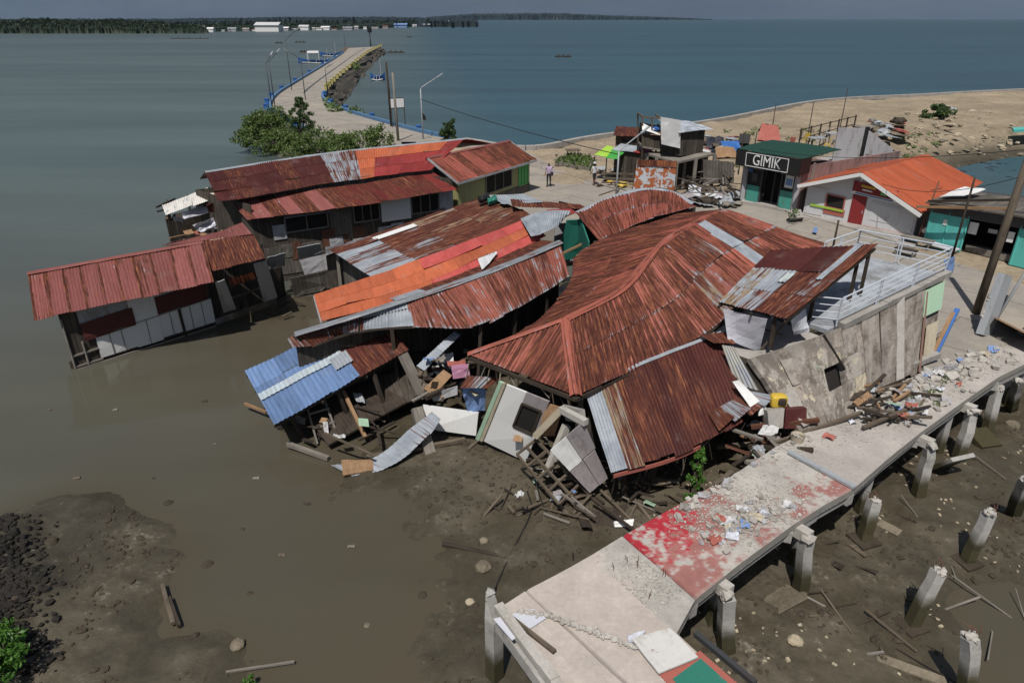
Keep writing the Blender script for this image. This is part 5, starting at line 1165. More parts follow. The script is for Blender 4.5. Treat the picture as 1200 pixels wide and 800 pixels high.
for (t, tz, b, w_, kind, lb) in PILES:
    B0, T0 = P(*b, -2.25), P(*t, tz); o = thing('concrete_pile', lb, 'pile', B0)
    mb = MB(); dd = unit(T0-B0)
    s_ = np.linspace(0,1,8); tube(mb, [B0-dd*.3+(T0-dd*.12-B0+dd*.3)*q+RNG.normal(size=3)*.012 for q in s_], [w_*(.76-.08*q)*random.uniform(.94,1.05) for q in s_], 4, side=(.6+random.uniform(-.2,.2),.8,0)); mb.build('shaft', 'concrete', o)
    mb = MB()
    for k in range(7): rock(mb, T0-dd*random.uniform(.02,.14)+V(random.uniform(-.1,.1),random.uniform(-.1,.1),0), random.uniform(.06,.12), (1,1,.8))
    mb.build('broken_head', 'rubble', o)
    if kind == 1:
        mb = MB(); e = T0+V(-.25,.35,.0); beam(mb, T0+V(.05,-.05,.0), e, .26, .28); rock(mb, T0+V(.0,-.1,.02), .17); mb.build('beam_stub', 'rubble', o)
    if kind == 2:
        mb = MB()
        for k in range(4):
            r0 = T0-dd*.1+V(random.uniform(-.1,.1), random.uniform(-.1,.1), 0); tube(mb, [r0, r0+V(random.uniform(-.05,.05),random.uniform(-.05,.05),.2), r0+V(random.uniform(-.18,.18),random.uniform(-.15,.15),.27)], .009, 4)
        mb.build('rebar', 'rusty', o)
        mb = MB(); g = mz(B0[0], B0[1]); obox(mb, V(B0[0], B0[1], g-.05), (w_*1.1,.1,0), (-.1,w_*1.1,0), (0,0,.1)); mb.build('footing', 'clod', o)
def slabpiece(lb, px, sx, sy, sz, tilt, m='rubble', rz=0., z=None):
    c = P(*px, ZW); c[2] = mz(c[0], c[1]) + (sz*.3 if z is None else z); Rm = np.array((Matrix.Rotation(rz,3,'Z') @ Matrix.Rotation(tilt,3,'X')))
    mb = MB(); obox(mb, c, Rm @ V(sx/2,0,0), Rm @ V(0,sy/2,0), Rm @ V(0,0,sz/2)); return tag(mb.build('slab_fragment', m), lb, 'slab fragment')
slabpiece('tilted rectangular slab lying in the mud below the red walkway floor', (915,705), 1.0, .7, .16, -.35, 'stone', .5)
slabpiece('triangular broken slab leaning against a stained pile', (1107,560), .9, 1.1, .13, -.9, 'concrete', .3, .5)
slabpiece('flat square slab fallen into the mud under the walkway', (1150,520), .8, .8, .18, .3, 'concrete', .2)
slabpiece('flat pale slab strip lying on the mud near the bottom right', (1060,785), 1.6, .25, .08, .05, 'stone', -.5)
slabpiece('small tilted slab beside the square footing of the tapered pile', (1040,625), .6, .28, .1, .2, 'stone', -.9)
# ---- loose timber: each piece a thing, a shared label for the pieces of one heap
def stick(px0, px1, z0, z1, w_, m, lb, grp, h_=None, name='timber'):
    a, b = P(*px0, z0), P(*px1, z1); mb = MB(); beam(mb, a, b, w_, h_); return tag(mb.build(name, m), lb, 'timber', grp)
def heap(n, box, z0, z1, ln, w_, mats, lb, grp, name='timber', ang=None):
    for k in range(n):
        x, y = random.uniform(box[0], box[2]), random.uniform(box[1], box[3]); c = P(x, y, random.uniform(z0, z1)); l_ = random.uniform(*ln)
        an = random.uniform(0, 6.3) if ang is None else random.gauss(ang, .5); d = V(math.cos(an), math.sin(an), random.uniform(-.35,.35)); d = unit(d)
        mb = MB(); wd = random.uniform(*w_)
        if random.random() < .85: beam(mb, c-d*l_/2, c+d*l_/2, wd, wd*random.uniform(.4,1))
        else: panel(mb, [c-d*l_/3, c+d*l_/3, c+d*l_/3+V(-d[1],d[0],.3)*l_*.18, c-d*l_/3+V(-d[1],d[0],.3)*l_*.2], .025, 3, 2, .02)
        tag(mb.build(name, pick(mats)), lb, 'timber', grp)
heap(24, (335,455,455,520), -2.1, -1.3, (.6,1.8), (.05,.11), ['wood','wood_dark','wood_dark'], 'broken timber tangled under the blue roofed shed', 'timber under the blue shed')
heap(24, (495,412,560,462), -1.3, -.3, (.4,1.2), (.07,.16), ['wood','wood_grey','wood_dark','wood_dark'], 'splintered board piled between the blue shed and the white gable wall', 'boards between shed and gable')
heap(34, (640,540,800,610), -2.1, -1.7, (.6,1.8), (.04,.10), ['wood','wood_dark','wood_grey'], 'dark broken timber on the mud below the maroon lean-to', 'timber below the lean-to')
heap(20, (860,485,930,545), -1.3, -.15, (.8,2.0), (.06,.14), ['wood','wood_dark','wood_grey','rusty'], 'broken timber jammed between the lean-to and the block wall', 'timber beside the block wall')
heap(26, (1000,452,1075,492), .05, .35, (.6,1.8), (.05,.11), ['wood','wood_dark','wood_tan'], 'splintered batten in the heap against the foot of the block wall', 'battens at the foot of the block wall', ang=.5)
heap(24, (560,545,690,610), -2.15, -1.95, (.3,1.3), (.03,.09), ['wood_dark','wood','wood_grey'], 'muddy batten lying below the white gable wall', 'muddy battens below the gable')
heap(10, (200,240,290,285), .0,.9, (.6,1.5), (.06,.12), ['wood','wood_dark','wood_tan'], 'splintered timber in the collapsed seaward room', 'timber in the seaward room')
heap(30, (930,540,1200,790), -2.13,-2.06, (.4,1.6), (.02,.06), ['wood','wood_grey','wood_dark'], 'thin muddy branch or batten lying on the right mud flat', 'battens on the right mud')
heap(10, (380,395,560,440), -1.6,-.6, (1,2.4), (.07,.14), ['wood_dark','wood'], 'fallen dark rafter inside the curved roof house', 'fallen rafters')
heap(12, (330,330,400,370), -2.15,-1.9, (.5,1.4), (.06,.12), ['wood_dark','wood'], 'dark batten on the mud beside the pink house', 'battens by the pink house')
stick((472,415),(497,466), -.0,-1.5, .34,'wood_grey','thick grey post leaning under the red end of the blue shed roof',None,.2,'post')
stick((488,478),(505,535), -.95,-2.2, .36,'wood_grey','short thick grey post with a mud crusted foot right of the blue shed',None,.22,'post')
stick((402,458),(428,512), -.9,-1.9, .12,'wood_tan','single brown post slanting in front of the dark shed interior',None,.1,'post')
stick((430,536),(545,515), -2.05,-1.9, .14,'wood','long thin log on the mud in front of the blue shed',None,name='log')
stick((337,520),(385,537), -2.0,-2.1, .14,'wood_grey','grey log lying at the low corner of the blue roof',None,name='log')
stick((287,473),(312,483), -1.9,-1.9, .09,'wood_tan','thin pale stick poking from under the left edge of the blue roof',None,name='stick')
stick((519,637),(606,656), -2.14,-2.14, .13,'wood_dark','waterlogged dark beam lying in the shallow water',None,.1,'beam')
stick((548,527),(572,507), -2.05,-1.95, .10,'wood','short log on the mud by the cream corner trim',None,name='log')
stick((585,712),(650,763), .10,.10, .09,'wood','single brown batten lying on the tan end of the walkway',None,.05,'batten')
stick((190,685),(203,730), -2.05,-2.08, .10,'wood','long driftwood stick at the edge of the left mud bank',None,name='driftwood')
stick((198,700),(210,733), -2.07,-2.1, .09,'wood_dark','shorter dark driftwood stick beside the long one at the left mud bank',None,name='driftwood')
stick((265,787),(345,775), -2.12,-2.12, .05,'wood_grey','thin pale pole in the water at the bottom edge',None,name='pole')
stick((925,529),(1002,571), .09,.06, .16,'steel','blue grey painted beam lying across the walkway at the end of the red floor',None,.07,'beam')
stick((838,567),(858,552), .1,.1, .12,'wood','dark short batten on the left edge of the walkway rubble',None,.06,'batten')
stick((815,742),(885,800), -.4,-.2, .11,'steel_dark','dark steel pipe slanting down beside the near end of the walkway',None,name='pipe')
stick((905,520),(1010,483), -.15,.25, .09,'wood','long pole lying from the mud up to the block wall',None,name='pole')
stick((880,500),(960,492), -.3,.1, .12,'rusty','rusty beam lying level below the yellow container',None,name='beam')
stick((1093,422),(1122,362), .1,1.5, .16,'blue_deep','dark blue and tan plank leaning at the far end of the block wall',None,.1,'plank')
stick((1088,424),(1117,366), .1,1.4, .14,'wood_tan','tan plank leaning beside the dark blue one at the end of the block wall',None,.05,'plank')
stick((1060,430),(1098,415), .15,.3, .28,'slab','broken concrete lintel lying below the leaning planks',None,.2,'lintel')
# sheets and boxes among the wreckage
sheet_thing('long bent silver sheet sliding down to the mud beside the blue shed', [[(506,482,-.9),(482,502,-1.4),(440,535,-1.95),(388,545,-2.1)], [(518,492,-1.0),(500,514,-1.5),(462,545,-2.0),(412,557,-2.12)]], (GALV,.36,.6), sw=.9, wave=.15, amp=.008, buckle=.12)
loose('board', 'orange brown board lying at the tip of the bent silver sheet', 'board', 'wood_tan', PL([(400,540,-2.0),(437,538,-1.98),(437,551,-2.05),(402,557,-2.08)]), .05, jit=.03, nu=4, nv=3)
sheet_thing('narrow silver sheet held up over the dark gap right of the grey and coral roof', [[(488,428,-.2),(533,388,.6)], [(497,434,-.3),(540,393,.5)]], (GALV,.2,.7), sw=1)
loose('board', 'clean white board standing on edge in front of the splintered boards', 'board', 'white', PL([(496,474,-.95),(561,483,-.85),(558,510,-1.75),(501,502,-1.75)]), .06)
loose('crate', 'small pink box on the pile left of the big hip roof', 'crate', 'pinkbox', PL([(529,430,.25),(549,428,.3),(551,439,-.05),(531,442,-.1)]), .4, jit=.02, nu=3, nv=3)
loose('cloth', 'light blue curtain hanging left of the cream corner trim', 'cloth', 'blue', PL([(541,452,.2),(570,450,.3),(568,480,-.8),(548,482,-.9)]), .04, jit=.05, nu=6, nv=5)
sheet_thing('small rust and grey sheet over the light blue curtain', [[(548,440,.5),(588,442,.6)], [(538,455,.2),(572,455,.3)]], (GALV,.5,.6), sw=.8)
loose('board', 'brown plywood board leaning among the splintered boards', 'board', 'wood_tan', PL([(497,455,-.6),(520,433,-.1),(530,440,-.2),(508,464,-.8)]), .05)
loose('board', 'grey panel lying on top of the splintered boards', 'board', 'whitegrey', PL([(505,462,-.6),(536,452,-.4),(536,462,-.7),(508,470,-.9)]), .05)
loose('cloth', 'white cloth scrap hanging in the shed interior', 'cloth', 'whitecloth', PL([(378,494,-1.4),(384,494,-1.4),(386,512,-1.9),(381,512,-1.9)]), .02, jit=.03, nu=3, nv=4)
def rounded_box(mb, c, sx, sy, sz, n=4):
    v, f = ICO3; q = np.sign(v)*np.abs(v)**(.45); mb.add(q*np.array((sx, sy, sz))*.5+c, f, v[:, :2])
r = thing('jerry_can', 'yellow plastic container with a cut out side by the foot of the block wall', 'container', P(912,470,.55))
mb = MB(); rounded_box(mb, P(912,469,.5), .5,.34,.42); M['canyellow'] = mk_paint('yellow_plastic', (.58,.40,.05), (.3,.2,.05), amt=.25, rough=.4); mb.build('body', 'canyellow', r, smooth=True)
mb = MB(); rounded_box(mb, P(914,469,.52)+V(.02,-.08,.02), .25,.24,.24); mb.build('opening', 'wood_dark', r, smooth=True)
loose('crate', 'brown box standing below the yellow container', 'crate', 'maroon', PL([(918,478,.35),(942,476,.35),(942,500,-.25),(916,500,-.25)]), .35)
loose('block', 'grey concrete block left of the brown box', 'block', 'slab', PL([(896,480,.3),(916,477,.35),(914,500,-.2),(898,500,-.2)]), .4)
r = thing('paint_tin', 'round cream tub full of rubble on the walkway edge', 'tub', P(934,516,.02)); c = P(934,516,.02)
mb = MB(); tube(mb, [c, c+V(0,0,.2)], [.17,.2], 16, cap=False); tube(mb, [c+V(0,0,.2), c+V(0,0,.12)], [.2,.17], 16, cap=False); mb.build('tub', 'cream', r)
mb = MB()
for k in range(8): rock(mb, c+V(random.uniform(-.1,.1),random.uniform(-.1,.1),.14), .05)
mb.build('contents', 'rubble', r)
loose('board', 'square white board with a rust stain at the near right edge of the walkway', 'board', 'stained', PL([(740,748,.12),(785,736,.10),(818,770,.1),(772,789,.12)]), .04, jit=.006, nu=4, nv=4)
loose('board', 'green painted floor slab with a pinkish border at the bottom edge of the walkway', 'slab', 'canopy_green', PL([(786,800,.03),(822,768,.03),(880,820,.03),(840,850,.03)]), .12, label=None) if False else None
mb = MB(); panel(mb, PL([(770,790,-.03),(820,765,-.03),(900,835,-.03),(845,870,-.03)]), .14); o = tag(mb.build('floor_slab', 'redtrim'), 'green painted floor slab with a pinkish border at the bottom edge of the walkway', 'floor slab')
mb = MB(); panel(mb, PL([(788,795,.046),(821,771,.046),(890,832,.046),(850,858,.046)]), .01, jit=.002); M['greenfloor'] = mk_paint('green_floor', (.025,.17,.125), (.42,.20,.17), amt=.5, streaks=False); mb.build('painted_floor', 'greenfloor', o)
loose('tile', 'pale blue tile patch on the near left corner of the walkway', 'tile', 'tarp', PL([(578,725,.04),(625,713,.04),(640,724,.04),(600,750,.04)]), .02)
loose('plastic_sheet', 'crumpled pale blue plastic beside the square white board', 'plastic', 'tarp', PL([(735,743,.1),(756,738,.12),(752,750,.1),(736,753,.1)]), .02, jit=.03, nu=5, nv=4)
loose('polystyrene', 'white polystyrene lump on the mud left of the walkway', 'polystyrene', 'white', PL([(719,611,-1.95),(742,609,-1.95),(741,617,-2.05),(720,618,-2.05)]), .16, jit=.03, nu=4, nv=3)
loose('board', 'dark flat board on the mud beside the polystyrene lump', 'board', 'wood_dark', PL([(690,600,-2.05),(735,590,-2.0),(728,620,-2.05),(690,613,-2.08)]), .04)
# cable lying across the mud
def cable(lb, pts, r=.02, m='black', name='cable', cat='cable'):
    p = catmull(np.array(pts), np.linspace(0, 1, 40)); mb = MB(); tube(mb, p, r, 5); return tag(mb.build(name, m), lb, cat)
cable('black cable hanging from the lattice down the mud to the walkway corner post', [P(618,575,-1.7), P(622,600,-2.05), P(598,650,-2.1), P(580,690,-2.05), P(572,712,-1.2), P(570,704,.1)], .022)
cable('thin black cable looping on the mud below the lattice', [P(625,555,-1.6), P(640,600,-2.05), P(668,640,-2.08), P(672,655,-2.0)], .018)
# ---- rubble on the walkway
def on_deck(s, t): 
    i = min(int(s), len(dl)-2); f_ = s-i; a = dl[i]*(1-f_)+dl[i+1]*f_; b = dr[i]*(1-f_)+dr[i+1]*f_; return a*(1-t)+b*t
rub = MB(); spots = []
for k in range(95): s, t = random.gauss(5.9,.45), random.gauss(.66,.13); spots.append((s,t,.03,.085))
for k in range(36): s, t = random.gauss(6.3,.45), abs(random.gauss(.02,.08)); spots.append((s,t,.04,.11))
for k in range(150): s, t = random.gauss(11.6,.9), random.gauss(.32,.24); spots.append((s,t,.04,.15))
for k in range(14): s, t = random.uniform(7.5,9), abs(random.gauss(0,.10)); spots.append((s,t,.03,.07))
first = {}
GRP = [('concrete_chunk','grey concrete chunk in the rubble spread over the red floor','rubble on the red floor'),('concrete_chunk','grey concrete chunk in the heap at the far end of the walkway','rubble at the far end')]
for s, t, r0, r1 in spots:
    if not (.01 < t < .99 and 4 < s < 13.7): continue
    q = on_deck(s, t); r_ = random.uniform(r0, r1); g = 1 if s > 9 else 0
    mb = MB(); chunk(mb, q+V(0,0,.02+r_*.5), r_*2.2, r_*1.7, r_*1.1); o = mb.build('concrete_chunk', pick(['rubble','rubble','slab','rubble','rubble','whitegrey'])); tag(o, GRP[g][1], 'rubble', GRP[g][2])
mb = MB()
for k in range(4200):
    z_ = random.random(); s, t = (random.gauss(6.0,.6), random.gauss(.55,.24)) if z_ < .5 else (random.gauss(11.4,1.2), random.gauss(.35,.27)) if z_ < .8 else (random.uniform(2.9,3.9), random.gauss(.5,.2)) if z_ < .9 else (random.uniform(6,13), abs(random.gauss(0,.25)))
    if .01 < t < .985 and 2.2 < s < 13.9 and not (4 < s < 5.0 and random.random() < .85):
        r_ = random.uniform(.006,.022); q = on_deck(s, t); chunk(mb, q+V(0,0,.02+r_*.4), r_*2.4, r_*2, r_*1.3)
tag(mb.build('rubble_crumbs', 'rubble'), 'fine grey rubble crumbs scattered over the walkway', 'rubble', kind='stuff')
COLS = [('tarp','crumpled pale blue plastic'),('whitecloth','crumpled white plastic bag'),('blue','torn blue plastic scrap'),('cream','yellowish packaging scrap'),('whitecloth','white paper scrap'),('redtrim','faded red scrap')]
def litter(n, sm, tm, where):
    for k in range(n):
        s, t = random.gauss(*sm), random.gauss(*tm)
        if not (.02 < t < .98 and 4 < s < 13.7): continue
        m_, nm = COLS[k % len(COLS)]; q = on_deck(s, t)+V(0,0,.08); r_ = random.uniform(.08,.17); a = random.uniform(0,6.3); e, f_ = V(math.cos(a),math.sin(a),0)*r_, V(-math.sin(a),math.cos(a),0)*r_*.8
        mb = MB(); panel(mb, [q-e-f_, q+e-f_, q+e+f_, q-e+f_], .012, 5, 4, .05); tag(mb.build('plastic_scrap', m_), nm+' among the rubble '+where, 'plastic scrap', nm+' '+where)
litter(13, (5.8,.4), (.66,.1), 'on the red floor'); litter(24, (11.5,.9), (.3,.2), 'at the far end of the walkway')
# rebar stubs on the walkway
for k in range(7):
    q = on_deck(random.uniform(3.0,3.9), random.uniform(.2,.8)); mb = MB(); tube(mb, [q, q+V(.01,0,.14), q+V(random.uniform(-.06,.06),.03,.22)], .009, 5); tag(mb.build('rebar_stub', 'rusty'), 'rusty rebar stub sticking out of the grey patch of the walkway', 'rebar', 'rebar stubs on the walkway')
# ---- stones and clods on the mud
STN = [((566,666),.20,'stone','pale split stone left of the walkway end in the shallow water'),((551,706),.11,'palestone','small tan stone left of the walkway corner post'),((567,637),.12,'stone','grey round can-like stone by the waterlogged beam'),((279,757),.16,'stone','grey angular stone in the water near the bottom edge'),
 ((930,757),.17,'palestone','bright tan stone on the mud right of the slanting pipe'),((284,620),.10,'clod','dark lump in the middle of the shallow water'),((243,661),.16,'clod','flat dark lump left of centre in the shallow water'),((197,589),.14,'clod','dark lump in the water below the blue roof shadow'),((62,640),.16,'clod','dark stone on the left mud bank tip'),
 ((495,697),.12,'clod','dark spiky lump in the water at the middle'),((430,732),.09,'stone','small round stone in the shallow water'),((293,695),.10,'clod','small dark lump in the brown shallow'),((1185,502),.24,'stone','big flat stone under the right end of the walkway')]
for px, r_, m_, lb in STN:
    c = P(*px, ZW); mb = MB(); rock(mb, V(c[0],c[1],max(mz(c[0],c[1]),ZW-.05)+r_*.2), r_, (1.1,1,.65), ICO2, .14); tag(mb.build('stone', m_), lb, 'stone')
mb = MB(); n_ = 0
while n_ < 5200:
    x, y = random.uniform(-12,20), random.uniform(9,24); c = (x, y)
    u = None; hgt = mz(x, y) if n_ % 1 == 0 else 0
    if hgt < ZW+.015 or n3.fbm(np.array([x*.9]), np.array([y*.9]), 3)[0] < .45: 
        if random.random() > .02: 
            continue
    r_ = random.uniform(.015,.055)*(1.9 if random.random() < .12 else 1); rock(mb, V(x,y,hgt+r_*.1), r_, (1.3,1,.6)); n_ += 1
tag(mb.build('mud_clods', 'clod'), 'small dark clods and stones all over the exposed mud', 'clods', kind='stuff')
mb = MB(); n_ = 0
while n_ < 330:
    x, y = random.uniform(3,20), random.uniform(9,20); hgt = mz(x,y)
    if hgt < ZW+.03 or n1.fbm(np.array([x*.7+3]), np.array([y*.7]), 3)[0] < .54: continue
    r_ = random.uniform(.012,.05); chunk(mb, V(x,y,hgt+.02), r_*2.4, r_*1.8, r_); n_ += 1
tag(mb.build('pale_crumbs', 'palestone'), 'pale broken crumbs scattered over the right mud flat', 'crumbs', kind='stuff')
# bank of dark muck at the left edge
mb = MB()
M['muck'] = mk_concrete('dark_muck', (.010, .009, .008), (.035, .031, .026), (.07, .065, .06), .2)
for k in range(900):
    c = P(random.gauss(14,22), random.uniform(615,800), ZW); hgt = mz(c[0], c[1]); rock(mb, V(c[0],c[1],hgt+.02), random.uniform(.02,.10), (1.2,1,.8), None, .4)
tag(mb.build('muck_bank_rocks', 'muck'), 'dark oily muck and stones banked at the left picture edge', 'muck', kind='stuff')
# broken strip of fallen plaster across the tan slab
r_s = MB(); pts_ = [P(608,716,.06), P(648,722,.06), P(690,738,.06), P(745,758,.06)]
q_ = catmull(np.array(pts_), np.linspace(0,1,70))
for p_ in q_:
    for k in range(3): chunk(r_s, p_+V(random.gauss(0,.03),random.gauss(0,.03),random.uniform(-.01,.02)), random.uniform(.03,.10), random.uniform(.03,.08), random.uniform(.02,.05))
tag(r_s.build('plaster_strip', 'rubble'), 'crooked strip of fallen plaster crossing the tan end of the walkway', 'plaster')

# household goods and scraps strewn through the wreckage
GOODS = [('wood_grey','grey plywood piece'),('redtrim','faded red cloth'),('wood','brown plywood piece'),('whitecloth','white cloth'),('wood_tan','tan cardboard sheet'),('blue','light blue cloth'),('steel','bent grey tin sheet'),('lilac','lilac grey board'),('pale_green','pale green board'),('black','black plastic sheet'),('cream','cream board')]
def goods(n, box, z0, z1, where, r=(.12,.34)):
    for k in range(n):
        m_, nm = GOODS[k % len(GOODS)]; q = P(random.uniform(box[0],box[2]), random.uniform(box[1],box[3]), random.uniform(z0,z1)); s = random.uniform(*r); a = random.uniform(0,6.3)
        e, f_ = V(math.cos(a),math.sin(a),random.uniform(-.4,.4))*s, V(-math.sin(a),math.cos(a),random.uniform(-.7,.7))*s*random.uniform(.5,1)
        mb = MB(); panel(mb, [q-e-f_, q+e-f_, q+e+f_, q-e+f_], .015, 5, 5, .05 if 'board' not in nm else .006); tag(mb.build('scrap', m_), nm+' thrown among the wreckage '+where, 'scrap', nm+' '+where)
goods(16, (500,418,560,460), -1.0, .1, 'left of the white gable wall')
goods(9, (345,455,440,515), -2.0, -1.2, 'under the blue shed roof', (.1,.25))
goods(9, (640,545,790,600), -2.1, -1.8, 'below the maroon lean-to', (.06,.16))
goods(20, (865,490,925,535), -1.0, -.1, 'between lean-to and block wall', (.1,.24))
goods(20, (1005,455,1090,490), .05, .3, 'at the foot of the block wall', (.08,.22))
goods(14, (200,245,290,285), .1, .9, 'in the seaward room', (.15,.35))
goods(9, (605,510,680,580), -1.9, -.8, 'inside the broken gable', (.06,.16))
# thin laths and bent strips hanging below the front eaves
for k in range(34):
    u = random.random(); e = el_+(er_-el_)*u-V(0,0,.15) if k % 2 else S9(np.array([u]),np.array([.98]))[0]-V(0,0,.12)
    mb = MB(); beam(mb, e, e+V(random.uniform(-.35,.35),random.uniform(-.1,.35),-random.uniform(.35,1.1)), random.uniform(.02,.05), .02)
    tag(mb.build('lath', pick(['wood','wood_dark','wood_grey','cream'])), ('broken lath dangling below the eave of the big hip roof' if k % 2 else 'broken lath dangling below the maroon lean-to edge'), 'lath', 'laths below the hip roof' if k % 2 else 'laths below the lean-to')
# floating rubbish
for k,(px,py) in enumerate(((240,470),(300,560),(180,560),(360,590),(135,480),(412,640),(252,520),(90,560),(330,650),(58,480))):
    q = P(px,py,ZW+.01); s = random.uniform(.05,.12); mb = MB(); panel(mb, [q+V(-s,-s*.4,0), q+V(s,-s*.5,.01), q+V(s*.8,s*.5,.02), q+V(-s,s*.5,0)], .015, 4, 3, .01); tag(mb.build('floating_scrap', pick(['wood_grey','wood_dark','wood'])), 'small scrap of rubbish floating on the murky water', 'floating scrap', 'scraps floating on the murky water')
# ---------------------------------------------------------------- shops across the road
def text(s, fc, u, v, size, m, parent, o=.03, ext=.008, name='lettering', sx=1.):
    cu = bpy.data.curves.new(name, 'FONT'); cu.body = s; cu.size = size; cu.extrude = ext; cu.align_x = 'CENTER'; cu.align_y = 'CENTER'
    ob = bpy.data.objects.new(name, cu); COL.objects.link(ob); cu.materials.append(M[m])
    p = fc.pt(u, v, o); X_ = unit(fc.b1-fc.b0); Z_ = fc.n; Y_ = np.cross(Z_, X_)
    mw = Matrix(((X_[0]*sx,Y_[0],Z_[0],0),(X_[1]*sx,Y_[1],Z_[1],0),(X_[2]*sx,Y_[2],Z_[2],0),(0,0,0,1)))
    me_ = bpy.data.meshes.new_from_object(ob.evaluated_get(bpy.context.evaluated_depsgraph_get())); bpy.data.objects.remove(ob); me_.name = name; me_.materials.clear(); me_.materials.append(M[m])
    ob = bpy.data.objects.new(name, me_); COL.objects.link(ob)
    ob.parent = parent; ob.matrix_local = Matrix.Translation(Vector(p-WORLD[parent.name])) @ mw; return ob
root = thing('shop', 'small bar with a dark green canopy and a big white sign reading GIMIK', 'shop', P(898,240,0))
g0, g1 = P(867,233,.13), P(931,247,.13); al = unit(g1-g0); bk = V(-al[1],al[0],0); bk = bk if bk[1] > 0 else -bk
fc = Facade(g0, g1, g0+V(0,0,2.6), g1+V(0,0,2.6), -bk)
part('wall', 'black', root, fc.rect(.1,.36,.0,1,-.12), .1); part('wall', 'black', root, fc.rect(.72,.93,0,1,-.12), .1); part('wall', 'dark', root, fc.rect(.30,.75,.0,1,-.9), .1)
part('wall_panel', 'teal', root, fc.rect(.10,.33,.0,.40,.0), .06); part('wall_panel', 'teal', root, fc.rect(.70,.92,.0,.42,.0), .06)
bars('pillar', 'whitegrey', root, [(fc.pt(.035,0,0), fc.pt(.035,1,0))], .26); bars('pillar', 'whitegrey', root, [(fc.pt(.965,0,0), fc.pt(.965,1,0))], .26)
bars('door_post', 'steel_dark', root, [(fc.pt(.35,0,.02), fc.pt(.35,1,.02)), (fc.pt(.70,0,.02), fc.pt(.70,1,.02)), (fc.pt(.53,0,-.3), fc.pt(.53,.9,-.3))], .08)
part('poster', 'white', root, fc.rect(.76,.90,.50,.83,.0), .02); part('poster', 'blue', root, fc.rect(.775,.885,.56,.72,.014), .012); part('poster', 'steel_dark', root, fc.rect(.17,.27,.50,.70,.0), .02); part('sign_disc', 'blue_deep', root, fc.rect(.09,.17,.72,.86,.02), .02)
part('step', 'slab', root, [fc.pt(.33,.0,.02), fc.pt(.72,.0,.02), fc.pt(.72,.0,.35), fc.pt(.33,.0,.35)], .1)
part('valance', 'planks_grey', root, fc.rect(.08,.36,.80,.93,.1), .03); part('valance', 'planks_grey', root, fc.rect(.68,1.0,.80,.93,.1), .03)
ff = Facade(fc.pt(-.05,.88,.75), fc.pt(1.07,.88,.75), fc.pt(-.05,1.26,.80), fc.pt(1.07,1.26,.80), -bk)
sb = part('sign_board', 'black', root, ff.rect(0,1,0,1,0), .06)
text('GIMIK', ff, .50, .49, .92, 'letters', sb, .04, .01, sx=.80)
c = ff.rect(.17,.83,.09,.90,.036); bars('sign_border', 'letters', sb, [(c[0],c[1]),(c[1],c[2]),(c[2],c[3]),(c[3],c[0])], .035)
part('sign_side', 'black', root, [ff.pt(0,0), ff.pt(0,1), fc.pt(-.05,1.28,-.4), fc.pt(-.05,.9,-.4)], .05); part('sign_side', 'black', root, [ff.pt(1,0), ff.pt(1,1), fc.pt(1.07,1.28,-.4), fc.pt(1.07,.9,-.4)], .05)
t0, t1 = ff.pt(-.01,1.02,0), ff.pt(1.01,1.02,0); part('canopy', 'canopy_green', root, [t0, t1, t1+bk*4.6+V(0,0,.05), t0+bk*4.0+V(0,0,.2)], .03, jit=.035, nu=14, nv=12)
q0, q1 = fc.b0-bk*0, fc.b1; D_ = 11.5
part('wall', 'pinkwall', root, [g1+V(.05,0,0), g1+bk*D_+al*.6, g1+bk*D_+al*.6+V(0,0,2.5), g1+V(.05,0,2.75)], .16)
part('wall', 'pinkwall', root, [g0, g0+bk*4.2, g0+bk*4.2+V(0,0,2.5), g0+V(0,0,2.6)], .16); part('wall', 'pinkwall', root, [g0+bk*4.2, g1+bk*4.2, g1+bk*4.2+V(0,0,2.5), g0+bk*4.2+V(0,0,2.5)], .16)
for k in (1.1,4.6,8.0,11.3): bars('pillar', 'wood_grey', root, [(g1+bk*k+al*.1, g1+bk*k+al*.1+V(0,0,2.85 if k < 3 else 2.6))], .2)
# yard with broken tables behind the bar
yd = thing('yard_wall', 'ruined grey white end wall standing behind the bar, with a sloping broken top', 'wall', g1+bk*11)
e0 = g1+bk*8.2-al*2.4; e1 = g1+bk*10.8+al*.4
part('wall', 'whitegrey', yd, [e0, (e0+e1)/2-al*.2, (e0+e1)/2-al*.2+V(0,0,4.0), e0+V(0,0,4.0)], .14); part('wall', 'whitegrey', yd, [(e0+e1)/2+al*.1, e1, e1+V(0,0,2.7), (e0+e1)/2+al*.1+V(0,0,3.9)], .14); bars('post', 'black', yd, [((e0+e1)/2, (e0+e1)/2+V(0,0,4.1))], .22)
def table(p, s=1., m='whitegrey', lb='', grp=None):
    r = thing('table', lb, 'table', p, grp); mb = MB(); obox(mb, p+V(0,0,.74*s), (.55*s,.1,0), (-.08,.4*s,0), (0,0,.025)); mb.build('tabletop', m, r)
    for dx, dy in ((-.4,-.3),(.4,-.3),(.4,.3),(-.4,.3)): bars('leg', 'steel_dark', r, [(p+V(dx*s,dy*s,0), p+V(dx*s,dy*s,.73*s))], .05)
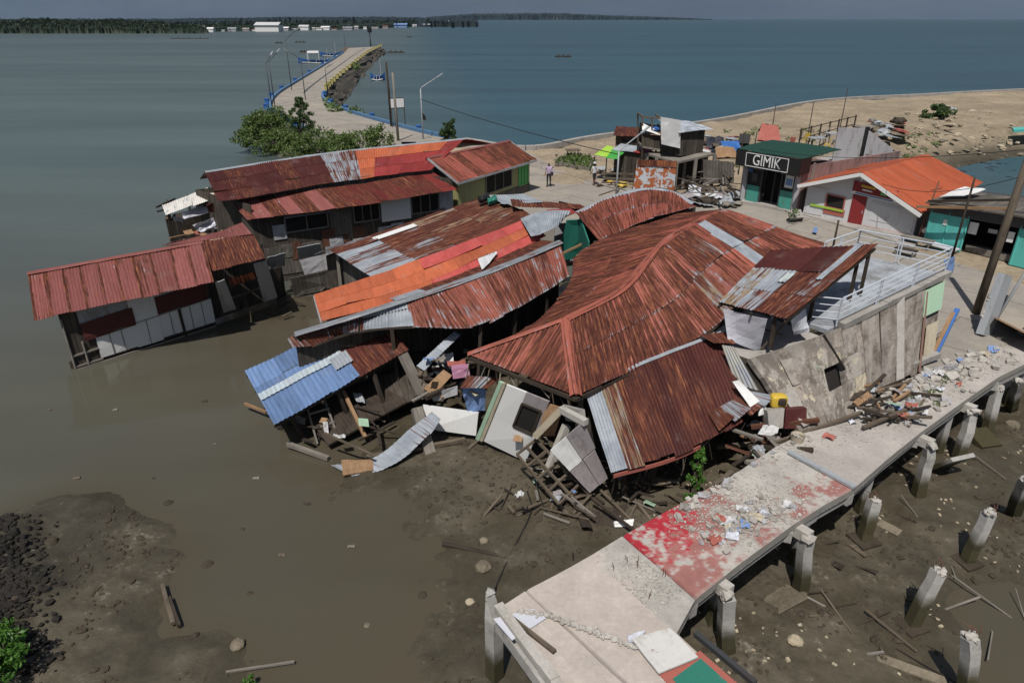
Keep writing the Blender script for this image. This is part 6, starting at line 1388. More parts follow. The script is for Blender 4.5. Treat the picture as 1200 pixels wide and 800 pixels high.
def chair(p, m, lb, grp=None, rz=0.):
    r = thing('chair', lb, 'chair', p, grp); c_, s_ = math.cos(rz), math.sin(rz); T_ = lambda x, y, z_: p+V(x*c_-y*s_, x*s_+y*c_, z_)
    mb = MB(); panel(mb, [T_(-.2,-.2,.45),T_(.2,-.2,.45),T_(.2,.2,.45),T_(-.2,.2,.45)], .03); mb.build('seat', m, r); mb = MB(); panel(mb, [T_(-.2,.2,.5),T_(.2,.2,.5),T_(.2,.26,.9),T_(-.2,.26,.9)], .03); mb.build('backrest', m, r)
    for dx, dy in ((-.18,-.18),(.18,-.18),(.18,.18),(-.18,.18)): bars('leg', m, r, [(T_(dx,dy,0), T_(dx,dy,.45))], .04)
part('floor', 'slab', root, [g0+bk*4.4+V(0,0,1.55), g1+bk*4.4+V(-.2,0,1.55), g1+bk*11+V(-.2,0,1.55), g0+bk*11+V(0,0,1.55)], .15)
M['chairyel'] = M['canyellow']
for k, (px, py, m_, lb) in enumerate(((955,169,'steel','grey table among the broken furniture behind the green canopy'),(975,163,'whitegrey','pale table tilted in the middle of the yard behind the bar'),(990,160,'steel_dark','dark table nearest the ruined end wall'))):
    table(P(px, py+5, 1.65), 1.1, m_, lb)
for k, (px, py, m_, lb) in enumerate(((943,165,'canyellow','yellow plastic chair left of the grey table behind the bar'),(948,168,'steel_dark','dark chair behind the green canopy edge'),(968,172,'canyellow','yellow plastic chair in the middle of the yard'),(1002,166,'canyellow','yellow chair beside the ruined end wall'),(984,170,'white','white plastic chair close to the pink side wall'),(926,170,'redtrim','faded red chair at the back of the green canopy'))):
    chair(P(px, py+4, 1.65), m_, lb, None, random.uniform(0,6))
for k in range(14):
    px, py = random.uniform(930,1005), random.uniform(155,178); c = P(px, py, 2.0); a = random.uniform(0,3); d = V(math.cos(a),math.sin(a),random.uniform(-.4,.5))*random.uniform(.5,1.1); mb = MB(); beam(mb, c-d, c+d, .09)
    tag(mb.build('timber', pick(['whitegrey','steel','wood_grey','wood_dark'])), 'broken pale batten among the furniture in the yard behind the bar', 'timber', 'battens in the bar yard')
# orange roofed store
root = thing('store', 'white store with an orange red gable roof, red door and red shop sign', 'store', P(1005,262,0))
s0, s1 = P(941,252,.0), P(1069,278,0); al = unit(s1-s0); bk = V(-al[1],al[0],0); bk = bk if bk[1] > 0 else -bk
fc = Facade(s0, s1, s0+V(0,0,1.95), s1+V(0,0,1.6), -bk)
Lf = np.linalg.norm(s1-s0); apx = fc.pt(.5,1.0)*V(1,1,0)+V(0,0,3.05)
M['storewhite'] = mk_paint('store_wall', (.56,.56,.57), (.2,.18,.16), amt=.4)
part('wall', 'storewhite', root, fc.rect(0,1,0,1,0), .1)
mb = MB(); a, b = fc.pt(0,1,.05), fc.pt(1,1,.05); mb.add([a, b, apx-bk*.05], [(0,1,2)], [(0,0),(6,0),(3,1)]); mb.build('gable', 'storewhite', root)
ov = .75; apf = apx-bk*ov+V(0,0,.12); lf = fc.pt(-.05,.98)-bk*ov; rf = fc.pt(1.06,.95)-bk*ov
D_ = 8.4; far_a = apx+bk*D_+V(.3,0,.0); far_l = fc.pt(-.05,.98)+bk*D_; far_r = fc.pt(1.06,.95)+bk*(D_+.2)+V(.2,0,.3)
oc = lambda i, j: ((.38,.090,.040), .10+.12*(random.random() > .8), -.25)
roof(root, net([apf, far_a], [rf, far_r]), oc, sw=1.1, rl=4, amp=.012, wave=.2); roof(root, net([apf, far_a], [lf, far_l]), oc, sw=1.1, rl=4, amp=.012, wave=.2)
bars('bargeboard', 'white', root, [(apf-V(0,0,.1), rf-V(0,0,.1)), (apf-V(0,0,.1), lf-V(0,0,.1))], .06, .2)
closed_walls(root, s0, s1, bk*D_, 1.9, 1.55, 'whitegrey')
window(root, fc, .20,.37,.42,.82, frame='redtrim', pane='dark', panes=1, o=.08)
part('wall_panel', 'redtrim', root, fc.rect(.19,.39,.20,.42,.07), .03); part('board', 'lime', root, fc.rect(.06,.38,.36,.42,.12), .04, label='lime green strip under the shop window')
d_ = part('door', 'red', root, fc.rect(.435,.56,.0,1.0,.08), .06); bars('handle', 'steel', d_, [(fc.pt(.545,.45,.13), fc.pt(.545,.55,.13))], .04)
part('wall_panel', 'storewhite', root, fc.rect(.60,.985,.08,.92,.06), .03); part('wall_panel', 'storewhite', root, fc.rect(.62,.86,.30,.86,.085), .02); part('wall_panel', 'storewhite', root, fc.rect(.01,.18,.1,.95,.06), .03)
part('plinth', 'redtrim', root, fc.rect(.57,1.0,.0,.08,.09), .06); part('step', 'slab', root, [fc.pt(0,.0,.05), fc.pt(1,.0,.05), fc.pt(1,.0,.7), fc.pt(0,.0,.7)], .14)
fs = Facade(fc.pt(.42,1.02,.12), fc.pt(.82,1.02,.12), fc.pt(.42,1.42,.12), fc.pt(.82,1.42,.12), -bk)
sg_ = part('sign', 'red', root, fs.rect(0,.98,.22,1.,0), .04); part('sign_strip', 'white', sg_, fs.rect(-.02,1,.0,.2,.01), .04)
part('sign_patch', 'canyellow', sg_, fs.rect(.18,.50,.66,.84,.025), .012); part('sign_patch', 'green', sg_, fs.rect(.62,.75,.35,.75,.025), .012); part('sign_patch', 'white', sg_, fs.rect(.22,.44,.40,.52,.025), .012)
part('sign_patch', 'black', sg_, fs.rect(.76,.88,.30,.62,.025), .012); part('sign_lettering', 'blue_deep', sg_, fs.rect(.08,.90,.06,.14,.034), .006)
# teal shop
root = thing('shop', 'turquoise shop with a dark open front right of the orange roofed store', 'shop', P(1140,295,0))
s0, s1 = P(1083,284,.0), P(1262,330,0); al = unit(s1-s0); bk = V(-al[1],al[0],0); bk = bk if bk[1] > 0 else -bk
fc = Facade(s0, s1, s0+V(0,0,1.9), s1+V(0,0,2.2), -bk); M['turq'] = mk_paint('turquoise_paint', (.10,.46,.42), (.08,.25,.22), amt=.4)
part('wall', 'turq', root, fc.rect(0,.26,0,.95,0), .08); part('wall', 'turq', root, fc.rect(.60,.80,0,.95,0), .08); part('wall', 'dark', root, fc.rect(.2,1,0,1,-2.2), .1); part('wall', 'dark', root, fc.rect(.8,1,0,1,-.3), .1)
for u in (0,.13,.26,.60,.70,.80): bars('frame', 'turq', root, [(fc.pt(u,0,.03), fc.pt(u,.95,.03))], .09)
part('poster', 'white', root, fc.rect(.27,.33,.5,.8,-.1), .02); part('poster', 'whitegrey', root, fc.rect(.40,.46,.62,.72,-.1), .02); part('poster', 'white', root, fc.rect(.53,.57,.5,.75,-.05), .02); part('poster', 'blue', root, fc.rect(.66,.74,.6,.72,.06), .02); part('poster', 'white', root, fc.rect(.10,.13,.6,.75,.06), .02)
part('counter', 'wood_grey', root, fc.rect(.27,.58,.0,.16,-.5), .3)
part('table_board', 'tarp', root, [fc.pt(.05,.12,.25), fc.pt(.28,.10,.25), fc.pt(.28,.10,.9), fc.pt(.05,.12,.9)], .05)
closed_walls(root, s0, s1, bk*4.4, 2.0, 2.3, 'planks_grey')
r0, r1 = fc.pt(-.04,1.04,.9), fc.pt(1.05,1.04,.9); part('fascia', 'steel_dark', root, [fc.pt(-.02,.88,.05), fc.pt(1.05,.88,.05), fc.pt(1.05,1.28,.02), fc.pt(-.02,1.2,.02)], .06)
part('roof', 'planks_grey', root, [fc.pt(-.03,1.16,.5), fc.pt(1.05,1.2,.5), fc.pt(1.05,1.34,-2.6)+bk*0, fc.pt(-.03,1.30,-2.6)], .08); 
part('roof', 'steel_dark', root, [fc.pt(-.03,1.30,-2.6), fc.pt(1.05,1.34,-2.6), fc.pt(1.05,1.25,-4.6), fc.pt(-.03,1.15,-4.6)], .08)
bars('beam', 'wood_tan', root, [(fc.pt(-.06,1.05,.85), fc.pt(.55,1.36,.75))], .12); bars('beam', 'wood_dark', root, [(fc.pt(-.02,1.2,.4), fc.pt(.5,1.5,.1))], .12)
part('roof_sheet', 'white', root, [fc.pt(.62,1.35,.3), fc.pt(.85,1.38,.3), fc.pt(.85,1.66,-1.2), fc.pt(.66,1.63,-1.2)], .03, jit=.02, nu=4, nv=4); part('roof_sheet', 'white', root, [fc.pt(.0,1.30,-.3), fc.pt(.16,1.40,-.3), fc.pt(.20,1.5,-1.8), fc.pt(.05,1.5,-1.9)], .03, jit=.03, nu=4, nv=4)
# bench and clutter by the shops
def box_at(name, lb, cat, px, sx, sy, sz, m, rz=0., z=.0, legs=True):
    c = P(*px, z); r = thing(name, lb, cat, c); ca, sa = math.cos(rz), math.sin(rz)
    mb = MB(); obox(mb, c+V(0,0,sz), V(ca,sa,0)*sx/2, V(-sa,ca,0)*sy/2, V(0,0,.03)); mb.build('top', m, r)
    for dx, dy in ((-.42,-.4),(.42,-.4),(.42,.4),(-.42,.4)): bars('leg', 'wood_grey', r, [(c+V(ca*dx*sx-sa*dy*sy, sa*dx*sx+ca*dy*sy,0), c+V(ca*dx*sx-sa*dy*sy, sa*dx*sx+ca*dy*sy,sz))], .06)
box_at('bench', 'low wooden bench in front of the corner between store and turquoise shop', 'bench', (1073,288), 1.6,.5,.4,'wood_grey', -.9)
box_at('table', 'low dark table at the road side below the orange roofed store', 'table', (1060,300), 1.0,.5,.35,'wood_dark', -.9)
loose('planter', 'small concrete block planter between the bar and the store', 'planter', 'slab', [P(925,256,.1), P(940,252,.1), P(940,250,.55), P(925,251,.55)], .5)
mb = MB(); leaves(mb, P(931,250,.7), (.3,.3,.3), 60, .1); tag(mb.build('potted_plant', 'leaf'), 'small green plant on the block planter beside the bar', 'plant')
loose('barrier', 'low grey panelled barrier standing on the road in front of the store', 'barrier', 'steel', [P(901,268,.0), P(935,276,.0), P(935,276,.55), P(901,268,.55)], .06)
loose('barrier', 'low black panelled barrier on the road behind the arched roof', 'barrier', 'black', [P(655,236,.0), P(685,243,.0), P(685,243,.62), P(655,236,.62)], .06)
loose('bucket', 'small blue bucket on the road in front of the store', 'bucket', 'blue', [P(953,269,.0), P(958,270,.0), P(958,270,.3), P(953,269,.3)], .3)
# poles and lamps
def pole(name, lb, b, h_, r0, r1, m='wood_grey', lean=(0,0), extra=None):
    b = np.asarray(b, float); r = thing(name, lb, 'pole' if 'lamp' not in name else 'street lamp', b); t = b+V(lean[0],lean[1],h_)
    mb = MB(); tube(mb, [b-V(0,0,.2), (b+t)/2, t], [r0,(r0+r1)/2,r1], 8); mb.build('pole', m, r, smooth=True); return r, t
def lamp(lb, b, h_, arm, m='steel'):
    r, t = pole('street_lamp', lb, b, h_, .07, .055, m); e = t+np.asarray(arm, float)
    mb = MB(); tube(mb, [t-V(0,0,.1), t+V(0,0,.05)+np.asarray(arm)*.1, e], .045, 7); mb.build('arm', m, r, smooth=True)
    d = unit(arm); mb = MB(); beam(mb, e-d*.1, e+d*.6, .18, .08); mb.build('lamp_head', 'steel', r); return r
r, t = pole('utility_pole', 'thick leaning wooden utility pole at the right beside the turquoise shop', P(1143,368,.0), 7.5, .16, .13, 'wood', (.25,.1))
r, t = pole('signal_pole', 'thin grey steel pole leaning right of the wooden utility pole', P(1166,374,.0), 3.6, .06, .05, 'steel', (1.6,.6))
r, t = pole('utility_pole', 'tall dark wooden pole at the root of the causeway, left of the pair', P(459,148,.25), 6.5, .15, .11, 'wood_dark', (-.1,0))
b = P(467,168,.0); r, t = pole('utility_pole', 'grey concrete pole of the pair at the root of the causeway', b, 6.4, .14, .10, 'wood_grey', (-.1,0))
lamp('tall street lamp with a long angled arm beside the causeway root', P(496,165,.1), 4.8, (1.6,.6,1.0))
r, t = pole('flag', 'x', P(496,165,.1), 1, .01, .01) if False else (None, None)
loose('banner', 'small black banner hanging from the tall street lamp', 'banner', 'black', [P(496,166,.1)+V(.06,0,2.7), P(496,166,.1)+V(.36,.05,2.35), P(496,166,.1)+V(.36,.05,1.95), P(496,166,.1)+V(.06,0,2.05)], .02)
b = P(722,228,.0); lamp('street lamp with a long grey arm standing on the road by the small huts', b, 2.9, (1.6,.7,1.15))
r = thing('sign_frame', 'tall steel frame carrying a small white board beside the poles', 'sign frame', P(466,150,.25))
a, c = P(460,149,.25), P(475,148,.25)
for p in (a, c): bars('leg', 'steel_dark', r, [(p, p+V(0,0,2.9))], .1)
part('sign_board', 'white', r, [a+V(0,-.05,2.0), c+V(0,-.05,2.0), c+V(0,-.05,2.9), a+V(0,-.05,2.9)], .05); bars('crossbar', 'steel_dark', r, [(a+V(0,0,1.9), c+V(0,0,1.9)), (a+V(0,0,2.95), c+V(0,0,2.95))], .08)
loose('billboard', 'grey panel board standing at the road edge by the concrete pole', 'billboard', 'lilac', [P(470,166,.0), P(487,166,.0), P(487,166,1.5), P(470,166,1.5)], .06)
CL = [((319,127),5.4,(.4,1.2,1.0),'lamp on the outer bend of the causeway, leftmost'),((322,123),5.4,(.9,1.3,1.2),'lamp on the outer bend just right of the leftmost one'),((342,106),7.5,(1.5,1.8,1.5),'tall lamp on the outer kerb beyond the bend'),((358,117),5.4,(-1.5,-.8,1.2),'lamp standing on the causeway roadway behind the thin tree'),((384,110),3.6,(.7,1.4,.6),'short lamp at the inner bend of the causeway'),((405,61),7.5,(1.5,2,1),'far lamp near the end of the causeway')]
for px, h_, arm, lb in CL: lamp(lb, P(*px, .25), h_, arm, 'steel_dark')
b = P(434.5,54.5,.25); r, t = pole('beacon', 'dark beacon post at the far tip of the causeway', b, 5.2, .25, .2, 'steel_dark'); mb = MB(); tube(mb, [t, t+V(0,0,1.6)], .9, 8); mb.build('beacon_head', 'black', r)
# wires
def wire(lb, a, b, sag, r=.018):
    a, b = np.asarray(a), np.asarray(b); s = np.linspace(0,1,24)[:, None]; p = a+(b-a)*s-V(0,0,1)*(4*sag*s*(1-s)); mb = MB(); tube(mb, p, r, 5); tag(mb.build('wire', 'black'), lb, 'wire')
wire('long black wire sagging from the tall lamp over the sea to the small huts', P(496,166,.1)+V(0,0,3.9), P(722,228,0)+V(0,0,2.7), .25, .03)
wire('wire stretched from the right utility pole past the orange roofed store', P(1143,368,0)+V(.22,.1,6.6), P(868,233,0)+V(0,0,3.4), .5, .014)
wire('lower wire from the right utility pole to the store front', P(1143,368,0)+V(.2,.1,5.6), P(1010,262,0)+V(0,-.4,2.6), .6, .014)
r, t = pole('antenna_mast', 'thin rust red mast standing at the right corner of the orange roofed store', P(1074,282,.0), 3.2, .05, .035, 'rusty', (.5,.2)); bars('crossarm', 'rusty', r, [(t+V(-.3,0,-.5), t+V(.3,.1,-.4))], .04)
for px, h_, lb in (((905,150),2.6,'thin bare post standing on the sand behind the green canopy'),((946,163),3.6,'taller bare post standing left of the broken yard furniture'),((983,157),4.5,'thin lamp like post behind the broken yard furniture'),((974,300),1.6,'short dark stake on the roof edge behind the terrace canopy'),((1116,300),3.4,'dark post rising at the far end of the white railing'),((865,205),3.2,'thin post left of the bar sign'),((885,168),1.2,'low post on the sand left of the green canopy')):
    r, t = pole('post', lb, P(*px, .0 if px[1] != 300 else 1.6), h_, .05, .04, 'wood_dark')
loose('door', 'brown wooden door panel lying on edge at the right picture edge by the road', 'door', 'wood_tan', [P(1166,372,.0), P(1225,402,.0), P(1225,402,.75), P(1166,372,.85)], .06)
r = thing('broken_column', 'blue grey concrete column leaning at the road corner below the utility pole', 'column', P(1155,392,0)); q = P(1152,393,.0); t = P(1178,322,2.2)
mb = MB(); beam(mb, q, t, .62, .28, up=(.5,-.8,.2)); mb.build('shaft', 'steel', r); mb = MB()
for k in range(16): rock(mb, q+(t-q)*random.uniform(.2,1)+V(-.27,.0,.08), random.uniform(.05,.11))
mb.build('broken_edge', 'rubble', r)
# ---------------------------------------------------------------- huts on the sand
hut = thing('stilt_hut', 'grey tin roofed shack with a hanging white tarpaulin on a wooden platform on stilts', 'hut', P(800,225,0))
HB = P(800,226,0); 
def at(px, py, Y):
    """survey point on the vertical plane at distance Y"""
    v = (py-400)/FPX; d = Y/(cp-v*sp); return V((px-600)/FPX*d, Y, CZ-d*(sp+v*cp))
Y0 = HB[1]
pl = [at(758,181,Y0+1.5), at(793,191,Y0), at(838,181,Y0+.8), at(800,174,Y0+3.2)]
part('platform', 'wood_grey', hut, pl, .14)
for k in range(4):
    for j in range(3): q = pl[0]*(1-k/3)*(1-j/2)+pl[1]*(k/3)*(1-j/2)+pl[3]*(1-k/3)*(j/2)+pl[2]*(k/3)*(j/2); bars('stilt', 'wood_grey', hut, [(V(*q[:2],-.4), q)], .22)
part('wall', 'planks', hut, [V(*pl[0][:2],-.2)+V(.2,.5,0), V(*pl[1][:2],-.2)+V(0,.6,0), pl[1]+V(0,.6,-.1), pl[0]+V(.2,.5,-.1)], .05); part('wall', 'wood_dark', hut, [V(*pl[1][:2],-.2)+V(.1,.9,0), V(*pl[2][:2],-.2)+V(-.2,.9,0), pl[2]+V(-.2,.9,-.1), pl[1]+V(.1,.9,-.1)], .05)
w1_, w2_, w3_ = at(775,178,Y0+.9), at(797,183,Y0+.5), at(823,179,Y0+1.2); w1b = w1_+V(.1,2.6,0); w3b = w3_+V(-.9,2.2,0); hz = V(0,0,1.55)
part('wall', 'planks', hut, [w2_, w3_, w3_+hz, w2_+hz], .05); part('wall', 'planks', hut, [w1_, w2_, w2_+hz, w1_+hz], .05); part('wall', 'planks', hut, [w1_, w1b, w1b+hz, w1_+hz], .05); part('wall', 'planks', hut, [w3_, w3b, w3b+hz, w3_+hz], .05)
roof(hut, net([w1b+hz+V(0,0,.25), w3b+hz+V(.3,0,.25)], [w2_+hz+V(-.3,-.4,.05), w3_+hz+V(.5,-.2,.05)]), lambda i, j: ((.48,.52,.58), .0, .5), sw=.9)
wt_ = thing('tarpaulin', 'x', 'tarpaulin', w1_) if False else None
loose('tarpaulin', 'big white tarpaulin hanging over the front of the tin roofed stilt shack', 'tarpaulin', 'whitecloth', [at(774,137,Y0+.5), at(798,141,Y0+.3), at(797,174,Y0+.25), at(775,169,Y0+.4)], .02, jit=.03, nu=8, nv=8)
fr = thing('canopy_frame', 'open timber frame draped with a blue and white tarpaulin, left of the stilt shack', 'frame', at(765,182,Y0+1.8))
a, b, c, d = at(753,172,Y0+1.8), at(775,176,Y0+1.4), at(753,137,Y0+1.8), at(775,139,Y0+1.4)
bars('frame', 'wood', fr, [(a,c),(b,d),(c,d),((a+b)/2,(c+d)/2),(c,c+V(0,2,0)),(d,d+V(0,2,0)),(a+V(0,2,0),c+V(0,2,0))], .1); part('back_wall', 'dark', fr, [a+V(0,1.8,0), b+V(0,1.8,0), b+V(0,1.8,1.4), a+V(0,1.8,1.4)], .05); part('side_wall', 'planks', fr, [a, b, b+V(0,0,.9), a+V(0,0,.9)], .05)
part('tarp', 'blue_deep', fr, [at(752,156,Y0+1.7), at(775,152,Y0+1.3), at(775,147,Y0+3), at(753,148,Y0+3)], .02, jit=.08, nu=6, nv=5); part('tarp', 'white', fr, [at(753,152,Y0+1.5), at(774,158,Y0+1.2), at(774,155,Y0+1.6), at(752,144,Y0+2)], .02, jit=.04, nu=5, nv=4); part('tarp', 'wood_tan', fr, [at(762,158,Y0+1.4), at(774,159,Y0+1.2), at(774,155,Y0+1.5), at(764,156,Y0+1.6)], .02)
part('floor', 'wood_grey', fr, [a-V(0,.2,0), b-V(0,.2,0), b+V(0,2,0), a+V(0,2,0)], .1)
for q in (a, b, a+V(0,1.8,0), b+V(0,1.8,0)): bars('stilt', 'wood_dark', fr, [(V(*q[:2],-.4), q)], .14)
# low stall with patched tin roof and green tarp
B_ = P(745,213,0); Y1 = B_[1]
st = thing('market_stall', 'low stall with a patched grey and rust roof and a lime green tarpaulin awning', 'stall', B_)
c0, c1_, c2_, c3_ = at(728,168,Y1+1.6), at(767,176,Y1+.2), at(752,180,Y1-.6), at(716,176,Y1+.9)
roof(st, net([c0, c1_], [c3_, c2_]), lambda i, j: [(GALV,.1,.6),(GALV,.15,.6),(RED,.4,.1),(ORANGE,.3,.1)][min(i,3)], sw=.8)
part('wall', 'planks', st, [V(*c3_[:2],0)+V(.3,.1,0), V(*c2_[:2],0)+V(0,.3,0), c2_+V(0,.3,-.1), c3_+V(.3,.1,-.1)], .05); part('wall', 'steel', st, [V(*c2_[:2],0)+V(.05,.3,0), V(*c1_[:2],0)+V(-.2,.2,0), c1_+V(-.2,.2,-.1), c2_+V(.05,.3,-.1)], .05); part('wall', 'planks', st, [V(*c0[:2],0), V(*c1_[:2],0), c1_-V(0,0,.1), c0-V(0,0,.1)], .05)
part('awning', 'lime', st, [at(696,181,Y1+.6), at(712,184,Y1+.2), at(724,174,Y1+1), at(712,171,Y1+1.6)], .02, jit=.05, nu=6, nv=5); part('awning', 'green_tarp', st, [at(710,185,Y1-.1), at(724,186,Y1-.5), at(732,178,Y1+.4), at(720,174,Y1+1)], .02, jit=.05, nu=6, nv=5)
for px in (697,711,725,740): q = at(px,184,Y1); bars('post', 'wood_dark', st, [(V(*q[:2],0), q)], .08)
bars('shelf', 'wood', st, [(V(at(705,190,Y1)[0],Y1-.3,.7), V(at(745,192,Y1)[0],Y1-.8,.7)), (V(at(708,190,Y1)[0],Y1-.6,.4), V(at(745,192,Y1)[0],Y1-1.1,.4))], .12)
def mk_blotch():
    m, nt, b = mat('blotched_sheet'); uv = uvn(nt); q = noise(nt, uv, 2.3, 3, .5); f = noise(nt, uv, 9, 4, .6)
    c = mix(nt, sstep(nt, mth(nt, 'ADD', q, mth(nt, 'MULTIPLY', f, .15)), .555, .60), mix(nt, f, (.26,.075,.03), (.38,.13,.055)), (.42,.45,.49)); L(nt, c, b.inputs['Base Color']); setr(b, .8, .2); return m
M['blotch'] = mk_blotch()
q = [at(742,222,47.5), at(790,224,46.3), at(793,189,46.3), at(747,187,47.5)]
r = thing('sheet_fence', 'upright fence of rust blotched galvanised sheet with a rusty top strip beside the lamp', 'fence', (q[0]+q[1])/2)
mb = MB(); sheets(mb, net([q[3], q[2]], [q[0], q[1]]), lambda i, j: ((.46,.50,.54), .50, .5), sw=1.0, wave=.2, amp=.01); mb.build('sheet', 'blotch', r, smooth=True)
mb = MB(); sheets(mb, net([q[3]+V(0,-.08,.02), q[2]+V(0,-.08,.02)], [q[3]*.8+q[0]*.2+V(0,-.08,0), q[2]*.8+q[1]*.2+V(0,-.08,0)]), lambda i, j: ((.36,.13,.06), .5, .0), sw=1.5, wave=.2, amp=.008); mb.build('top_strip', 'roof', r, smooth=True)
for k in (0,.5,1): bars('post', 'wood_dark', r, [(V(*(q[0]*(1-k)+q[1]*k)[:2],0)+V(0,.1,0), (q[3]*(1-k)+q[2]*k)+V(0,.1,0))], .1)
# vegetable plot and garden bits
gp = [P(651,193,.05), P(690,201,.05), P(697,190,.05), P(668,184,.05)]
r = thing('garden_bed', 'low fenced bed of green plants beside the road', 'garden bed', gp[0]); mb = MB()
for k in range(4): 
    a, b = gp[k], gp[(k+1) % 4]; beam(mb, a+V(0,0,.15), b+V(0,0,.15), .08, .3); 
    for j in range(5): q = a+(b-a)*j/5; beam(mb, q-V(0,0,.1), q+V(0,0,.55), .07)
mb.build('fence', 'wood_grey', r); mb = MB()
for k in range(60):
    u, v = random.random(), random.random(); leaves(mb, (gp[0]*(1-u)+gp[1]*u)*(1-v)+(gp[3]*(1-u)+gp[2]*u)*v+V(0,0,.25), (.35,.35,.28), 26, .13)
mb.build('plants', 'leaf', r)
table(P(671,187,0), 1.1, 'wood', 'small wooden table standing behind the garden bed'); 
def pilet(n, box, z0, z1, r0, r1, mats, lb, grp, nm='rubbish'):
    for k in range(n):
        c = P(random.uniform(box[0],box[2]), random.uniform(box[1],box[3]), random.uniform(z0,z1)); s = random.uniform(r0,r1); mb = MB()
        if random.random() < .5: rock(mb, c, s, (1.3,1,.6), ICO2)
        else:
            a = random.uniform(0,3); e, f_ = V(math.cos(a),math.sin(a),random.uniform(-.3,.3))*s*1.6, V(-math.sin(a),math.cos(a),.2)*s; panel(mb, [c-e-f_, c+e-f_, c+e+f_, c-e+f_], .04, 3, 3, .04)
        tag(mb.build(nm, pick(mats)), lb, 'rubbish', grp)
pilet(34, (800,222,862,242), .05,.4, .15,.45, ['wood_grey','whitecloth','wood','lilac','steel','wood_dark','tarp'], 'piece of rubbish heaped between the stilt shack and the bar', 'rubbish left of the bar')
pilet(30, (825,160,870,180), .1,.5, .2,.5, ['whitecloth','navy','blue_deep','wood','steel','red','wood_grey'], 'piece of dumped household rubbish on the sand behind the stilt shack', 'rubbish behind the stilt shack')
pilet(16, (700,196,745,220), .05,.3, .15,.35, ['wood','wood_grey','canyellow','wood_dark','steel'], 'crate or scrap lying in front of the low stall', 'scraps before the stall')
heap(60, (795,192,862,228), .1,1.5, (1,2.4), (.06,.13), ['wood_grey','wood_dark','wood'], 'weathered stick in the broken fence between shack and bar', 'sticks between shack and bar')
r = thing('tent', 'low red tarpaulin shelter on the sand behind the green canopy', 'tent', P(898,163,0)); a, b, c, d = P(887,164,.1), P(915,166,.1), P(911,156,.1), P(888,155,.1)
mb = MB(); panel(mb, [a, b, (b+c)/2+V(-.3,0,1.1), (a+d)/2+V(.3,0,1.3)], .02, 7, 5, .09); mb.build('front', 'redtrim', r); mb = MB(); panel(mb, [d, c, (b+c)/2+V(-.3,0,1.1), (a+d)/2+V(.3,0,1.3)], .02, 6, 5, .08); mb.build('rear', 'wood_dark', r)
loose('crate', 'stack of dark crates left of the red tarpaulin shelter', 'crate', 'steel_dark', [P(866,162,.1), P(879,163,.1), P(879,163,1.2), P(866,162,1.2)], .8)
pilet(26, (1010,140,1060,160), .2,.9, .25,.7, ['wood_grey','steel','stone','wood_dark','redtrim'], 'lump of junk on the sand behind the ruined end wall', 'junk behind the end wall')
pilet(80, (1060,128,1205,182), .0,.1, .10,.32, ['palestone','stone','sandstone','sandstone','palestone'], 'stone or scrap strewn over the sandy bank by the inlet', 'stones on the inlet bank', 'stone')
loose('boat', 'flat pale turquoise plank boat beached at the inlet edge on the far right', 'boat', 'turq', [P(1186,151,.1), P(1215,149,.1), P(1216,152,.2), P(1188,154,.2)], .25)
loose('roof_sheet', 'grey bent sheet lying beside the bush on the sandy bank', 'roof sheet', 'steel', [P(1107,124,.8), P(1122,127,.5), P(1120,129,.4), P(1106,126,.6)], .04)
pilet(40, (560,175,760,200), .0,.1, .03,.09, ['stone','wood_grey','wood_dark'], 'small stone or litter scrap lying on the road and sand by the garden bed', 'scraps on the road', 'stone')
# fence between yard and sand
r = thing('wire_fence', 'dark post and rail fence at the back of the broken yard', 'fence', P(960,166,1.5)); mb = MB()
a, b = P(936,170,1.6), P(1000,152,1.6)
for k in range(7): q = a+(b-a)*k/6; beam(mb, q, q+V(0,0,1.3), .1)
for z_ in (.5,1.2): beam(mb, a+V(0,0,z_), b+V(0,0,z_), .06)
mb.build('rails', 'wood_dark', r)
